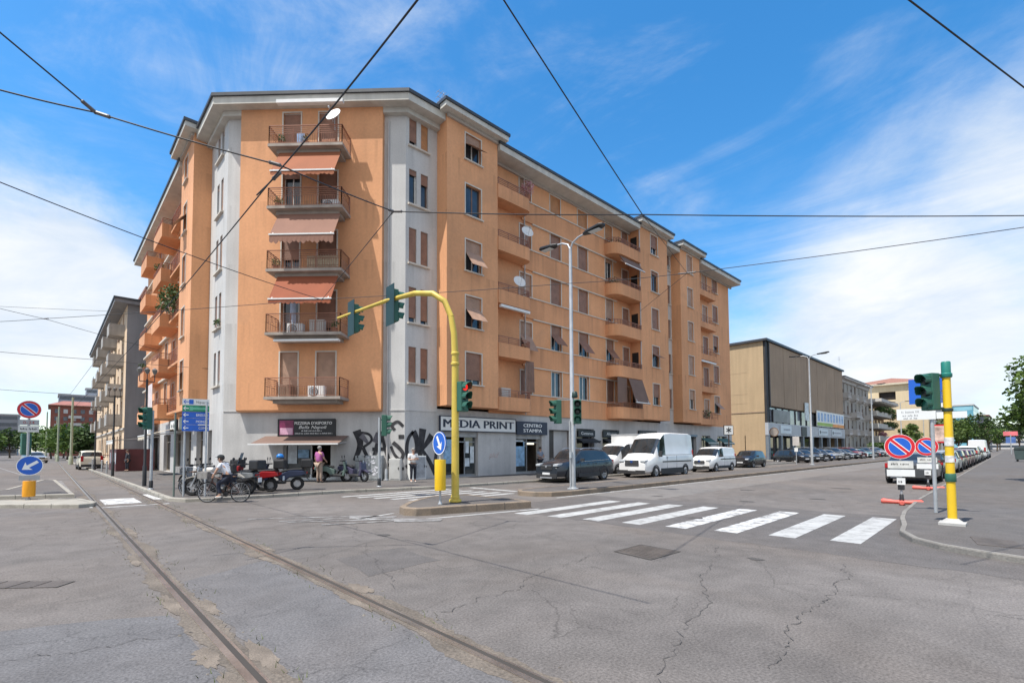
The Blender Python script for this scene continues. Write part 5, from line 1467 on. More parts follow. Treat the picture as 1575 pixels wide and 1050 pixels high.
# ------------------------------------------------------------------ signals, signs, lamps
M_YEL = mat("yellow_mast_paint", (.62, .46, .075), .5, .14, 1.6, fine=.06, streak=.15, stain=((.30, .22, .07), 1.8, .62, .6))
M_YELB = mat("yellow_plastic", (.80, .50, .012), .4, .06, 2)
M_GRN = mat("signal_green", (.025, .11, .075), .5, .15, 3)
M_GRND = mat("signal_dark", (.012, .035, .028), .5, .2, 3)
M_BLUE = mat("sign_blue", (.012, .11, .52), .4, .06, 2)
M_RED = mat("sign_red", (.60, .018, .03), .4, .06, 2)
M_LRED = mat("lamp_red", (.9, .03, .02), .4, 0, emit=.7)
M_LOFF = mat("lamp_off", (.02, .03, .028), .25, .2, 6)
M_LGRN = mat("lamp_green_off", (.03, .16, .12), .25, .2, 6)
M_CONC = mat("concrete", (.42, .41, .39), .85, .12, 2, fine=.1)
M_SIGNG = mat("sign_back_grey", (.36, .37, .38), .5, .1, 3, metal=.3)

def basis(d):
    d = Vector((d[0], d[1], 0)).normalized(); return d, Vector((-d.y, d.x, 0))      # facing, left-hand side
def signal_head(parent, c, face, lit=None, h=.98, w=.30, back=False, name="signal_head"):
    """three lamps with visors; c = centre of the box, face = direction the lamps look"""
    d, l = basis(face); c = Vector(c); mb = MB(); dep = .22
    mb.obox(c - l * w / 2 - d * dep / 2 - Vector((0, 0, h / 2)), l * w, d * dep, Vector((0, 0, h)))
    o = mb.build(name, M_GRN, parent, bevel=.02)
    if back:
        k = MB(); k.obox(c - l * w * 1.0 - d * (dep / 2 + .02) - Vector((0, 0, h * .62)), l * w * 2.0, d * .015, Vector((0, 0, h * 1.24))); k.build("backboard", M_GRND, o)
    for i, z in enumerate((h * .32, 0, -h * .32)):
        p = c + d * (dep / 2 + .001) + Vector((0, 0, z)); r = h * .125
        k = MB(); k.lathe(p, [(r, 0), (r * .9, .02), (r * .5, .035), (.005, .04)], 16, d)
        k.build("lamp", (M_LRED if (lit == 'red' and i == 0) else (M_LGRN if i == 2 else M_LOFF)), o, smooth=True)
        k = MB(); n = 12; r2 = r * 1.18
        for j in range(n):
            a0 = R(-30 + 240 * j / n); a1 = R(-30 + 240 * (j + 1) / n)
            q = lambda a, t: p + l * math.cos(a) * r2 + Vector((0, 0, math.sin(a) * r2)) + d * t
            ln = lambda a: .15 + .09 * max(0, math.sin(a)) 
            k.quad(q(a0, 0), q(a1, 0), q(a1, ln(a1)), q(a0, ln(a0)))
        v = k.build("visor", M_GRN, o); v.modifiers.new("th", 'SOLIDIFY').thickness = .008
    return o
def pole(parent, a, r, h, m, name="pole", base=True, n=12):
    mb = MB(); r = r if isinstance(r, tuple) else (r, r)
    mb.tube([a, (a[0], a[1], a[2] + h)], [r[0], r[1]], n)
    o = mb.build(name, m, parent, smooth=False, autos=40)
    if base:
        k = MB(); k.lathe(a, [(r[0] * 2.0, 0), (r[0] * 2.0, .02), (r[0] * 1.25, .05), (r[0] * 1.15, .09)], 14); k.build("base", m, parent, autos=40)
    return o
RIGHT = Vector((.725, -.6887, 0)); FWD = Vector((.6887, .725, 0)); AA = Vector((1, 0, 0)); BB = Vector((0, 1, 0))

# --- yellow mast arm on the small island
P0 = Vector((8.47, 11.29, .2))
ma = thing("traffic_light", "tall yellow curved mast arm with signal heads on the small kerbed island", "traffic light", P0)
arm = [P0, P0 + Vector((0, 0, 4.2)), P0 + Vector((-.04, .0, 4.85)), P0 + Vector((-.10, .06, 5.35)), P0 + Vector((-.22, .22, 5.82)), P0 + Vector((-.40, .55, 6.08)), P0 + Vector((-.60, 1.2, 6.20)), P0 + Vector((-.80, 2.6, 6.24)), P0 + Vector((-1.02, 5.65, 6.26))]
mb = MB(); mb.tube(arm[:4], [.112, .100, .090, .085], 16); mb.build("pole", M_YEL, ma, autos=50)
mb = MB(); mb.tube(arm[3:], [.085, .085, .085, .08, .06, .04], 14); mb.build("arm", M_YEL, ma, autos=50)
mb = MB()
for z, r in ((3.95, .125), (4.25, .12), (.02, .18), (.12, .13)): mb.lathe(P0 + Vector((0, 0, z)), [(r, 0), (r, .05), (r * .85, .07)], 16)
build_pieces(mb, "collar", M_YEL, ma)
h1 = P0 + Vector((.13, -.17, 3.02)); signal_head(ma, h1, RIGHT * .75 - FWD * .66, 'red', .86, .28)
for t, hh in ((P0 + Vector((-.73, 2.32, 6.04)), 1.02), (P0 + Vector((-.90, 4.69, 6.07)), .98)):
    signal_head(ma, t + RIGHT * .05, RIGHT * .75 + FWD * .62, None, hh, .28, back=True)
# --- keep-left bollard sign in front of it
P1 = Vector((7.88, 11.19, .2))
def disc(parent, c, face, r, m, th=.03, name="disc", n=28, z=0.0):
    d, l = basis(face); mb = MB(); mb.lathe(Vector(c) + d * z, [(r, 0), (r, th)], n, d); return mb.build(name, m, parent, autos=40)
def ring(parent, c, face, r0, r1, m, z, name="rim", n=28):
    d, l = basis(face); c = Vector(c); mb = MB(); q = lambda r, a: c + d * z + (l * math.cos(a) + Vector((0, 0, 1)) * math.sin(a)) * r
    for i in range(n):
        a, b = 2 * PI * i / n, 2 * PI * (i + 1) / n
        mb.quad(q(r0, a), q(r1, a), q(r1, b), q(r0, b))
    return mb.build(name, m, parent)
def arrow(parent, c, face, ln, ang, m, z, w=.10):
    """flat arrow; ang measured from screen-right of a viewer facing the sign"""
    d, l = basis(face); rgt = l        # viewer looking at the sign sees +l on the right
    x = rgt * math.cos(ang) + Vector((0, 0, 1)) * math.sin(ang); y = rgt * -math.sin(ang) + Vector((0, 0, 1)) * math.cos(ang)
    pts = [(-ln, -w / 2), (ln * .25, -w / 2), (ln * .1, -w * 1.7), (ln, 0), (ln * .1, w * 1.7), (ln * .25, w / 2), (-ln, w / 2)]
    mb = MB(); c = Vector(c) + d * z; mb.quad(*[c + x * p[0] + y * p[1] for p in pts]); return mb.build("arrow", m, parent)
def tocam(p): v = Vector((-p[0], -p[1], 0)); return v.normalized()
kl = thing("road_sign", "blue round arrow sign over a yellow cylinder on the small kerbed island", "road sign", P1)
pole(kl, P1, .03, 1.95, M_GALV)
mb = MB(); mb.lathe(P1 + Vector((0, 0, .38)), [(.15, 0), (.155, .03), (.155, .82), (.15, .85)], 20); mb.build("reflector_cylinder", M_YELB, kl, autos=40)
c = P1 + Vector((0, 0, 1.68)); fc = (tocam(P1) * .62 - RIGHT * .78)
fc = Vector((fc.x, fc.y, 0)).normalized()
disc(kl, c - fc * .05, fc, .32, M_BLUE, z=.06); ring(kl, c - fc * .05, fc, .295, .32, M_LETW, .093); arrow(kl, c - fc * .05, fc, .22, R(-62), M_LETW, .094, .085)

# --- central lamp posts with double heads
def lamp_post(loc, label, h=9.6, group="double headed lamp posts on the long island", rz=0.0):
    t = thing("street_lamp", label, "street lamp", loc, group=group); x, y, z = loc
    mb = MB(); mb.tube([(x, y, z), (x, y, z + .01), (x, y, z + 2.6), (x, y, z + 2.65), (x, y, z + h - .2)], [.11, .11, .105, .085, .06], 14); mb.build("pole", M_GALV, t, autos=40)
    mb = MB(); mb.lathe((x, y, z), [(.22, 0), (.22, .03), (.14, .05), (.13, .1)], 14); mb.build("base", M_GALV, t, autos=40)
    for s in (-1, 1):
        dr = Vector((.0, s, 0)); dr.rotate(Matrix.Rotation(rz, 3, 'Z'))
        p = Vector((x, y, z + h - .25)); e = p + dr * .75 + Vector((0, 0, .42 if s < 0 else .42))
        k = MB(); k.tube([p, p + dr * .12 + Vector((0, 0, .25)), p + dr * .4 + Vector((0, 0, .38)), e], .035, 8); a = k.build("arm", M_GALV, t, autos=50)
        k = MB(); sd = dr.cross(Vector((0, 0, 1))); f0 = e - dr * .1; tip = e + dr * .85 + Vector((0, 0, .06)); up = Vector((0, 0, 1))
        pts = [f0 - sd * .06, f0 + dr * .25 - sd * .17, tip - dr * .15 - sd * .17, tip - sd * .09, tip + sd * .09, tip - dr * .15 + sd * .17, f0 + dr * .25 + sd * .17, f0 + sd * .06]
        n = len(pts); k.add([q - up * .045 for q in pts] + [q + up * .045 for q in pts], [list(range(n))[::-1], [n + i for i in range(n)]] + [[i, (i + 1) % n, n + (i + 1) % n, n + i] for i in range(n)])
        hd = k.build("lamp_head", M_BLACK, t, bevel=.02)
        k = MB(); q0 = f0 + dr * .3 - up * .05; k.obox(q0 - sd * .12, sd * .24, dr * .5, -up * .01); k.build("lens", mat("lamp_lens", (.62, .64, .62), .3, .1, 4), hd)
    return t
L1 = Vector((14.6, 12.0, .17))
lamp_post(L1, "tall grey lamp post with two heads and signals at the nose of the long island", 9.55)
for loc, lb in (((49.5, 13.2, .17), "tall grey double lamp post standing before the brown windowless building"), ((79.5, 14.0, .17), "tall grey double lamp post standing before the old stone balcony block"),
                ((113, 15.6, .17), "farther grey double lamp post seen beyond the terraced block"), ((150, 16.5, .17), "farthest grey double lamp post on the long island")):
    lamp_post(loc, lb, 9.7)
# signals on the first lamp post: posts of their own
sg = thing("traffic_light", "pair of green signal heads fixed on the lamp post at the island nose", "traffic light", L1 + Vector((0, 0, 2.2)))
signal_head(sg, L1 + Vector((.05, -.22, 2.95)), Vector((-.75, -.65, 0)), None, .92, .3)
signal_head(sg, L1 + Vector((-.52, .28, 2.95)), Vector((-.9, .42, 0)), None, .9, .28)
mb = MB(); mb.bar(L1 + Vector((0, 0, 3.42)), L1 + Vector((-.52, .28, 3.42)), .03); mb.bar(L1 + Vector((0, 0, 2.55)), L1 + Vector((-.52, .28, 2.55)), .03); mb.bar(L1 + Vector((0, 0, 3.3)), L1 + Vector((.05, -.2, 3.3)), .05); mb.build("bracket", M_GALV, sg)
mb = MB(); mb.lathe(L1 + Vector((.02, -.12, 3.5)), [(.10, 0), (.12, .04), (.10, .2), (.06, .24)], 12); mb.build("beacon", M_GRND, sg, autos=40)
mb = MB(); mb.tube([L1 + Vector((-.14, 0, .0)), L1 + Vector((-.14, 0, 2.6))], .03, 8); mb.box(L1 + Vector((-.15, -.05, 1.3)), (.1, .1, .22)); mb.build("cable_pipe", M_GALV, sg)

# --- yellow signal post on the right pavement
P2 = Vector((13.61, 1.1, .10))
yp = thing("traffic_light", "yellow signal post with a green head at the right pavement corner", "traffic light", P2)
mb = MB(); mb.tube([P2 + Vector((0, 0, .05)), P2 + Vector((.01, 0, 3.05))], [.078, .070], 16); mb.build("pole", mat("yellow_post_paint", (.80, .52, .02), .45, .10, 1.5, fine=.04, streak=.12, stain=((.62, .60, .52), 2.2, .66, .6)), yp, autos=40)
mb = MB(); mb.box(P2 + Vector((0, 0, .02)), (.42, .42, .05)); mb.lathe(P2 + Vector((0, 0, .045)), [(.2, 0), (.12, .06), (.1, .08)], 14); mb.build("base", M_CONC, yp, autos=40)
mb = MB(); mb.lathe(P2 + Vector((.01, 0, 3.05)), [(.09, 0), (.10, .02), (.10, .08), (.08, .1), (.08, .32), (.068, .34)], 12); mb.build("cap", mat("signal_teal", (.015, .19, .15), .45, .1, 3), yp, autos=40)
for z, hh, m in ((.88, .16, M_GRN), (2.34, .06, M_GRND)):
    mb = MB(); mb.lathe(P2 + Vector((0, 0, z)), [(.088, 0), (.092, .01), (.092, hh), (.086, hh + .01)], 16); mb.build("band", m, yp, autos=40)
for z, hh in ((1.62, .18), (1.28, .14)):
    mb = MB(); mb.lathe(P2 + Vector((0, 0, z)), [(.0785, 0), (.0785, hh)], 16); mb.build("sticker", mat("sticker_white", (.68, .66, .64), .5, .3, 12), yp, autos=40)
hc = P2 + Vector((-.13, .25, 2.76)); signal_head(yp, hc, Vector((-.82, .45, 0)), None, .78, .25)
mb = MB(); mb.bar(P2 + Vector((0, 0, 3.1)), hc + Vector((0, 0, .36)), .05); mb.bar(P2 + Vector((0, 0, 2.4)), hc + Vector((0, 0, -.34)), .04); mb.build("bracket", M_GRND, yp)
# --- grey post with a blue panel and white street plates
P3 = Vector((15.76, 1.57, .10))
gp = thing("road_sign", "thin grey post with a blue panel and white street name plates behind the signal", "road sign", P3)
pole(gp, P3, .04, 3.3, M_GALV, base=False)
d3 = tocam(P3); l3 = Vector((-d3.y, d3.x, 0))
def plate(parent, c, d, w, h, m, z=.05, th=.02, name="panel"):
    d, l = basis(d); c = Vector(c); mb = MB(); mb.obox(c - l * w / 2 + d * z - Vector((0, 0, h / 2)), l * w, d * th, Vector((0, 0, h))); return mb.build(name, m, parent)
def plate_blur(parent, c, d, w, h, m, seed, z=.073):
    d, l = basis(d); return blur_lines("lettering", m, parent, Vector(c) + d * z - l * w / 2 - Vector((0, 0, h / 2)), l, (0, 0, 1), w, h, seed)
def plate_text(parent, txt, c, d, h, m, width=None, z=.073, bold=.01, align='CENTER'):
    d, l = basis(d); mb = MB(); text_mesh(mb, txt, Vector(c) + d * z - Vector((0, 0, h / 2)), l, (0, 0, 1), h, width, bold, align); return mb.build("lettering", m, parent)
c = P3 + Vector((0, 0, 2.98)) - l3 * .06
plate(gp, c, d3, .72, .62, M_BLUE)
k = plate(gp, c + Vector((0, 0, .2)) - l3 * .02, d3, .14, .12, M_LETW, .071, .004, "symbol"); plate(gp, c + Vector((0, 0, -.12)) - l3 * .02, d3, .12, .05, M_LETW, .071, .004, "symbol")
plate(gp, P3 + Vector((0, 0, 2.78)) + l3 * .28, d3, .2, .42, M_SIGNW)
c = P3 + Vector((0, 0, 2.42)) - l3 * .3; plate(gp, c, d3, .75, .28, M_SIGNW)
for i, dz in enumerate((.06, -.03, -.1)): plate_blur(gp, c - l3 * .1 + Vector((0, 0, dz)), d3, .36 - .04 * i, .05, mat("letter_grey2", (.25, .26, .28), .6), 14 + i)
plate(gp, P3 + Vector((0, 0, 2.37)) + l3 * .36, d3, .55, .16, M_SIGNW)
# --- temporary no-parking stands
def noparking(parent, c, d, r):
    disc(parent, c, d, r, M_LETW, .02, "disc", z=.0); ring(parent, c, d, r * .74, r * .97, M_RED, .0215); d_, l_ = basis(d)
    disc(parent, c, d, r * .71, M_BLUE, .0015, "blue_field", z=.0215)
    cc = Vector(c) + d_ * .0245; x = (l_ * .7071 + Vector((0, 0, -.7071))); y = (l_ * .7071 + Vector((0, 0, .7071)))
    mb = MB(); w = r * .16; mb.quad(*[cc + x * a + y * b for a, b in ((-r * .73, -w), (r * .73, -w), (r * .73, w), (-r * .73, w))]); mb.build("slash", M_LETW, parent)
    mb = MB(); w = r * .10; cc = cc + d_ * .0015; mb.quad(*[cc + x * a + y * b for a, b in ((-r * .75, -w), (r * .75, -w), (r * .75, w), (-r * .75, w))]); mb.build("slash", M_RED, parent)
def temp_stand(loc, label, sc=1.0):
    loc = Vector(loc); d = tocam(loc); l = Vector((-d.y, d.x, 0)); t = thing("no_parking_stand", label, "road sign", loc, group="temporary no parking stands")
    mb = MB()
    for a in (0, 1):
        v = (l if a == 0 else d)
        n = 6
        mb.tube([loc + v * x * .5 + Vector((0, 0, .05 + .02 * abs(x))) for x in (-1, -.9, -.3, .3, .9, 1)], [.05, .085, .06, .06, .085, .05], 8)
    mb.build("base", mat("red_plastic", (.62, .12, .09), .5, .12, 3), t, autos=50)
    mb = MB(); mb.tube([loc + Vector((0, 0, .03)), loc + Vector((0, 0, 1.75))], .028, 8); mb.build("pole", M_GALV, t)
    k = MB(); k.lathe(loc + Vector((0, 0, .06)), [(.06, 0), (.05, .22), (.035, .24)], 10); k.build("socket", M_BLACK, t, autos=40)
    c = loc + Vector((0, 0, 1.72)); noparking(t, c + d * .04, d, .37)
    plate(t, loc + Vector((0, 0, 1.18)), d, .60, .22, mat("sign_dull", (.60, .60, .57), .5, .15, 4)); plate_blur(t, loc + Vector((0, 0, 1.2)), d, .44, .07, M_BLACK, 11)
    plate(t, loc + Vector((0, 0, .93)), d, .66, .2, M_SIGNW)
    plate(t, loc + Vector((0, 0, .93)) - l * .12, d, .26, .3, M_SIGNG, .02, .02, "bracket")
    plate(t, loc + Vector((0, 0, .68)), d, .2, .2, M_SIGNW); plate_blur(t, loc + Vector((0, 0, .68)), d, .12, .09, M_BLACK, 20)
    k = MB(); k.box(loc + Vector((0, 0, .6)) - d * .04, (.18, .14, .35)); k.build("lamp_box", M_BLACK, t)
temp_stand((18.6, 2.62, 0), "nearer temporary no parking sign on a red plastic foot at the right kerb")
temp_stand((25.6, 2.75, 0), "farther temporary no parking sign, partly hidden by the yellow signal post")

# --- left island: no parking sign and blue arrow with yellow box
Q = Vector((-.56, 25.6, .14)); d = tocam(Q)
t = thing("road_sign", "no parking sign with two grey plates on a post on the left tram island", "road sign", Q)
pole(t, Q, .04, 3.15, M_GALV); noparking(t, Q + Vector((0, 0, 3.14)) + d * .06, d, .33)
plate(t, Q + Vector((0, 0, 2.66)), d, .56, .20, M_SIGNG); plate(t, Q + Vector((0, 0, 2.42)), d, .56, .24, mat("sign_dull", (.60, .60, .57)))
plate_text(t, "0-24", Q + Vector((0, 0, 2.66)), d, .10, mat("letter_dullred", (.35, .06, .05), .6), .3); plate_blur(t, Q + Vector((0, 0, 2.42)), d, .44, .08, M_BLACK, 12)
sgx = signal_head(t, Q + Vector((-.06, .2, 1.85)), Vector((-.2, 1, 0)), None, .8, .27)
Q = Vector((-.44, 22.95, .12)); d = tocam(Q)
t = thing("road_sign", "blue round arrow sign above an orange yellow cylinder on the left tram island", "road sign", Q)
pole(t, Q, .03, 1.4, M_GALV); disc(t, Q + Vector((0, 0, 1.13)), d, .325, M_BLUE, z=.04); ring(t, Q + Vector((0, 0, 1.13)), d, .305, .325, M_LETW, .0735); arrow(t, Q + Vector((0, 0, 1.13)), d, .23, R(215), M_LETW, .0745, .09)
plate(t, Q + Vector((0, 0, .72)), d, .5, .16, M_SIGNG, .04)
mb = MB(); mb.lathe(Q + Vector((0, 0, .10)), [(.16, 0), (.165, .03), (.165, .49), (.16, .52)], 20); mb.build("reflector_cylinder", mat("amber_plastic", (.78, .33, .01), .4, .06, 2), t, autos=40)

# --- direction signs at the corner, on two posts
S0, S1 = Vector((3.46, 20.37, .12)), Vector((4.0, 19.81, .12))
d = tocam((S0 + S1) / 2); mid = (S0 + S1) / 2; l = Vector((-d.y, d.x, 0))
t = thing("direction_sign", "stack of white, green and blue direction panels with arrows on two posts", "direction sign", mid)
for s in (S0, S1): pole(t, s, .032, 3.3, M_GALV, base=False, n=8)
for i, (m, tx) in enumerate(((M_SIGNW, "Niguarda"), (mat("sign_green", (.012, .25, .13), .4, .06, 2), ""), (M_BLUE, "BRESSO"), (M_BLUE, "MONZA"), (M_BLUE, "COMO"))):
    c = mid + Vector((0, 0, 3.30 - i * .228)); p = plate(t, c, d, .80, .216, m, .05, .02)
    ml = M_LETW if i else M_BLACK
    k = MB(); x0 = c - l * .29 + d * .074
    ln = .08
    k.quad(*[x0 + l * a + Vector((0, 0, b)) for a, b in ((-ln, 0), (-.02, .07), (0, .05), (-.045, .014), (ln, .014), (ln, -.014), (-.045, -.014), (0, -.05), (-.02, -.07))]); k.build("arrow", M_BLUE if i == 0 else M_LETW, t)
    if tx: plate_text(t, tx, c + l * .37, d, .085, ml, .36 if i != 4 else .28, .074, .012, 'RIGHT')
    if i == 0: plate(t, c - l * .14, d, .13, .16, M_BLUE, .071, .004, "symbol")
    if i == 1: plate(t, c + l * .14, d, .46, .08, mat("sign_green_pale", (.12, .42, .28), .4, .2, 6), .071, .004, "symbol"); plate(t, c - l * .14, d, .10, .14, mat("sign_green_pale", (.12, .42, .28)), .071, .004, "symbol")
mb = MB(); mb.box(mid + Vector((0, 0, 2.3)) - d * .02, (.05, .05, .05)); mb.bar(S0 + Vector((0, 0, 3.2)), S1 + Vector((0, 0, 3.2)), .04); mb.bar(S0 + Vector((0, 0, 2.5)), S1 + Vector((0, 0, 2.5)), .04); mb.build("cross_bar", M_GALV, t)
t = thing("signpost", "thin bare green post just left of the direction panels", "post", (3.22, 20.63, .12)); pole(t, Vector((3.22, 20.63, .12)), .03, 2.9, mat("post_green", (.12, .16, .14), .5, .1, 3), base=False, n=8)
k = MB(); k.lathe((3.22, 20.63, 3.02), [(.03, 0), (.035, .02), (.01, .05)], 8); k.build("cap", M_BLACK, t)
# --- signals on the tram street corner and the zebra
def ped_signal(loc, label, face, h=3.1, poleM=None, foot=True):
    loc = Vector(loc); t = thing("traffic_light", label, "traffic light", loc)
    pole(t, loc, .055, h, poleM or M_GALV, n=10)
    dd = Vector(face).normalized(); signal_head(t, loc + dd * .2 + Vector((0, 0, h - .35)), dd, None, .92, .3)
    if foot: k = MB(); k.lathe(loc, [(.075, .02), (.075, .34), (.06, .36)], 10); k.build("foot_sleeve", M_BLACK, t, autos=40)
    k = MB(); k.bar(loc + Vector((0, 0, h - .1)), loc + dd * .2 + Vector((0, 0, h - .1)), .04); k.bar(loc + Vector((0, 0, h - .7)), loc + dd * .2 + Vector((0, 0, h - .7)), .04); k.build("bracket", M_GRND, t)
    return t
ped_signal((3.14, 25.25, .12), "grey signal post with a green head on the tram street pavement", (-.75, -.35, 0), 3.3)
ped_signal((10.43, 19.36, .12), "thin signal post with a dark green head before the graffiti wall", (.85, -.5, 0), 3.0)
# black lamp posts of the tram street
def black_lamp(loc, label, h=4.7):
    loc = Vector(loc); t = thing("street_lamp", label, "street lamp", loc, group="black lamp posts on the tram street")
    mb = MB(); mb.tube([loc, loc + Vector((0, 0, .9)), loc + Vector((0, 0, .95)), loc + Vector((0, 0, h))], [.085, .08, .055, .045], 10); mb.build("pole", M_BLACK, t, autos=40)
    k = MB(); k.bar(loc + Vector((-.28, 0, h - .1)), loc + Vector((.28, 0, h - .1)), .035)
    k.bar(loc + Vector((-.28, 0, h - .1)), loc + Vector((-.28, 0, h + .25)), .03); k.bar(loc + Vector((.28, 0, h - .1)), loc + Vector((.28, 0, h + .25)), .03); k.bar(loc + Vector((0, 0, h)), loc + Vector((0, 0, h + .35)), .03); k.build("crown", M_BLACK, t)
    k = MB()
    for x in (-.28, 0, .28): k.lathe(loc + Vector((x, 0, h + .26)), [(.05, 0), (.10, .12), (.11, .2), (.03, .28)], 10)
    k.build("lanterns", mat("lantern_glass", (.16, .15, .14), .3, .1, 4), t, autos=50)
black_lamp((3.22, 27.85, .12), "black triple lantern lamp post in front of the tram street shops", 4.9)
black_lamp((3.02, 40.46, .12), "slim black lamp post before the dark grey end wall", 5.2)
black_lamp((2.9, 55.0, .12), "black lamp post farther up the tram street near the white van", 5.0)
# tram mast poles
for i, (x, y, lb) in enumerate(((2.2, 88, "nearest pale green tram pole beyond the white van"), (1.2, 120, "second pale green tram pole by the trees"), (-.4, 150, "third pale green tram pole by the trees"), (1.5, 185, "farthest pale green tram pole by the trees"))):
    t = thing("tram_pole", lb, "pole", (x, y, 0)); mb = MB(); mb.tube([(x, y, 0), (x, y, 9 + i * .8)], [.17, .12], 10); mb.build("pole", mat("pale_green_pole", (.34, .37, .27), .6, .1, 1), t, autos=40)
    k = MB(); k.lathe((x, y, 0), [(.26, 0), (.24, 1.0), (.18, 1.1)], 10); k.build("base", mat("pale_green_pole", (.34, .37, .27)), t, autos=40)
# stop sign, billboards, dumpster
t = thing("stop_sign", "white square sign with a dark star emblem on a brown post past the block", "sign", (45.6, 18.9, .12)); loc = Vector((45.6, 18.9, .12)); d = tocam(loc); d = Vector((-.6, -.8, 0))
pole(t, loc, .06, 2.8, mat("post_brown", (.05, .035, .03), .6, .1, 2), base=False); plate(t, loc + Vector((0, 0, 3.25)), d, .95, .9, mat("plate_dark", (.05, .05, .05), .5), -.06, .06); plate(t, loc + Vector((0, 0, 3.25)), d, .83, .78, M_SIGNW, .001, .03)
d_, l_ = basis(d); k = MB()
for a in range(3): v = (l_ * math.cos(R(30 + a * 60)) + Vector((0, 0, math.sin(R(30 + a * 60))))) ; k.bar(loc + Vector((0, 0, 3.25)) + d_ * .035 - v * .27, loc + Vector((0, 0, 3.25)) + d_ * .035 + v * .27, .09, .01, up=d_)
k.build("emblem", M_BLACK, t)
t = thing("round_mirror", "brown round traffic mirror on a post beside the brown building", "mirror", (63, 20.8, 0)); loc = Vector((63, 20.8, 0)); pole(t, loc, .08, 3.4, mat("post_brown", (.05, .035, .03)), base=False); d = Vector((-.7, -.7, 0)); disc(t, loc + Vector((0, 0, 3.6)), d, .55, mat("mirror_frame", (.22, .13, .08), .5, .1, 2), .06, z=.1); disc(t, loc + Vector((0, 0, 3.6)), d, .46, mat("mirror_face", (.35, .30, .26), .15, .3, 1.5), .004, "mirror_face", z=.161)
t = thing("billboard", "small red framed poster panel standing far down the right street", "billboard", (92, 8.2, 0)); loc = Vector((92, 8.2, 0)); d = tocam(loc); pole(t, loc, .08, 2.4, M_GALV, base=False); plate(t, loc + Vector((0, 0, 3.6)), d, 1.9, 2.6, M_RED, .0, .12); plate(t, loc + Vector((0, 0, 3.6)), d, 1.5, 2.2, mat("poster_skin", (.55, .40, .34), .5, .6, 1.2), .121, .01, "poster")
t = thing("poster_stand", "white information panel on a post before the brown building, left of the lamp", "sign", (56.5, 16.5, 0)); loc = Vector((56.5, 16.5, 0)); d = tocam(loc); pole(t, loc, .04, 2.9, M_GALV, base=False); plate(t, loc + Vector((0, 0, 2.4)), d, .6, .95, mat("panel_grey_pale", (.50, .47, .45), .5, .15, 2)); plate(t, loc + Vector((0, 0, 1.5)), d, .32, .4, M_SIGNW)
t = thing("waste_container", "dark grey green waste container far along the right pavement at the photo edge", "waste container", (76, -.13, .1)); loc = Vector((76, -.13, .1))
mb = MB(); mb.prism([(-.95, .2), (.95, .2), (1.05, 1.25), (-1.05, 1.25)], loc + Vector((-.6, 0, 0)), (0, 1, 0), (0, 0, 1), (1.2, 0, 0)); mb.build("bin_body", mat("bin_green", (.055, .085, .085), .55, .15, 2), t, bevel=.03)
mb = MB(); mb.prism([(-1.1, 1.26), (1.1, 1.26), (1.0, 1.5), (.4, 1.62), (-.4, 1.62), (-1.0, 1.5)], loc + Vector((-.65, 0, 0)), (0, 1, 0), (0, 0, 1), (1.3, 0, 0)); mb.build("lid", mat("bin_lid", (.04, .06, .06), .5, .15, 2), t, bevel=.03)
for x in (-.4, .4):
    for y in (-.8, .8): mb = MB(); mb.lathe(loc + Vector((x, y, .1)), [(.1, -.03), (.1, .03)], 12, (1, 0, 0)); mb.build("wheel", M_BLACK, t)
t = thing("street_sign", "distant red and blue shop signs beyond the parked cars at the far right", "sign", (150, 2.2, .1)); loc = Vector((150, 2.2, .1)); d = tocam(loc); pole(t, loc, .1, 4.2, M_GALV, base=False); plate(t, loc + Vector((0, 0, 4.4)), d, 2.2, .9, mat("neon_pink", (.75, .18, .20), .5, .2, .5)); plate(t, loc + Vector((0, 0, 3.0)), d, 1.5, 1.3, mat("shop_blue", (.10, .20, .50), .5, .4, .5))
# bollards with railings on the tram street
for i, (x, y) in enumerate(((3.1, 46), (3.1, 50.5), (4.6, 50), (3.0, 60))):
    t = thing("bollard", "small steel bollard on the tram street pavement", "bollard", (x, y, .12), group="steel bollards on the tram street pavement"); mb = MB(); mb.tube([(x, y, .12), (x, y, .95)], .05, 8); mb.build("post", M_GALV, t, autos=40); k = MB(); k.ball((x, y, .98), .065, 8, 6); k.build("knob", M_GALV, t, smooth=True)
# junk, utility boxes and the tyre-black planters by the pizzeria
t = thing("bench_planter", "long black planter box left of the pizzeria door", "planter", fC.P(2.7, .12, .8)); mb = MB(); fC.box(mb, 1.6, 3.1, .12, .62, .5, 1.0); mb.build("box", M_BLACK, t, bevel=.02); k = MB(); fC.box(k, 1.56, 3.14, .621, .67, .46, 1.04); k.build("rim", mat("black_trim", (.04, .04, .042), .4, .1, 3), t)
def cabinet(name, lb, cat, s0, s1, h, d0, d1, m, fr=None, f=None):
    f = f or fC; t = thing(name, lb, cat, f.P((s0 + s1) / 2, .12, (d0 + d1) / 2)); mb = MB(); f.box(mb, s0, s1, .12, h, d0, d1); mb.build("case", m, t, bevel=.015)
    k = MB(); f.box(k, s0 + .05, s1 - .05, .2, h - .06, d1 + .001, d1 + .012); k.build("door", fr or m, t)
    k = MB(); f.box(k, s1 - .12, s1 - .08, (h) * .55, h * .55 + .12, d1 + .013, d1 + .03); k.build("handle", M_BLACK, t)
    return t
cabinet("utility_cabinet", "pale utility cabinet by the corner under the graffiti", "utility cabinet", 9.1, 9.7, 1.25, .02, .38, mat("cab_pale", (.52, .52, .50), .6, .1, 3))
cabinet("utility_cabinet", "white framed glass notice case behind the woman at the corner", "notice case", 13.85, 14.85, 1.38, .03, .3, M_SIGNW, mat("notice_grey", (.34, .35, .37), .4, .3, 4), fR)
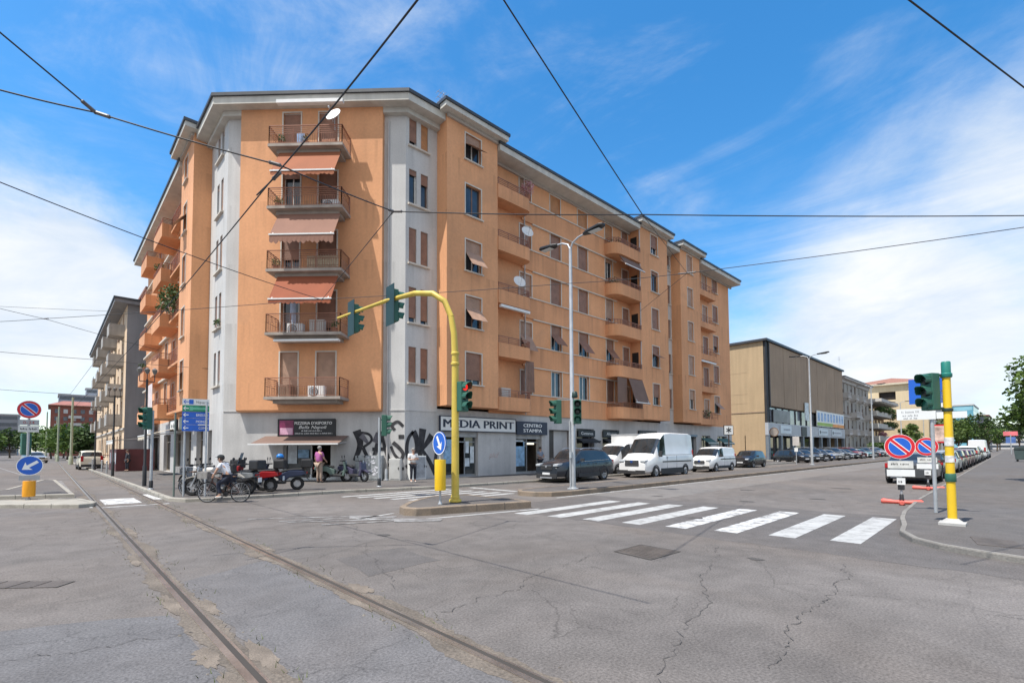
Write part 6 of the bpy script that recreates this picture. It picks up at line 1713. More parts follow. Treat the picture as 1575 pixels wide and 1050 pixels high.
t = cabinet("utility_cabinet", "sticker covered steel cabinet left of the signal post under the graffiti", "utility cabinet", 7.35, 8.75, 1.42, .03, .5, mat("cab_grey", (.30, .32, .33), .6, .25, 6))
rnd = random.Random(5); k = MB()
for i in range(26):
    a = rnd.uniform(7.4, 8.6); z = rnd.uniform(.35, 1.3); k.quad(*[fC.P(a + x, z + y, .516 + i * .0004) for x, y in ((0, 0), (rnd.uniform(.05, .25), rnd.uniform(-.05, .08)), (rnd.uniform(.05, .25), rnd.uniform(.06, .16)), (0, rnd.uniform(.05, .12)))])
k.build("stickers", mat("stickers", (.62, .62, .66), .6, .5, 9), t)
for i, (s, hh) in enumerate(((10.0, .75), (8.95, .6))):
    f, s_ = (fC, s) if s < 9.8 else (fR, 13.75 + .25)
    t = thing("steel_bollard", ("short steel hydrant post right of the pale cabinet", "short steel hydrant post left of the pale cabinet")[i], "post", f.P(s_, .12, .35)); mb = MB(); mb.lathe(f.P(s_, .12, .35), [(.10, 0), (.08, .1), (.08, hh - .1), (.05, hh), (.01, hh + .02)], 10); mb.build("post", M_GALV, t, autos=40); k = MB(); k.lathe(f.P(s_, .12, .35), [(.15, 0), (.15, .05), (.11, .06)], 10); k.build("base", M_GALV, t, autos=40)

# clutter on the sunny corner balconies
def bamboo(f, s0, s1, z0, z1, d, lb):
    t = thing("bamboo_screen", lb, "screen", f.P((s0 + s1) / 2, z0, d)); mb = MB(); n = int((s1 - s0) / .045)
    for i in range(n): mb.tube([f.P(s0 + i * .045, z0, d + .004 * (i % 3)), f.P(s0 + i * .045, z1 - .03 * ((i * 7) % 3) / 2, d + .004 * (i % 3))], .019, 5)
    mb.build("canes", mat("bamboo", (.46, .38, .27), .7, .25, 9), t); k = MB()
    for z in (z0 + .15, z1 - .15): k.bar(f.P(s0, z, d + .03), f.P(s1 - .04, z, d + .03), .015)
    k.build("ties", M_FRAMEB, t)
bamboo(pf, 5.15, 6.8, LV[2] + .1, LV[2] + .78, 1.12, "pale bamboo screen inside the railing of the middle corner balcony")
def locker(f, s0, s1, z, h, d0, d1, m, lb):
    t = thing("balcony_cabinet", lb, "cabinet", f.P((s0 + s1) / 2, z, d0)); mb = MB(); f.box(mb, s0, s1, z, z + h, d0, d1); mb.build("case", m, t, bevel=.01)
    for i in range(2):
        a = s0 + (s1 - s0) * i / 2; k = MB(); f.box(k, a + .02, a + (s1 - s0) / 2 - .02, z + .05, z + h - .04, d1 + .001, d1 + .014); k.build("door", m, t)
locker(pf, 5.0, 5.75, LV[1] + .07, .85, .1, .5, mat("cab_white", (.58, .56, .52), .6, .1, 3), "pale storage cabinet on the balcony below the lowest orange awning")
locker(pf, 3.5, 4.1, LV[0] + .07, .7, .1, .5, mat("cab_brown", (.20, .12, .08), .6, .2, 3), "brown storage cabinet on the lowest corner balcony")
locker(pf, 5.6, 6.3, LV[4] + .07, .6, .2, .6, mat("cab_wood", (.34, .13, .06), .6, .2, 3), "reddish wooden cabinet on the topmost corner balcony")
locker(fR, 20.2, 21.0, LV[0] + .07, 1.1, .1, .5, mat("cab_white", (.58, .56, .52)), "pale cabinet on the lowest balcony beside the near tower")
for i, (s, k) in enumerate(((3.6, 4), (4.9, 4), (3.5, 3), (6.5, 1), (3.4, 2))):
    plant("potted_plant", ("small potted plant at the left end of the topmost corner balcony", "potted plant in the middle of the topmost corner balcony", "potted plant on the second highest corner balcony", "potted plant at the right end of the balcony below the lowest awning", "potted plant at the left end of the middle corner balcony")[i], "plant", pf.P(s, LV[k] + .06, .9), .22, 60, M_LEAFP, .07, seed=50 + i)
# ------------------------------------------------------------------ cars and vans
def paint(name, col, rough=.28, metal=.0):
    return mat("paint_" + name, col, rough, .05, 1.2, metal=metal, spec=.5, coat=.35, fine=.03)
M_CARG = glass_mat("car_glass", (.02, .025, .03), .05)
M_TYRE = mat("tyre_rubber", (.022, .022, .023), .85, .2, 5)
M_RIM = mat("alloy_rim", (.45, .46, .48), .35, .1, 6, metal=.6)
M_TRIMB = mat("black_trim_plastic", (.03, .03, .032), .6, .15, 4)
M_HEADL = mat("headlight", (.42, .45, .48), .1, .1, 8)
M_TAILL = mat("taillight", (.35, .012, .015), .2, .15, 6)
M_PLATE = mat("number_plate", (.68, .69, .70), .5, .05, 6)
def lerp_prof(pts, x):
    if x <= pts[0][0]: return pts[0][1]
    for (a, b), (c, d) in zip(pts, pts[1:]):
        if x <= c:
            t = (x - a) / (c - a); return b + (d - b) * t
    return pts[-1][1]
def smooth_prof(pts, x, r=.10): return sum(lerp_prof(pts, x + k * r / 3) for k in range(-3, 4)) / 7
def wheel(parent, c, r, w, side, rimm=None, steel=False):
    ax = Vector((0, side, 0)); c = Vector(c)
    h = bpy.data.objects.new("wheel", None); h.empty_display_size = .1; COL.objects.link(h); h.parent = parent; h.location = c
    mb = MB(); mb.lathe((0, 0, 0), [(r * .62, -w / 2), (r * .9, -w / 2), (r, -w * .36), (r, w * .36), (r * .9, w / 2), (r * .64, w / 2), (r * .60, w * .35)], 22, ax); mb.build("tyre", M_TYRE, h, local=True, autos=50)
    mb = MB(); mb.lathe((0, 0, 0), [(r * .64, w * .36), (r * .62, w * .42), (r * .58, w * .36), (r * .55, w * .18), (.01, w * .16)], 22, ax)
    n = 7
    for i in range(n):
        a = 2 * PI * i / n; d = Vector((math.cos(a), 0, math.sin(a))); t = Vector((-math.sin(a), 0, math.cos(a)))
        mb.obox(d * r * .1 - t * r * .06 + ax * w * .2, d * r * .5, t * r * .12, ax * w * .16)
    mb.lathe((0, 0, 0), [(r * .16, w * .2), (r * .15, w * .4), (.01, w * .42)], 12, ax)
    mb.build("rim", rimm or M_RIM, h, local=True, autos=40)
def car(name, label, cat, P, loc=(0, 0, 0), rz=0.0, group=None, pm=None):
    """lofted bodywork; front towards +x. P: measures and profile lines"""
    L, W = P['L'], P['W']; t = thing(name, label, cat, loc, rz, group)
    top, belt = P['top'], P['belt']; zl = P.get('zl', .22); wr = P.get('wr', .80)
    gx = P['glass']                 # (rear glass base, rear top, windscreen top, windscreen base)
    side = P['side']                # list of (x0,x1) for side panes
    xs = sorted({round(x, 3) for x in [-L / 2 + L * i / 46 for i in range(47)] + list(gx) + [v for s in side for v in s]})
    xs = [x for x in xs if -L / 2 - 1e-6 <= x <= L / 2 + 1e-6]
    hw = lambda x: W / 2 * (1 - P.get('nose', .16) * max(0, (x - L * .28) / (L * .22)) ** 2.2 - P.get('tail', .08) * max(0, (-x - L * .30) / (L * .20)) ** 2)
    def ringp(x):
        zt = smooth_prof(top, x, P.get('sm', .10)); zb = min(lerp_prof(belt, x), zt - .04); w = hw(x)
        cab = max(0, min(1, (zt - zb - .05) / .3)); wt = w * (.90 + (wr - .90) * cab)
        e = max(0, (abs(x) - L * .46) / (L * .04)); low = zl + .10 * e * e
        return [(w * .88, low), (w * .985, low + .10), (w, (low + zb) * .5), (w * .99, zb - .10), (w * .955, zb), (wt + (w * .955 - wt) * .5, zb + (zt - .06 - zb) * .5), (wt, zt - .06), (wt * .9, zt - .012), (wt * .5, zt + .012), (0, zt + .02)]
    rings = [ringp(x) for x in xs]; nj = 10
    def vert(i, j, s): return Vector((xs[i], rings[i][j][0] * s, rings[i][j][1]))
    B = MB(); panes = {}
    for i in range(len(xs) - 1):
        xm = (xs[i] + xs[i + 1]) / 2
        for s in (-1, 1):
            for j in range(nj - 1):
                key = None
                if j in (4, 5):
                    for k, (a, b) in enumerate(side):
                        if a < xm < b: key = ("side", s, k)
                if j in (6, 7, 8):
                    if gx[2] < xm < gx[3]: key = ("windscreen",)
                    if gx[0] < xm < gx[1] and not P.get('norear'): key = ("rear",)
                tgt = B if key is None else panes.setdefault(key, MB())
                tgt.quad(vert(i, j, s), vert(i + 1, j, s), vert(i + 1, j + 1, s), vert(i, j + 1, s))
    for i in (0, len(xs) - 1): B.quad(*([vert(i, j, 1) for j in range(nj)] + [vert(i, j, -1) for j in range(nj - 2, -1, -1)]))
    for i in range(len(xs) - 1): B.quad(vert(i, 0, 1), vert(i + 1, 0, 1), vert(i + 1, 0, -1), vert(i, 0, -1))
    # weld so that shading runs smoothly
    def weld(mb):
        seen = {}; idx = []; vv = []
        for p in mb.v:
            k = tuple(round(c, 4) for c in p)
            if k not in seen: seen[k] = len(vv); vv.append(p)
            idx.append(seen[k])
        mb.v = vv; mb.f = [[idx[i] for i in f] for f in mb.f]; mb.f2 = []
        out, om = [], []
        for f, m in zip(mb.f, mb.m):
            g = [v for k, v in enumerate(f) if v != f[k - 1]]
            if len(set(g)) >= 3: out.append(g); om.append(m)
        mb.f, mb.m = out, om
        return mb
    pm = pm or paint("white", (.74, .745, .75))
    weld(B).build("body", pm, t, local=True, autos=38)
    for key, mb in panes.items():
        weld(mb).build("windscreen" if key[0] == "windscreen" else ("rear_window" if key[0] == "rear" else "side_window"), M_CARG, t, local=True, autos=60)
    r = P['wheel']; tw = .21
    for wx in P['axles']:
        for s in (-1, 1):
            y = s * (hw(wx) - tw / 2 + .015)
            wheel(t, (wx, y, r), r, tw, s)
            k = MB(); n = 14; q = lambda a, rr, yy: Vector((wx + rr * math.cos(a), yy, r + rr * math.sin(a)))
            y0 = s * (hw(wx) + .006)
            for i in range(n):
                a, b = R(-12 + 204 * i / n), R(-12 + 204 * (i + 1) / n)
                k.quad(q(a, r * 1.02, y0), q(b, r * 1.02, y0), q(b, r * 1.2, y0 - s * .004), q(a, r * 1.2, y0 - s * .004)); k.quad(q(a, r * 1.02, y0), q(b, r * 1.02, y0), q(b, r * 1.05, y0 - s * .22), q(a, r * 1.05, y0 - s * .22))
            k.quad(*[q(R(-12 + 204 * i / n), r * 1.03, y0 - s * .05) for i in range(n + 1)])
            k.build("wheel_arch", M_TRIMB if P.get('clad') else mat("arch_dark", (.02, .02, .022), .7, .1, 3), t, local=True)
    # nose: bumper, grille, lamps, plate
    xf, xr = L / 2, -L / 2; hzf = P.get('lampz', .68); hzr = P.get('tailz', .85)
    wf, wb = hw(xf), hw(xr)
    mb = MB(); mb.box((xf + .005, 0, hzf - .06), (.04, wf * 1.05, P.get('grille', .16))); mb.box((xf + .004, 0, .36), (.035, wf * 1.3, .14)); mb.build("grille", M_TRIMB, t, local=True, bevel=.012)
    for s in (-1, 1):
        mb = MB(); mb.prism([(0, -.05), (0, .035), (-.12, .07), (-.42, .10), (-.34, .02), (-.1, -.05)], (xf - .0, s * wf * .62, hzf + .05), (1, 0, 0), (0, 0, 1), (0, s * (wf * .40), 0))
        for k in range(len(mb.v)):
            p = Vector(mb.v[k]); lim = hw(p.x) + .012; mb.v[k] = (p.x + .012, max(-lim, min(lim, p.y)), p.z)
        mb.build("headlight", M_HEADL, t, local=True, bevel=.01)
        mb = MB(); th = P.get('tailh', .22); mb.box((xr + .03, s * (wb - .10), hzr), (.10, .20, th)); mb.build("taillight", M_TAILL, t, local=True, bevel=.015)
        mx = gx[3] - .38; mb = MB(); mb.box((mx, s * (hw(mx) + .12), lerp_prof(belt, mx) + .10), (.10, .20, P.get('mir', .14))); mb.box((mx + .03, s * (hw(mx) + .01), lerp_prof(belt, mx) + .05), (.05, .1, .05)); mb.build("wing_mirror", P.get('mirm', M_TRIMB), t, local=True, bevel=.015)
    mb = MB(); mb.box((xf + .03, 0, .47), (.012, .50, .11)); mb.build("number_plate", M_PLATE, t, local=True)
    mb = MB(); mb.box((xr - .012, 0, P.get('rplate', .62)), (.012, .50, .11)); mb.build("number_plate", M_PLATE, t, local=True)
    if P.get('clad'):
        for s in (-1, 1): mb = MB(); mb.box((0, s * (W / 2 + .002), .36), (P['axles'][0] - P['axles'][1] - r * 2.5, .02, P['clad'])); mb.build("cladding", M_TRIMB, t, local=True, bevel=.01)
        mb = MB(); mb.box((xf - .005, 0, .34), (.07, wf * 1.9, .22)); mb.build("bumper", M_TRIMB, t, local=True, bevel=.01)
        mb = MB(); mb.box((xr + .01, 0, .40), (.07, wb * 1.9, .24)); mb.build("bumper", M_TRIMB, t, local=True, bevel=.01)
    if P.get('van'):
        z0 = .92; x0, x1 = P['axles'][1] - .8, P['axles'][0] - .75
        for s in (-1, 1):
            mb = MB(); mb.bar((x0, s * (hw(0) + .004), z0), (x1, s * (hw(0) + .004), z0), .02, .07); mb.build("side_moulding", M_TRIMB, t, local=True)
            mb = MB(); mb.bar((x0, s * (hw(0) - .008), lerp_prof(belt, 0) + .02), (x1 - .3, s * (hw(0) - .008), lerp_prof(belt, 0) + .02), .02, .025); mb.build("door_rail", mat("rail_grey", (.30, .31, .32), .5, .1, 3), t, local=True)
        for i in range(4): mb = MB(); mb.box((xf + .03, 0, hzf - .06 + (i - 1.5) * .07), (.02, wf * .95, .014)); mb.build("grille_bar", M_RIM, t, local=True)
        mb = MB(); mb.lathe((xf + .035, 0, hzf + .02), [(.085, 0), (.085, .012), (.06, .016)], 16, (1, 0, 0)); mb.build("badge", mat("badge_blue", (.02, .06, .22), .3, .1, 3), t, local=True)
    if P.get('rails'):
        for s in (-1, 1):
            mb = MB(); mb.tube([(-1.6, s * .62, 1.62), (-1.45, s * .62, 1.70), (-.6, s * .63, 1.755), (.1, s * .63, 1.745), (.35, s * .62, 1.67)], .022, 6); mb.build("roof_rail", M_RIM, t, local=True)
            mb = MB(); mb.bar((-1.8, s * (hw(-1) * .958 + .004), 1.125), (.6, s * (hw(0) * .958 + .004), 1.045), .02, .022); mb.build("window_trim", M_RIM, t, local=True)
        mb = MB(); mb.box((xf + .035, 0, .27), (.03, wf * 1.1, .07)); mb.build("skid_plate", M_RIM, t, local=True); mb = MB(); mb.box((xf + .04, 0, hzf + .03), (.012, wf * 1.0, .02)); mb.lathe((xf + .04, 0, hzf - .02), [(.06, 0), (.05, .012)], 12, (1, 0, 0)); mb.build("badge", M_RIM, t, local=True)
    mb = MB(); cz = lerp_prof(top, gx[3]) + .05
    for s in (-.2, .35): mb.bar((gx[3] - .06, s, cz + .01), (gx[3] - .40, s + .42, cz + (lerp_prof(top, gx[3] - .40) - lerp_prof(top, gx[3]))  + .015), .018, .012)
    mb.build("wipers", M_BLACK, t, local=True)
    for s in (-1, 1):
        mb = MB()
        for hx in P.get('handles', ()): mb.box((hx, s * (hw(hx) + .004), lerp_prof(belt, hx) - .14), (.17, .02, .028))
        for dx in P.get('doors', ()): mb.box((dx, s * (hw(dx) - .004), (zl + lerp_prof(belt, dx)) / 2 + .05), (.008, .012, lerp_prof(belt, dx) - zl - .2))
        if P.get('handles') or P.get('doors'): mb.build("door_trim", M_TRIMB, t, local=True)
    return t
HATCH = dict(nose=.22, L=3.95, W=1.72, top=[(-1.98, .78), (-1.93, 1.0), (-1.6, 1.40), (-1.2, 1.47), (0, 1.48), (.35, 1.44), (1.0, 1.0), (1.55, .90), (1.9, .76), (1.98, .62)], belt=[(-2, .92), (1, .90), (2, .7)],
             glass=(-1.88, -1.55, .40, 1.0), side=[(-1.35, -.55), (-.45, .55)], wheel=.30, axles=(1.25, -1.22), handles=(-.55, .0), doors=(-.5, .62))
SEDAN = dict(L=4.45, W=1.78, top=[(-2.22, .80), (-2.15, .98), (-1.75, 1.06), (-1.15, 1.36), (-.6, 1.45), (.1, 1.45), (.4, 1.40), (1.1, 1.0), (1.75, .88), (2.12, .74), (2.22, .6)], belt=[(-2.2, .95), (1, .92), (2.2, .7)],
             glass=(-1.7, -1.15, .45, 1.12), side=[(-1.2, -.55), (-.45, .6)], wheel=.32, axles=(1.38, -1.32), handles=(-.6, .0), doors=(-.5, .7))
SUV = dict(rails=1, nose=.22, L=4.6, W=1.86, zl=.30, top=[(-2.3, .95), (-2.25, 1.12), (-1.95, 1.45), (-1.6, 1.62), (-.6, 1.69), (.15, 1.68), (.45, 1.62), (1.05, 1.16), (1.75, 1.05), (2.2, .92), (2.3, .75)], belt=[(-2.3, 1.14), (1, 1.03), (2.3, .8)],
           glass=(-2.2, -1.75, .48, 1.08), side=[(-1.85, -1.25), (-1.18, -.4), (-.3, .62)], wheel=.37, axles=(1.38, -1.30), clad=.2, lampz=.84, tailz=1.0, grille=.24, handles=(-.6, .05), doors=(-.35, .72), rplate=.8)
VANB = dict(van=1, L=5.75, W=2.05, zl=.28, wr=.86, sm=.14, top=[(-2.88, 2.58), (-2.6, 2.66), (0, 2.68), (.75, 2.62), (1.15, 2.36), (1.95, 1.40), (2.45, 1.18), (2.78, 1.0), (2.88, .78)], belt=[(-2.9, 1.35), (1.9, 1.28), (2.88, .9)],
            glass=(-9, -8, 1.18, 1.97), side=[(.72, 1.55)], wheel=.34, axles=(1.9, -1.65), clad=.34, lampz=.92, tailz=1.3, tailh=.6, grille=.34, norear=True, mir=.34, handles=(.6,), doors=(.62, -.55), nose=.14, rplate=.9)
VANS = dict(van=1, L=4.35, W=1.75, zl=.26, wr=.86, sm=.12, top=[(-2.18, 1.66), (-2.0, 1.76), (-.6, 1.80), (.3, 1.78), (.6, 1.70), (1.25, 1.16), (1.75, 1.03), (2.08, .88), (2.18, .7)], belt=[(-2.2, 1.12), (1.2, 1.06), (2.18, .8)],
            glass=(-9, -8, .62, 1.27), side=[(.05, .85)], wheel=.31, axles=(1.36, -1.32), clad=.18, lampz=.78, tailz=1.05, tailh=.5, grille=.2, norear=True, mir=.2, handles=(-.1,), doors=(-.02, -1.0))
MPV = dict(VANS); MPV.update(van=0, norear=False, glass=(-2.12, -1.95, .62, 1.27), side=[(-1.85, -1.05), (-.95, -.1), (0, .85)], top=[(-2.18, .95), (-2.14, 1.15), (-1.98, 1.70), (-1.8, 1.78), (-.6, 1.80), (.3, 1.78), (.6, 1.70), (1.25, 1.16), (1.75, 1.03), (2.08, .88), (2.18, .7)])
MINI = dict(HATCH); MINI.update(L=3.85, top=[(-1.92, .80), (-1.88, 1.0), (-1.62, 1.38), (-1.3, 1.42), (0, 1.43), (.45, 1.40), (.95, 1.02), (1.6, .92), (1.85, .78), (1.92, .62)], glass=(-1.82, -1.55, .50, .95), side=[(-1.35, -.4), (-.32, .6)])
NAVY = paint("navy", (.018, .024, .034), .25); BLK = paint("black", (.014, .014, .016), .25); WHT = paint("white", (.74, .745, .75)); SILV = paint("silver", (.42, .44, .46), .3, .5)
DGREY = paint("dark_grey", (.07, .075, .08), .28, .3); REDP = paint("red", (.32, .012, .015), .28); DRED = paint("dark_red", (.14, .012, .014), .28); BLUEP = paint("blue", (.03, .07, .18), .28); TEAL = paint("teal", (.10, .22, .24), .3); BEIGE = paint("grey_beige", (.28, .27, .25), .3, .3); CREAMP = paint("cream", (.62, .58, .48), .3)
# moving or waiting on the service road
car("suv", "dark blue black SUV waiting on the service road right of the print shop", "car", SUV, (20.6, 16.75, 0), PI, pm=NAVY)
car("delivery_van", "tall white high roofed delivery van on the service road", "van", VANB, (27.7, 15.95, 0), PI, pm=WHT)
car("small_van", "small white panel van behind the tall white delivery van", "van", VANS, (35.9, 16.1, 0), PI, pm=WHT)
car("hatchback", "black hatchback behind the small white van", "car", HATCH, (45.3, 17.05, 0), PI, pm=BLK)
# box truck
bt = thing("box_truck", "white box truck parked between the dark SUV and the tall white van", "truck", (28.6, 18.9, 0), PI)
TR = dict(VANB); TR.update(van=0, L=3.2, W=1.95, top=[(-1.6, 2.02), (-1.2, 2.1), (-.55, 2.06), (-.2, 1.92), (.6, 1.28), (1.1, 1.14), (1.5, .96), (1.6, .78)], belt=[(-1.6, 1.25), (1.6, .9)], glass=(-9, -8, -.18, .62), side=[(-.85, .18)], axles=(.72,), wheel=.34, clad=0, handles=(-.9,), doors=(-.95,), lampz=.9)
cab = car("cab", "cab", "cab", TR, (0, 0, 0), 0, pm=WHT)
for ch in list(cab.children):
    ch.parent = bt; ch.location = Vector(ch.location) + Vector((1.55, 0, 0))
bpy.data.objects.remove(cab)
mb = MB(); mb.box((-1.55, 0, 1.72), (3.3, 2.1, 1.95)); mb.build("cargo_box", mat("box_white", (.66, .665, .67), .5, .06, 1, streak=.08), bt, local=True, bevel=.03)
mb = MB()
for s in (-1, 1):
    mb.box((-1.55, s * 1.052, 2.66), (3.3, .03, .06)); mb.box((-1.55, s * 1.052, .78), (3.3, .03, .07))
mb.box((.115, 0, 2.66), (.03, 2.1, .06)); mb.build("edge_trim", M_GALV, bt, local=True)
mb = MB(); mb.box((-1.6, 0, .55), (3.2, 1.0, .2)); mb.build("chassis", M_BLACK, bt, local=True)
for s in (-1, 1): wheel(bt, (-2.1, s * .85, .34), .34, .24, s)

# parked along the right hand kerb (backs towards the photographer)
rk = [(SEDAN, 30.9, DGREY, "dark grey parked car just behind the two temporary no parking signs", 0), (MINI, 36.4, BLK, "black parked hatchback with stripes right of the yellow signal post", 0), (SEDAN, 45.0, SILV, "silver parked car with red tail lights in the right kerb row", 0),
      (HATCH, 50.6, BLK, "black parked hatchback after the silver car in the right kerb row", 0), (HATCH, 56, DRED, "first dark red parked car in the right kerb row", 0), (SEDAN, 61.5, DRED, "second dark red parked car in the right kerb row, farther off", 0),
      (HATCH, 67, BEIGE, "grey beige parked car after the dark red ones in the right kerb row", 0), (MPV, 73, WHT, "white parked people carrier far along the right kerb row", 0), (SUV, 80, DGREY, "dark parked SUV far along the right kerb row", 0), (HATCH, 86.5, WHT, "white parked hatchback near the end of the right kerb row", 0), (VANB, 97, WHT, "white tall van at the end of the right kerb row", 0), (SEDAN, 106, BLUEP, "blue car at the very end of the right kerb row", 0)]
for P_, a, pmx, lb, rr in rk:
    W_ = P_['W']; car("parked_car", lb, "car", P_, (a, 2.38 + (a - 16) * .0125 + W_ / 2 + .35, 0), rr, "cars parked along the right hand kerb", pm=pmx)
# parked before the brown building and beyond: one master per kind, then copies
fr_ = ["", "", ""]
row = [(62.0, "black parked car nearest the white information panel"), (65.6, "first grey parked car right of the lamp before the brown building"), (69.2, "dark parked car under the green stripe of the banner"), (72.8, "blue parked car under the banner"), (76.4, "grey parked car under the orange stripe of the banner"),
       (80, "dark parked car just left of the second double lamp post"), (83.6, "silver parked car just right of the second double lamp post"), (87.2, "black parked car under the stone balconies, near end"), (90.8, "dark red parked car under the stone balconies"), (94.4, "white parked car under the stone balconies"), (98, "teal parked car under the stone balconies, far end"),
       (101.6, "grey parked car at the start of the terraced block"), (105.2, "red parked car below the terraced block"), (108.8, "black parked car below the terraced block"), (112.4, "silver parked car beyond the terraced block"), (116, "white parked car beyond the terraced block")]
cols = [BLK, DGREY, BLK, BLUEP, BEIGE, DGREY, SILV, BLK, DRED, WHT, TEAL, DGREY, REDP, BLK, SILV, WHT]
mast = {}
for i, (a, lb) in enumerate(row):
    kind = i % 3; b = 17.6 + (a - 62) * .022; P_ = (HATCH, SEDAN, SUV)[kind]
    if kind not in mast:
        mast[kind] = (car("parked_car", lb, "car", P_, (a, b + .9, 0), R(-118), "cars parked before the brown building", pm=cols[i]), cols[i])
    else:
        src, c0 = mast[kind]; copy_thing(src, (a, b + .9, 0), R(-118 + (i * 37 % 9 - 4)), lb, repl={c0.name: cols[i]})
# white van and cars on the tram street
car("people_carrier", "white people carrier seen from behind on the tram street", "car", MPV, (2.9, 62.5, 0), R(92), pm=CREAMP)
for i, (x, y, lb, c, P_) in enumerate(((-7.5, 92, "first white car on the far left lane of the tram street", WHT, HATCH), (-12.0, 96, "second white car at the left edge of the tram street", WHT, SEDAN), (-1.5, 105, "silver car coming down the tram street beside the island", SILV, SUV), (4.0, 78, "dark car parked beyond the white people carrier", BLK, HATCH), (-22, 80, "dark red car at the far left edge", DRED, HATCH))):
    car("distant_car", lb, "car", P_, (x, y, 0), R(-70 if x < 0 else 90), pm=c)
# far traffic on the right street
for i, (x, y, lb, c, P_, rr) in enumerate(((118, 8.5, "red car driving far down the right street", REDP, HATCH, 0), (135, 6.5, "white van driving far down the right street", WHT, VANB, 0), (150, 9.5, "dark car far down the right street behind the no parking signs", BLK, SEDAN, PI))):
    car("distant_car", lb, "car", P_, (x, y, 0), rr, pm=c)
# ------------------------------------------------------------------ scooters, motorbike, bicycle
def bwheel(parent, c, r, w, spokes=0, rim=None):
    h = bpy.data.objects.new("wheel", None); h.empty_display_size = .1; COL.objects.link(h); h.parent = parent; h.location = c
    mb = MB(); n = 26; ring_ = [(r * math.cos(2 * PI * i / n), 0, r * math.sin(2 * PI * i / n)) for i in range(n + 1)]
    mb.lathe((0, 0, 0), [(r - w, -w * .45), (r - w * .3, -w * .5), (r, -w * .15), (r, w * .15), (r - w * .3, w * .5), (r - w, w * .45)], n, (0, 1, 0))
    # open the middle: keep only the band
    mb.f = mb.f[:-2]; mb.m = mb.m[:-2]; k0 = len(mb.v) - n
    for j in range(n): mb.f.append([j, (j + 1) % n, k0 + (j + 1) % n, k0 + j]); mb.m.append(0)
    mb.build("tyre", M_TYRE, h, local=True, autos=50)
    mb = MB()
    if spokes:
        for i in range(spokes):
            a = 2 * PI * i / spokes; mb.bar((0, .02 if i % 2 else -.02, 0), ((r - w) * math.cos(a), 0, (r - w) * math.sin(a)), .006)
        mb.lathe((0, 0, 0), [(.03, -.05), (.03, .05)], 10, (0, 1, 0))
        for j in range(n): mb.bar(Vector(ring_[j]) * ((r - w * 1.05) / r), Vector(ring_[j + 1]) * ((r - w * 1.05) / r), .02, .012, up=(0, 1, 0))
    else:
        for i in range(5):
            a = 2 * PI * i / 5; d = Vector((math.cos(a), 0, math.sin(a))); t_ = Vector((-d.z, 0, d.x)); mb.obox(d * .02 - t_ * .025 - Vector((0, .02, 0)), d * (r - w), t_ * .05, (0, .04, 0))
        mb.lathe((0, 0, 0), [(.10, -.03), (.10, .03)], 14, (0, 1, 0))
        for j in range(n): mb.bar(Vector(ring_[j]) * ((r - w) / r), Vector(ring_[j + 1]) * ((r - w) / r), .05, .02, up=(0, 1, 0))
    mb.build("rim", rim or M_RIM, h, local=True)
    return h
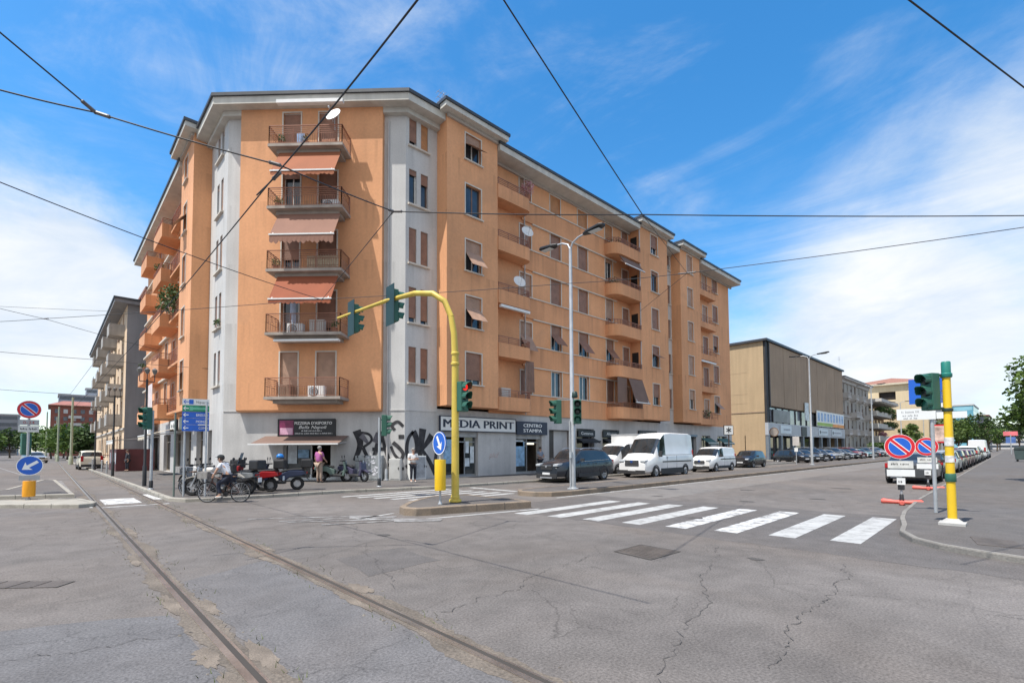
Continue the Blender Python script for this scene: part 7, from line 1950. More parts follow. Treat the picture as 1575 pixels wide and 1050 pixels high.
def scooter(label, loc, rz, col, box=True, boxcol=None, screen=False, big=False, name="scooter", group=None):
    t = thing(name, label, "scooter", loc, rz, group); r = .26 if not big else .30
    bwheel(t, (.64, 0, r), r, .11); bwheel(t, (-.62, 0, r), r, .12)
    def pr(name, poly, w, m, bev=.03):
        mb = MB(); mb.prism(poly, (0, -w / 2, 0), (1, 0, 0), (0, 0, 1), (0, w, 0)); return mb.build(name, m, t, local=True, bevel=bev)
    pr("rear_body", [(-.95, .62), (-.92, .78), (-.35, .80), (.05, .62), (.06, .38), (-.15, .36), (-.35, .52), (-.8, .58)], .34, col)
    pr("floorboard", [(-.2, .26), (.42, .26), (.46, .34), (.1, .40), (-.2, .40)], .36, M_TRIMB)
    pr("leg_shield", [(.40, .30), (.52, .30), (.62, .62), (.56, 1.0), (.46, 1.02), (.50, .62)], .42, col)
    pr("front_mudguard", [(.36, .50), (.5, .60), (.7, .62), (.9, .50), (.88, .44), (.66, .54), (.44, .46)], .15, col, .02)
    pr("seat", [(-.9, .79), (-.86, .87), (-.45, .86), (-.1, .81), (.02, .74), (-.05, .70), (-.35, .785)], .30, M_BLACK)
    pr("rear_mudguard", [(-1.1, .34), (-.9, .60), (-.7, .6), (-.95, .5)], .14, M_TRIMB, .01)
    mb = MB(); mb.tube([(.60, -.08, r), (.5, -.08, .6)], .03, 8); mb.tube([(.60, .08, r), (.5, .08, .6)], .03, 8); mb.build("fork", M_RIM, t, local=True)
    mb = MB(); mb.tube([(.36, -.34, 1.06), (.44, -.2, 1.05), (.48, 0, 1.02), (.44, .2, 1.05), (.36, .34, 1.06)], .022, 8); mb.box((.50, 0, 1.02), (.14, .22, .12)); mb.build("handlebar", M_TRIMB, t, local=True)
    mb = MB(); mb.lathe((.54, 0, 1.0), [(.075, 0), (.07, .04), (.02, .055)], 14, (1, 0, -.1)); mb.build("headlight", M_HEADL, t, local=True)
    for s in (-1, 1):
        mb = MB(); mb.tube([(.42, s * .2, 1.06), (.44, s * .26, 1.24)], .008, 6); mb.lathe((.43, s * .27, 1.27), [(.055, -.01), (.06, .0), (.055, .012)], 12, (1, 0, 0)); mb.build("mirror", M_TRIMB, t, local=True)
    if screen:
        mb = MB(); mb.quad((.56, -.2, 1.04), (.56, .2, 1.04), (.42, .17, 1.5), (.42, -.17, 1.5)); mb.build("windscreen", mat("clear_screen", (.35, .40, .42), .1, .1, 3), t, local=True)
    if box:
        mb = MB(); mb.box((-.98, 0, 1.06), (.42, .44, .36)); mb.build("top_box", boxcol or M_BLACK, t, local=True, bevel=.05)
    mb = MB(); mb.box((-.98, 0, .70), (.04, .16, .07)); mb.build("taillight", M_TAILL, t, local=True); mb = MB(); mb.box((-1.1, 0, .52), (.01, .17, .17)); mb.build("number_plate", M_PLATE, t, local=True)
    return t
def motorbike(label, loc, rz, col):
    t = thing("motorbike", label, "motorbike", loc, rz)
    bwheel(t, (.72, 0, .32), .32, .12); bwheel(t, (-.70, 0, .32), .32, .15)
    mb = MB(); mb.ball((.12, 0, .86), (.32, .15, .15), 14, 8); mb.build("tank", col, t, local=True, smooth=True)
    mb = MB(); mb.prism([(-.75, .80), (-.7, .88), (-.15, .84), (-.1, .76), (-.6, .74)], (0, -.13, 0), (1, 0, 0), (0, 0, 1), (0, .26, 0)); mb.build("seat", M_BLACK, t, local=True, bevel=.03)
    mb = MB(); mb.box((.05, 0, .48), (.42, .26, .34)); mb.box((.18, 0, .68), (.16, .2, .2)); mb.build("engine", mat("engine_grey", (.12, .12, .125), .4, .3, 8, metal=.5), t, local=True, bevel=.03)
    mb = MB()
    for s in (-1, 1): mb.tube([(.72, s * .1, .32), (.46, s * .1, .98)], .03, 8)
    mb.build("fork", M_RIM, t, local=True)
    mb = MB(); mb.tube([(.28, -.38, 1.04), (.42, -.18, 1.02), (.44, 0, 1.0), (.42, .18, 1.02), (.28, .38, 1.04)], .02, 8); mb.build("handlebar", M_TRIMB, t, local=True)
    mb = MB(); mb.lathe((.52, 0, .92), [(.06, -.08), (.10, 0), (.09, .03), (.02, .05)], 14, (1, 0, 0)); mb.build("headlight", M_HEADL, t, local=True)
    mb = MB(); mb.tube([(.15, -.16, .4), (-.2, -.18, .3), (-.8, -.2, .42)], [.03, .035, .05], 8); mb.build("exhaust", M_RIM, t, local=True)
    mb = MB(); mb.bar((-.70, .1, .32), (-.1, .1, .45), .05); mb.bar((-.70, -.1, .32), (-.1, -.1, .45), .05); mb.bar((-.6, 0, .76), (.4, 0, .86), .06); mb.bar((-.35, .08, .40), (-.55, .1, .76), .05); mb.build("frame", M_TRIMB, t, local=True)
    mb = MB(); mb.prism([(-1.0, .62), (-.8, .78), (-.5, .74), (-.75, .7)], (0, -.07, 0), (1, 0, 0), (0, 0, 1), (0, .14, 0)); mb.build("rear_mudguard", col, t, local=True)
    mb = MB(); mb.prism([(.42, .62), (.7, .70), (1.0, .60), (.98, .57), (.7, .66), (.44, .58)], (0, -.06, 0), (1, 0, 0), (0, 0, 1), (0, .12, 0)); mb.build("front_mudguard", col, t, local=True)
    return t
def bicycle(label, loc, rz, col):
    t = thing("bicycle", label, "bicycle", loc, rz); r = .34
    bwheel(t, (.54, 0, r), r, .035, 18); bwheel(t, (-.54, 0, r), r, .035, 18)
    mb = MB(); A = Vector
    bb, st, hd, hb = A((-.08, 0, .28)), A((-.22, 0, .78)), A((.36, 0, .86)), A((.40, 0, .70))
    for p, q_, w in ((bb, st, .017), (bb, hb, .02), (A((-.2, 0, .66)), hd, .017), (hd, hb, .02)): mb.tube([p, q_], w, 8)
    for s in (-1, 1):
        mb.tube([bb, A((-.54, s * .06, r))], .010, 6); mb.tube([A((-.2, 0, .68)), A((-.54, s * .06, r))], .009, 6); mb.tube([hb + A((0, s * .04, -.02)), A((.54, s * .05, r))], .012, 6)
    mb.build("frame", col, t, local=True, autos=50)
    mb = MB(); mb.tube([hd, A((.34, 0, .95)), A((.36, 0, .98))], .014, 8); mb.tube([A((.16, -.28, .96)), A((.32, -.2, .99)), A((.37, 0, .99)), A((.32, .2, .99)), A((.16, .28, .96))], .013, 8); mb.build("handlebar", M_RIM, t, local=True, autos=50)
    mb = MB(); mb.prism([(-.40, .84), (-.38, .88), (-.2, .87), (-.02, .85), (-.05, .82), (-.3, .81)], (0, -.08, 0), (1, 0, 0), (0, 0, 1), (0, .16, 0)); mb.build("saddle", mat("saddle_brown", (.14, .08, .05), .6, .15, 4), t, local=True, bevel=.03)
    mb = MB(); mb.tube([st, A((-.25, 0, .83))], .013, 8); mb.build("seat_post", M_RIM, t, local=True)
    mb = MB(); mb.lathe(bb, [(.09, .03), (.09, .035)], 16, (0, 1, 0)); mb.bar(bb + A((0, .06, 0)), bb + A((.12, .06, -.12)), .02); mb.bar(bb + A((0, -.06, 0)), bb + A((-.12, -.06, .12)), .02); mb.box(bb + A((.13, .11, -.13)), (.09, .1, .02)); mb.box(bb + A((-.13, -.11, .13)), (.09, .1, .02)); mb.build("crank", M_TRIMB, t, local=True)
    for cx, a0, a1 in ((-.54, 20, 175), (.54, 20, 150)):
        mb = MB(); n = 12; q2 = lambda a, rr, y: A((cx + rr * math.cos(R(a)), y, r + rr * math.sin(R(a))))
        for i in range(n):
            a, b = a0 + (a1 - a0) * i / n, a0 + (a1 - a0) * (i + 1) / n; mb.quad(q2(a, r + .03, -.03), q2(b, r + .03, -.03), q2(b, r + .03, .03), q2(a, r + .03, .03))
        mb.build("mudguard", M_TRIMB, t, local=True)
    mb = MB(); mb.box((-.58, 0, .74), (.4, .14, .02)); mb.tube([(-.70, .05, .74), (-.56, .06, r)], .006, 6); mb.tube([(-.70, -.05, .74), (-.56, -.06, r)], .006, 6); mb.build("carrier", M_TRIMB, t, local=True)
    mb = MB(); mb.prism([(.47, .78), (.78, .80), (.80, 1.02), (.45, 1.02)], (0, -.17, 0), (1, 0, 0), (0, 0, 1), (0, .34, 0)); mb.build("basket", mat("basket_grey", (.25, .24, .23), .7, .3, 12), t, local=True)
    return t
M_BIKEK = mat("bike_black", (.02, .02, .022), .4, .1, 4)
CAMLEFT = math.atan2(-RIGHT.y, -RIGHT.x)      # heading towards screen left
motorbike("dark motorbike with pale tank parked behind the thin posts at the corner", (4.35, 20.1, .12), CAMLEFT + .15, mat("tank_pale", (.45, .42, .38), .35, .1, 3))
scooter("grey scooter half hidden behind the cyclist", (5.1, 20.3, .12), CAMLEFT - .3, mat("paint_scooter_grey", (.16, .17, .18), .35, .1, 3), True)
scooter("red scooter parked with a black top box right of the cyclist", (5.75, 20.45, .12), CAMLEFT + .08, mat("paint_scooter_red", (.30, .015, .018), .3, .06, 3), True)
scooter("black scooter with a windscreen behind the red scooter", (6.0, 21.4, .12), CAMLEFT + .2, mat("paint_scooter_black", (.02, .02, .024), .3, .1, 3), True, screen=True)
scooter("dark grey scooter at the back of the row beside the corner wall", (4.9, 22.6, .12), CAMLEFT - .1, mat("paint_scooter_slate", (.05, .055, .06), .3, .1, 3), True)
scooter("white and grey scooter between the motorbike and the corner wall", (4.3, 21.6, .12), CAMLEFT + .1, mat("paint_scooter_white", (.42, .42, .41), .35, .1, 3), False)
scooter("pale green scooter parked by the pizzeria door", (10.45, 24.0, .12), CAMLEFT + PI + .1, mat("paint_scooter_green", (.12, .17, .15), .35, .08, 3), False)
scooter("dark violet scooter leaning right of the pale green scooter", (11.2, 23.35, .12), CAMLEFT + PI - .4, mat("paint_scooter_violet", (.06, .055, .10), .35, .1, 3), False)
t = thing("helmet_cover", "bright blue helmet lying on the black scooter seat box", "helmet", (6.05, 20.95, 1.42)); 
b_ = CAMLEFT + .2; hp = Vector((6.0 - .98 * math.cos(b_), 21.4 - .98 * math.sin(b_), 1.36)); t.location = hp
mb = MB(); mb.ball(hp + Vector((0, 0, .10)), (.15, .13, .12), 14, 8); mb.build("shell", mat("helmet_blue", (.02, .18, .52), .3, .05, 3), t, smooth=True)
mb = MB(); mb.lathe(hp + Vector((0, 0, .02)), [(.14, 0), (.15, .02), (.14, .04)], 14); mb.build("rim", M_BLACK, t)

bicycle("dark bicycle parked between the thin posts and the motorbike", (3.75, 20.75, .12), CAMLEFT - .55, M_BIKEK)
bicycle("old green bicycle leaning at the corner wall behind the scooters", (5.2, 22.0, .12), CAMLEFT + .35, mat("bike_green", (.03, .09, .05), .4, .1, 4))
scooter("dark blue scooter with top box at the right end of the row", (6.75, 20.55, .12), CAMLEFT + .3, mat("paint_scooter_blue", (.02, .03, .07), .3, .1, 3), True)
motorbike("black motorbike in the middle of the row behind the cyclist", (5.15, 21.0, .12), CAMLEFT - .12, M_BIKEK)
# ------------------------------------------------------------------ people
M_SKIN = mat("skin", (.46, .27, .19), .6, .08, 12)
def skin_mesh(name, joints, edges, parent, m, root=0, sub=1):
    me = bpy.data.meshes.new(name); bm = bmesh.new(); lay = bm.verts.layers.skin.verify(); vs = []
    for i, (p, r) in enumerate(joints):
        v = bm.verts.new(p); s = v[lay]; s.radius = (r, r) if not isinstance(r, tuple) else r; s.use_root = (i == root); vs.append(v)
    for a, b in edges: bm.edges.new((vs[a], vs[b]))
    bm.to_mesh(me); bm.free()
    me.materials.append(m)
    o = bpy.data.objects.new(name, me); COL.objects.link(o); o.parent = parent
    o.modifiers.new("skin", 'SKIN'); s = o.modifiers.new("sub", 'SUBSURF'); s.levels = sub + 0; s.render_levels = sub + 1
    sk = o.modifiers["skin"]; sk.use_smooth_shade = True
    return o
def person(label, loc, rz, J, shirt, trousers, shoes, hair, sc=1.0, short_sleeve=True, cap=None, bald=False, held=None):
    """J: joint name -> local point (x forward, y left, z up)"""
    t = thing("person", label, "person", loc, rz); V = {k: Vector(p) * sc for k, p in J.items()}
    js = []; ix = {}
    def add(n, p, r): ix[n] = len(js); js.append((p, r * sc)); return ix[n]
    add("pelvis", V["pelvis"], .125); add("waist", V["pelvis"].lerp(V["chest"], .45), .115); add("chest", V["chest"], .135); add("neckb", V["neck"] - Vector((0, 0, .03)), .06); add("neck", V["neck"], .052)
    hd = V["head"]
    add("chin", hd + Vector((.015, 0, -.07)) * sc, .062); add("skull", hd + Vector((-.005, 0, .035)) * sc, .085); add("crown", hd + Vector((-.01, 0, .09)) * sc, .06)
    E_ = [("pelvis", "waist"), ("waist", "chest"), ("chest", "neckb"), ("neckb", "neck"), ("neck", "chin"), ("chin", "skull"), ("skull", "crown")]
    for s in ("l", "r"):
        add("sh" + s, V["sh" + s], .058); add("el" + s, V["el" + s], .042); add("wr" + s, V["wr" + s], .030)
        d = (V["wr" + s] - V["el" + s]).normalized(); sy = 1 if s == "l" else -1
        add("pa" + s, V["wr" + s] + d * .06 * sc, .034)
        E_ += [("chest", "sh" + s), ("sh" + s, "el" + s), ("el" + s, "wr" + s), ("wr" + s, "pa" + s)]
        # fingers and thumb
        side = d.cross(Vector((0, sy, 0)));  side = side.normalized() if side.length > .1 else Vector((1, 0, 0))
        for f_ in range(4):
            k = "f%d%s" % (f_, s); ln = (.075, .085, .08, .062)[f_]; off = side * (.024 - .016 * f_)
            add(k + "a", V["wr" + s] + d * .105 * sc + off * sc, .009); add(k + "b", V["wr" + s] + (d * (.105 + ln * .9) + off * 1.1 + Vector((.012, -sy * .012, 0))) * sc, .007)
            E_ += [("pa" + s, k + "a"), (k + "a", k + "b")]
        add("th" + s, V["wr" + s] + (d * .075 + side * .055) * sc, .009); E_ += [("pa" + s, "th" + s)]
        add("hp" + s, V["hp" + s], .085); add("kn" + s, V["kn" + s], .056); add("an" + s, V["an" + s], .040)
        add("to" + s, V["an" + s] + Vector((.15, 0, -.055)) * sc, .034)
        E_ += [("pelvis", "hp" + s), ("hp" + s, "kn" + s), ("kn" + s, "an" + s), ("an" + s, "to" + s)]
    skin_mesh("body", js, [(ix[a], ix[b]) for a, b in E_], t, M_SKIN)
    # shirt
    c = []; ci = {}
    def ad(n, p, r): ci[n] = len(c); c.append((p, r))
    ad("h", V["pelvis"] + Vector((0, 0, .0)), .172 * sc); ad("w", V["pelvis"].lerp(V["chest"], .45), .155 * sc); ad("c", V["chest"], .168 * sc); ad("n", V["neck"] - Vector((0, 0, .05)), .075 * sc)
    ce = [("h", "w"), ("w", "c"), ("c", "n")]
    for s in ("l", "r"):
        ad("s" + s, V["sh" + s], .076 * sc); ad("e" + s, V["sh" + s].lerp(V["el" + s], .75 if short_sleeve else 1.0), .064 * sc); ce += [("c", "s" + s), ("s" + s, "e" + s)]
        if not short_sleeve: ad("v" + s, V["el" + s].lerp(V["wr" + s], .9), .046 * sc); ce += [("e" + s, "v" + s)]
    skin_mesh("shirt", c, [(ci[a], ci[b]) for a, b in ce], t, shirt)
    c = []; ci = {}
    ad("p", V["pelvis"] - Vector((0, 0, .02)), .158 * sc); ce = []
    for s in ("l", "r"):
        ad("h" + s, V["hp" + s] - Vector((0, 0, .03)), .104 * sc); ad("k" + s, V["kn" + s], .074 * sc); ad("a" + s, V["an" + s] + Vector((0, 0, .05)), .060 * sc); ce += [("p", "h" + s), ("h" + s, "k" + s), ("k" + s, "a" + s)]
    skin_mesh("trousers", c, [(ci[a], ci[b]) for a, b in ce], t, trousers)
    for s in ("l", "r"):
        an = V["an" + s]; skin_mesh("shoe", [(an + Vector((-.05, 0, -.045)) * sc, .045 * sc), (an + Vector((.06, 0, -.05)) * sc, .045 * sc), (an + Vector((.17, 0, -.06)) * sc, .038 * sc)], [(0, 1), (1, 2)], t, shoes)
    # face and hair
    mb = MB(); mb.ball(hd + Vector((.092, 0, -.005)) * sc, (.022 * sc, .014 * sc, .03 * sc), 8, 6); mb.build("nose", M_SKIN, t, local=True, smooth=True)
    mb = MB()
    for s in (-1, 1): mb.ball(hd + Vector((.078, s * .032, .03)) * sc, .011 * sc, 8, 6)
    mb.build("eyes", M_BLACK, t, local=True, smooth=True)
    mb = MB(); mb.ball(hd + Vector((.075, 0, -.058)) * sc, (.01 * sc, .026 * sc, .007 * sc), 8, 5); mb.build("mouth", mat("lips", (.30, .12, .10), .6), t, local=True, smooth=True)
    mb = MB()
    for s in (-1, 1): mb.ball(hd + Vector((-.005, s * .088, .01)) * sc, (.022 * sc, .012 * sc, .034 * sc), 8, 6)
    mb.build("ears", M_SKIN, t, local=True, smooth=True)
    mb = MB(); mb.ball(hd + Vector((-.022, 0, .05)) * sc, (.105 * sc, .096 * sc, .10 * sc), 14, 9); mb.build("hair", hair, t, local=True, smooth=True)
    if cap:
        mb = MB(); mb.ball(hd + Vector((-.005, 0, .085)) * sc, (.115 * sc, .104 * sc, .085 * sc), 14, 8)
        mb.lathe(hd + Vector((.09, 0, .075)) * sc, [(.085 * sc, 0), (.085 * sc, .012)], 16); mb.build("cap", cap, t, local=True, smooth=True)
    if held: held(t, V)
    return t
STAND = dict(pelvis=(0, 0, .96), chest=(0.01, 0, 1.33), neck=(0.0, 0, 1.50), head=(.03, 0, 1.63), shl=(-.01, .19, 1.42), shr=(-.01, -.19, 1.42), ell=(-.03, .24, 1.14), elr=(-.03, -.24, 1.14), wrl=(.05, .23, .90), wrr=(.05, -.23, .90),
             hpl=(0, .09, .90), hpr=(0, -.09, .90), knl=(.02, .10, .50), knr=(.03, -.10, .50), anl=(-.01, .10, .09), anr=(.02, -.11, .09))
M_PINK = mat("shirt_pink", (.36, .10, .27), .85, .15, 6); M_TANT = mat("trousers_tan", (.36, .27, .21), .85, .1, 5); M_HAIRG = mat("hair_grey", (.22, .21, .20), .8, .2, 20); M_HAIRD = mat("hair_dark", (.05, .035, .028), .7, .2, 20); M_DARKT = mat("trousers_navy", (.022, .024, .035), .85, .15, 5); M_SHOED = mat("shoes_dark", (.04, .035, .03), .6, .1, 6)
M_BLOUSE = mat("blouse_white", (.62, .62, .62), .85, .3, 10); M_SHIRTW = mat("shirt_pale", (.58, .60, .66), .85, .08, 5); M_SHOEW = mat("shoes_pale", (.5, .48, .45), .6, .1, 6)
m1 = dict(STAND); m1.update(elr=(.06, -.26, 1.16), wrr=(.22, -.20, 1.05))
person("man in a pink violet shirt and tan trousers standing at the pizzeria door", (9.75, 24.15, .12), math.atan2(FWD.y, FWD.x) - .5, m1, M_PINK, M_TANT, M_SHOED, M_HAIRG, 1.02)
w1_ = dict(STAND); w1_.update(ell=(.06, .25, 1.16), elr=(.06, -.25, 1.16), wrl=(.26, .09, 1.22), wrr=(.26, -.06, 1.18))
person("woman in a white patterned blouse and dark trousers at the corner", (13.0, 20.75, .12), math.atan2(-FWD.y, -FWD.x) + .5, w1_, M_BLOUSE, M_DARKT, M_SHOEW, M_HAIRG, .95)
mb = MB()
s1 = dict(STAND); s1.update(ell=(.08, .24, 1.15), wrl=(.28, .12, 1.12), elr=(.08, -.24, 1.15), wrr=(.28, -.08, 1.1))
def held_paper(t, V):
    k = MB(); k.obox(V["wrl"] + Vector((.09, -.2, -.06)), (.14, 0, .02), (0, .22, 0), (0, 0, .012)); k.build("paper", M_LETW, t, local=True)
person("person in a grey blue shirt holding papers inside the copy shop doorway", (23.75, 22.3, .12), R(-100), s1, mat("shirt_greyblue", (.20, .24, .30), .85, .1, 5), M_DARKT, M_SHOED, M_HAIRD, .98, held=held_paper)
s2 = dict(STAND)
person("person in dark clothes sitting by the dark red terrace screen on the tram street", (4.6, 49.5, .12), R(200), s2, M_DARKT, M_DARKT, M_SHOED, M_HAIRD, .98, short_sleeve=False)
# cyclist and bicycle, moving to the left of the photo
BK = Vector((4.25, 18.35, 0)); BR = CAMLEFT + .02
bicycle("old city bicycle ridden past the corner kerb by the man in the cap", BK, BR, mat("bike_brown", (.10, .045, .035), .4, .1, 4))
cy = dict(pelvis=(-.20, 0, 1.00), chest=(-.02, 0, 1.36), neck=(.05, 0, 1.52), head=(.10, 0, 1.64), shl=(.0, .18, 1.44), shr=(.0, -.18, 1.44), ell=(.14, .25, 1.22), elr=(.14, -.25, 1.22), wrl=(.18, .27, 1.06), wrr=(.18, -.27, 1.06),
          hpl=(-.20, .10, .95), hpr=(-.20, -.10, .95), knl=(.16, .11, .68), knr=(.10, -.11, .82), anl=(.03, .13, .25), anr=(-.22, -.13, .50))
cy.update(pelvis=(-.20, 0, .90), chest=(-.01, 0, 1.20), neck=(.07, 0, 1.34), head=(.13, 0, 1.45), shl=(.02, .17, 1.28), shr=(.02, -.17, 1.28), ell=(.12, .24, 1.10), elr=(.12, -.24, 1.10), wrl=(.17, .26, .99), wrr=(.17, -.26, .99), hpl=(-.19, .10, .86), hpr=(-.19, -.10, .86), knl=(.15, .11, .62), knr=(.12, -.11, .76), anl=(.05, .13, .24), anr=(-.18, -.13, .46))
person("man in a dark cap and pale shirt riding the bicycle", BK, BR, cy, M_SHIRTW, mat("shorts_navy", (.02, .025, .045), .85, .15, 5), M_SHOEW, M_HAIRD, .98, cap=mat("cap_dark", (.03, .035, .035), .8, .15, 6))
t = thing("shoulder_bag", "small dark bag on the back of the cyclist", "bag", (0, 0, 0)); Mr = Matrix.Rotation(BR, 3, 'Z'); bp_ = BK + Mr @ Vector((-.27, -.05, 1.12)); t.location = bp_
mb = MB(); mb.box(bp_, (.12, .24, .30), BR); mb.build("pouch", M_BLACK, t, bevel=.04)
k = MB(); k.tube([bp_ + Vector((0, 0, .15)), BK + Mr @ Vector((-.03, .1, 1.36)), BK + Mr @ Vector((.15, .12, 1.2)), BK + Mr @ Vector((.05, -.12, .98)), bp_ + Vector((0, 0, -.1))], .015, 6); k.build("strap", M_BLACK, t)
# ------------------------------------------------------------------ trees
def leaf_mat(name, col):
    if name in MATS: return MATS[name]
    m = bpy.data.materials.new(name); MATS[name] = m
    nt, b = nodes_of(m); N = nt.nodes; L = nt.links
    oi = N.new("ShaderNodeNewGeometry"); tc = N.new("ShaderNodeTexCoord")
    n = N.new("ShaderNodeTexNoise"); n.inputs["Scale"].default_value = .9; n.inputs["Detail"].default_value = 4; L.new(tc.outputs["Object"], n.inputs["Vector"])
    ad = N.new("ShaderNodeMath"); ad.operation = 'ADD'; L.new(oi.outputs["Random Per Island"], ad.inputs[0]); L.new(n.outputs[0], ad.inputs[1])
    mr = N.new("ShaderNodeMapRange"); mr.inputs[1].default_value = .5; mr.inputs[2].default_value = 1.4; L.new(ad.outputs[0], mr.inputs[0])
    mx = N.new("ShaderNodeMix"); mx.data_type = 'RGBA'; L.new(mr.outputs[0], mx.inputs[0]); mx.inputs[6].default_value = (*[c * .6 for c in col], 1); mx.inputs[7].default_value = (col[0] * 1.5, col[1] * 1.35, col[2] * 1.1, 1)
    L.new(mx.outputs[2], b.inputs["Base Color"]); b.inputs["Roughness"].default_value = .6; b.inputs["Specular IOR Level"].default_value = .35
    tr = N.new("ShaderNodeBsdfTranslucent"); L.new(mx.outputs[2], tr.inputs[0]); ms = N.new("ShaderNodeMixShader"); ms.inputs[0].default_value = .25
    out = [x for x in N if x.type == 'OUTPUT_MATERIAL'][0]; L.new(b.outputs[0], ms.inputs[1]); L.new(tr.outputs[0], ms.inputs[2]); L.new(ms.outputs[0], out.inputs[0])
    return m
M_LEAF = leaf_mat("leaves_plane", (.075, .135, .03)); M_LEAFD = leaf_mat("leaves_dark", (.045, .085, .025)); M_LEAFY = leaf_mat("leaves_light", (.095, .15, .045))
M_BARK = mat("bark", (.12, .09, .065), .9, .25, 3, fine=.2)
def tree(name, label, loc, h, rad, trunk_h, m, n=900, leaf=.35, seed=1, clumps=16, group=None, squash=.8, trunk_r=None):
    t = thing(name, label, "tree", loc, group=group); rnd = random.Random(seed); loc = Vector(loc)
    tr_ = trunk_r or h * .022
    c0 = Vector((0, 0, trunk_h + (h - trunk_h) * .5)); rz = (h - trunk_h) * .5
    cl = []
    for i in range(clumps):
        while True:
            p = Vector((rnd.uniform(-1, 1), rnd.uniform(-1, 1), rnd.uniform(-1, 1)))
            if p.length <= 1: break
        p = Vector((p.x * rad * .8, p.y * rad * .8, p.z * rz * .85)) + c0
        cl.append((p, rad * rnd.uniform(.28, .46)))
    k = MB(); lean = Vector((rnd.uniform(-.1, .1), rnd.uniform(-.1, .1), 0)) * trunk_h
    k.tube([loc, loc + Vector((0, 0, .25)), loc + lean * .5 + Vector((0, 0, trunk_h * .6)), loc + lean + Vector((0, 0, trunk_h * 1.15)), loc + lean + Vector((0, 0, h * .8))], [tr_ * 1.5, tr_ * 1.1, tr_, tr_ * .8, tr_ * .2], 9)
    for p, r_ in cl[:9]:
        b0 = loc + lean + Vector((0, 0, trunk_h * rnd.uniform(.85, 1.3))); q_ = loc + p
        k.tube([b0, b0.lerp(q_, .5) + Vector((0, 0, .12 * r_)), q_], [tr_ * .5, tr_ * .3, tr_ * .08], 6)
    k.build("trunk", M_BARK, t, smooth=True)
    mb = MB()
    for i in range(n):
        p, r_ = cl[rnd.randrange(len(cl))]
        d = Vector((rnd.gauss(0, 1), rnd.gauss(0, 1), rnd.gauss(0, 1))).normalized() * r_ * rnd.random() ** .45; d.z *= squash
        q_ = loc + p + d; u = Vector((rnd.gauss(0, 1), rnd.gauss(0, 1), rnd.gauss(0, .6))).normalized(); v = u.cross(Vector((rnd.gauss(0, 1), rnd.gauss(0, 1), rnd.gauss(0, 1)))).normalized()
        s = leaf * rnd.uniform(.6, 1.25)
        mb.quad(q_ - u * s * .5, q_ - u * s * .1 + v * s * .32, q_ + u * s * .5, q_ + u * s * .05 - v * s * .34)
    mb.build("crown", m, t)
    return t
tree("plane_tree", "large leafy plane tree overhanging the right pavement at the photo edge", (32.6, -1.9, .1), 5.7, 3.0, 1.9, M_LEAF, 13000, .22, 11, 30)
lt = [((6.2, 118, 0), 6.4, 4.0, M_LEAFD, "dark tree right of the tram poles before the brick block"), ((2.8, 135, 0), 7.0, 4.6, M_LEAF, "bushy tree in front of the brick block, second from the right"), ((5.5, 150, 0), 7.2, 5, M_LEAFD, "tree below the teal balcony of the brick block"), ((.5, 165, 0), 7.6, 5, M_LEAF, "rounded tree left of the brick block on the tram street"), ((-2.5, 195, 0), 7.5, 4.5, M_LEAFD, "small dark tree at the end of the tram street"), ((3, 180, 0), 8.4, 5, M_LEAFD, "tall dark tree behind the tram poles"), ((8, 170, 0), 8, 5, M_LEAF, "tree partly hidden by the old block on the tram street")]
for i, (p, h, r_, m, lb) in enumerate(lt): tree("street_tree", lb, p, h, r_, h * .25, m, 1500, .75, 40 + i, 18, "trees at the end of the tram street")
lt = [(-10, 150, 8.5, "tree behind the left tram sign, nearest the sign post"), (-16, 158, 9, "second tree left of the tram sign post"), (-21, 146, 8, "third tree left of the tram sign post"), (-27, 155, 9, "fourth tree towards the left edge"), (-33, 148, 8, "leftmost tree at the edge of the photo"), (-8, 200, 9, "farther tree just right of the tram sign post")]
for i, (x, y, h, lb) in enumerate(lt): tree("park_tree", lb, (x, y, 0), h, 4.6, 1.6, M_LEAFD if i % 2 else M_LEAF, 1300, .8, 60 + i, 16, "trees on the left side of the tram street")
lt = [(150, 12.5, 9.0, M_LEAFY, "pale flowering tree beyond the yellow signal post"), (165, 11.5, 8.5, M_LEAF, "second tree beyond the yellow signal post"), (185, 11.0, 11, M_LEAFD, "tall dark tree before the glass block"), (205, 10.0, 12, M_LEAFD, "dark tree before the dark office block"), (230, 8.5, 11, M_LEAF, "tree right of the dark office block"), (260, 7.5, 11, M_LEAFD, "far tree above the parked cars"), (300, 2, 12, M_LEAFD, "distant rounded tree at the end of the right street"), (320, -6, 12, M_LEAF, "distant tree behind the far shop signs"), (345, 9, 12, M_LEAFD, "last distant tree down the right street"), (140, 17.5, 7, M_LEAFY, "low leafy tree near the red framed poster")]
for i, (x, y, h, m, lb) in enumerate(lt): tree("street_tree", lb, (x, y, 0), h, h * .42, h * .22, m, 1300, .7, 80 + i, 16, "trees far down the right street")
for i, (x, y, lb) in enumerate(((52, -3.0, "second plane tree farther along the right pavement"), (72, -2.2, "third plane tree along the right pavement"), (95, -1.5, "fourth plane tree along the right pavement"))):
    tree("plane_tree", lb, (x, y, .1), 7, 3.0, 2.2, M_LEAF, 2600, .38, 101 + i, 20)
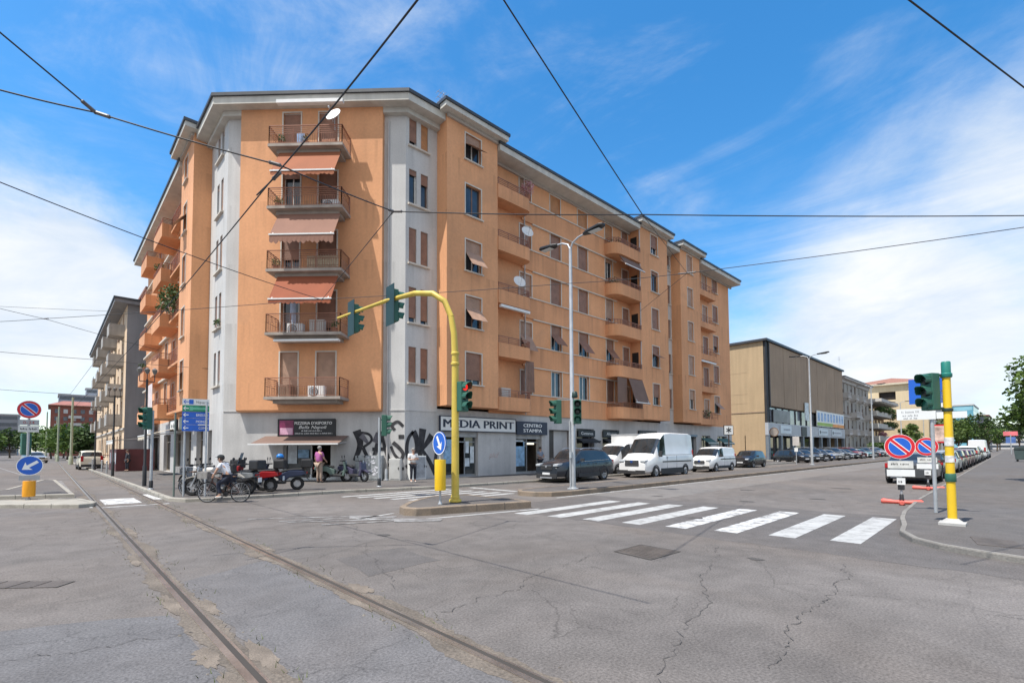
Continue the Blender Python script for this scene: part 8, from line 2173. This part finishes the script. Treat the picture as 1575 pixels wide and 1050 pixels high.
# low hedge beside the stone block
hd = thing("hedge", "dark hedge in planters below the old stone balcony block", "hedge", (128, 21.8, .12)); rnd = random.Random(3); mb = MB()
for i in range(900):
    q_ = Vector((rnd.uniform(121, 136), rnd.uniform(21.2, 22.4), rnd.uniform(.4, 2.6))); u = Vector((rnd.gauss(0, 1), rnd.gauss(0, 1), rnd.gauss(0, 1))).normalized(); v = u.orthogonal(); s = .28; mb.quad(q_ - u * s, q_ + v * s * .7, q_ + u * s, q_ - v * s * .7)
mb.build("foliage", M_LEAFD, hd); k = MB()
for i in range(5): k.box((122.5 + i * 3, 21.8, .35), (2.6, .9, .46))
k.build("planter", M_CONC, hd)
# weeds and stones along the broken rail bed
rnd = random.Random(9); mb = MB()
for i in range(260):
    b = rnd.uniform(2, 30) ** 1; a = rnd.choice((1.13, 2.62)) + rnd.choice((-.17, .24)) + rnd.gauss(0, .05); s = rnd.uniform(.005, .018)
    mb.add([(a - s, b - s * rnd.uniform(.6, 1.4), .003), (a + s, b - s, .003), (a + s * .8, b + s, .003), (a - s, b + s * .9, .003), (a, b, .004 + s * .9)], [[0, 1, 4], [1, 2, 4], [2, 3, 4], [3, 0, 4]])
o = mb.build("gravel", mat("gravel", (.15, .13, .11), .9, .4, 12)); o["kind"] = "stuff"
mb = MB()
for i in range(260):
    b0 = rnd.choice((4.2, 6.9, 9.6, 13.5, 17.8, 20.5)); b = b0 + rnd.gauss(0, .5); a = rnd.choice((1.13, 2.62)) + rnd.choice((-.2, .26)) + rnd.gauss(0, .05)
    h = rnd.uniform(.02, .07); dx, dy = rnd.gauss(0, .03), rnd.gauss(0, .03); mb.quad((a - .004, b, .004), (a + .004, b, .004), (a + dx, b + dy, h))
o = mb.build("weeds", mat("weed_green", (.10, .12, .03), .8, .3, 9)); o["kind"] = "stuff"
# ------------------------------------------------------------------ overhead tram wires
M_WIRE = mat("wire_dark", (.022, .022, .026), .6, .1, 2)
M_INS = mat("insulator", (.11, .10, .10), .5, .2, 8)
def at_z(px, py, z):
    d = pixray(px, py); return Vector((0, 0, CAMH)) + d * ((z - CAMH) / d.z)
def wire(label, pts, r=.013, sag=.0, ins=(), name="overhead_wire"):
    t = thing(name, label, "overhead wire", pts[0]); P_ = []
    for a, b in zip(pts, pts[1:]):
        n = 10
        for i in range(n): q = i / n; P_.append(Vector(a).lerp(Vector(b), q) - Vector((0, 0, 4 * sag * q * (1 - q))))
    P_.append(Vector(pts[-1])); mb = MB(); mb.tube(P_, r, 6); mb.build("cable", M_WIRE, t, smooth=True)
    for (p, q, ln) in ins:
        p, q = Vector(p), Vector(q); d = (q - p).normalized(); k = MB(); k.tube([p, p + d * ln], r * 2.4, 6); k.ball(p, r * 2.6, 8, 6); k.ball(p + d * ln, r * 2.6, 8, 6); k.build("insulator", M_INS, t)
    return t
Z = 6.6
n2 = at_z(605, 325, Z); n1 = at_z(430, 266, 5.9); n3 = at_z(147, 173, Z); n4 = at_z(1057, 420, Z); n5 = at_z(988, 330, Z); n6 = at_z(495, 461, Z); n7 = at_z(68, 490, Z); n8 = at_z(148, 553, Z)
wire("thick tram contact wire running over the rails down the left street", [at_z(690, -62, 5.75), at_z(430, 262, 5.75), at_z(215, 520, 5.75), (1.6, 60, 5.75), (1.2, 150, 5.75)], .011, .04)
wire("span wire from the upper left edge through the knot beside the roof", [at_z(-60, 122, Z), n3, n1 + Vector((0, 0, .12)), n2], .011, .02, ins=((n3, n1, .18), (n2, n1, .14), (n1 + Vector((0, 0, .12)), n3, .14)))
wire("short wire dropping from the top left edge to the left knot", [at_z(-60, 0, 7.2), n3], .011, 0, ins=((n3, at_z(-60, 0, 7.2), .16),))
wire("long level wire from the corner knot to the right edge of the photo", [n2, n5, at_z(1640, 331, Z)], .011, .03, ins=((n2, n5, .16),))
wire("wire falling from the top edge to the level wire near the second tower", [at_z(745, -46, 7.4), n5], .011, .01)
wire("thin wire from the level wire down to the far knot before the third tower", [n5, n4], .006, 0)
wire("diagonal stay from the corner knot down to the knot by the balconies", [n2, n6], .009, 0, ins=((n2, n6, .12), (n6, n2, .12)))
wire("long wire from the left edge down to the knot by the balconies", [at_z(-60, 256, Z), at_z(300, 395, Z), n6], .010, .03)
wire("lower cross wire passing over the yellow arm and up to the right edge", [at_z(-60, 496, Z), n7, n6 + Vector((0, 0, .02)), at_z(870, 436, Z), n4, at_z(1640, 340, Z)], .009, .03, ins=((n4, at_z(1640, 340, Z), .22), (n4, at_z(870, 436, Z), .22), (n7, n6, .18)))
wire("thin wire sloping from the left edge through the left far knot", [at_z(-60, 459, Z), n7, at_z(250, 540, Z)], .008, .02)
wire("pale thin wire at the left above the far knot", [at_z(-60, 468, 7.0), at_z(240, 481, 7.0)], .006, .02)
wire("lower left wire crossing the sky to the grey corner", [at_z(-60, 535, Z), n8, at_z(340, 568, Z)], .012, .03)
wire("stay wire from the lower left wire to the tram pole", [n8, at_z(108, 606, Z)], .010, 0, ins=((n8, at_z(108, 606, Z), .3),))
wire("lowest thin wire at the left edge towards the brick block", [at_z(-60, 594, Z), at_z(108, 606, Z)], .016, .03)
wire("stay wire from the far knot down towards the second tower", [n4, at_z(985, 478, Z)], .006, 0)
wire("lone wire crossing the upper right corner of the photo", [at_z(1340, -44, 7.0), at_z(1640, 184, 7.0)], .011, 0)
wire("stay from the contact wire knot to the span wire", [n1, at_z(395, 300, 5.85)], .012, 0, ins=((n1, at_z(395, 300, 5.85), .2),))
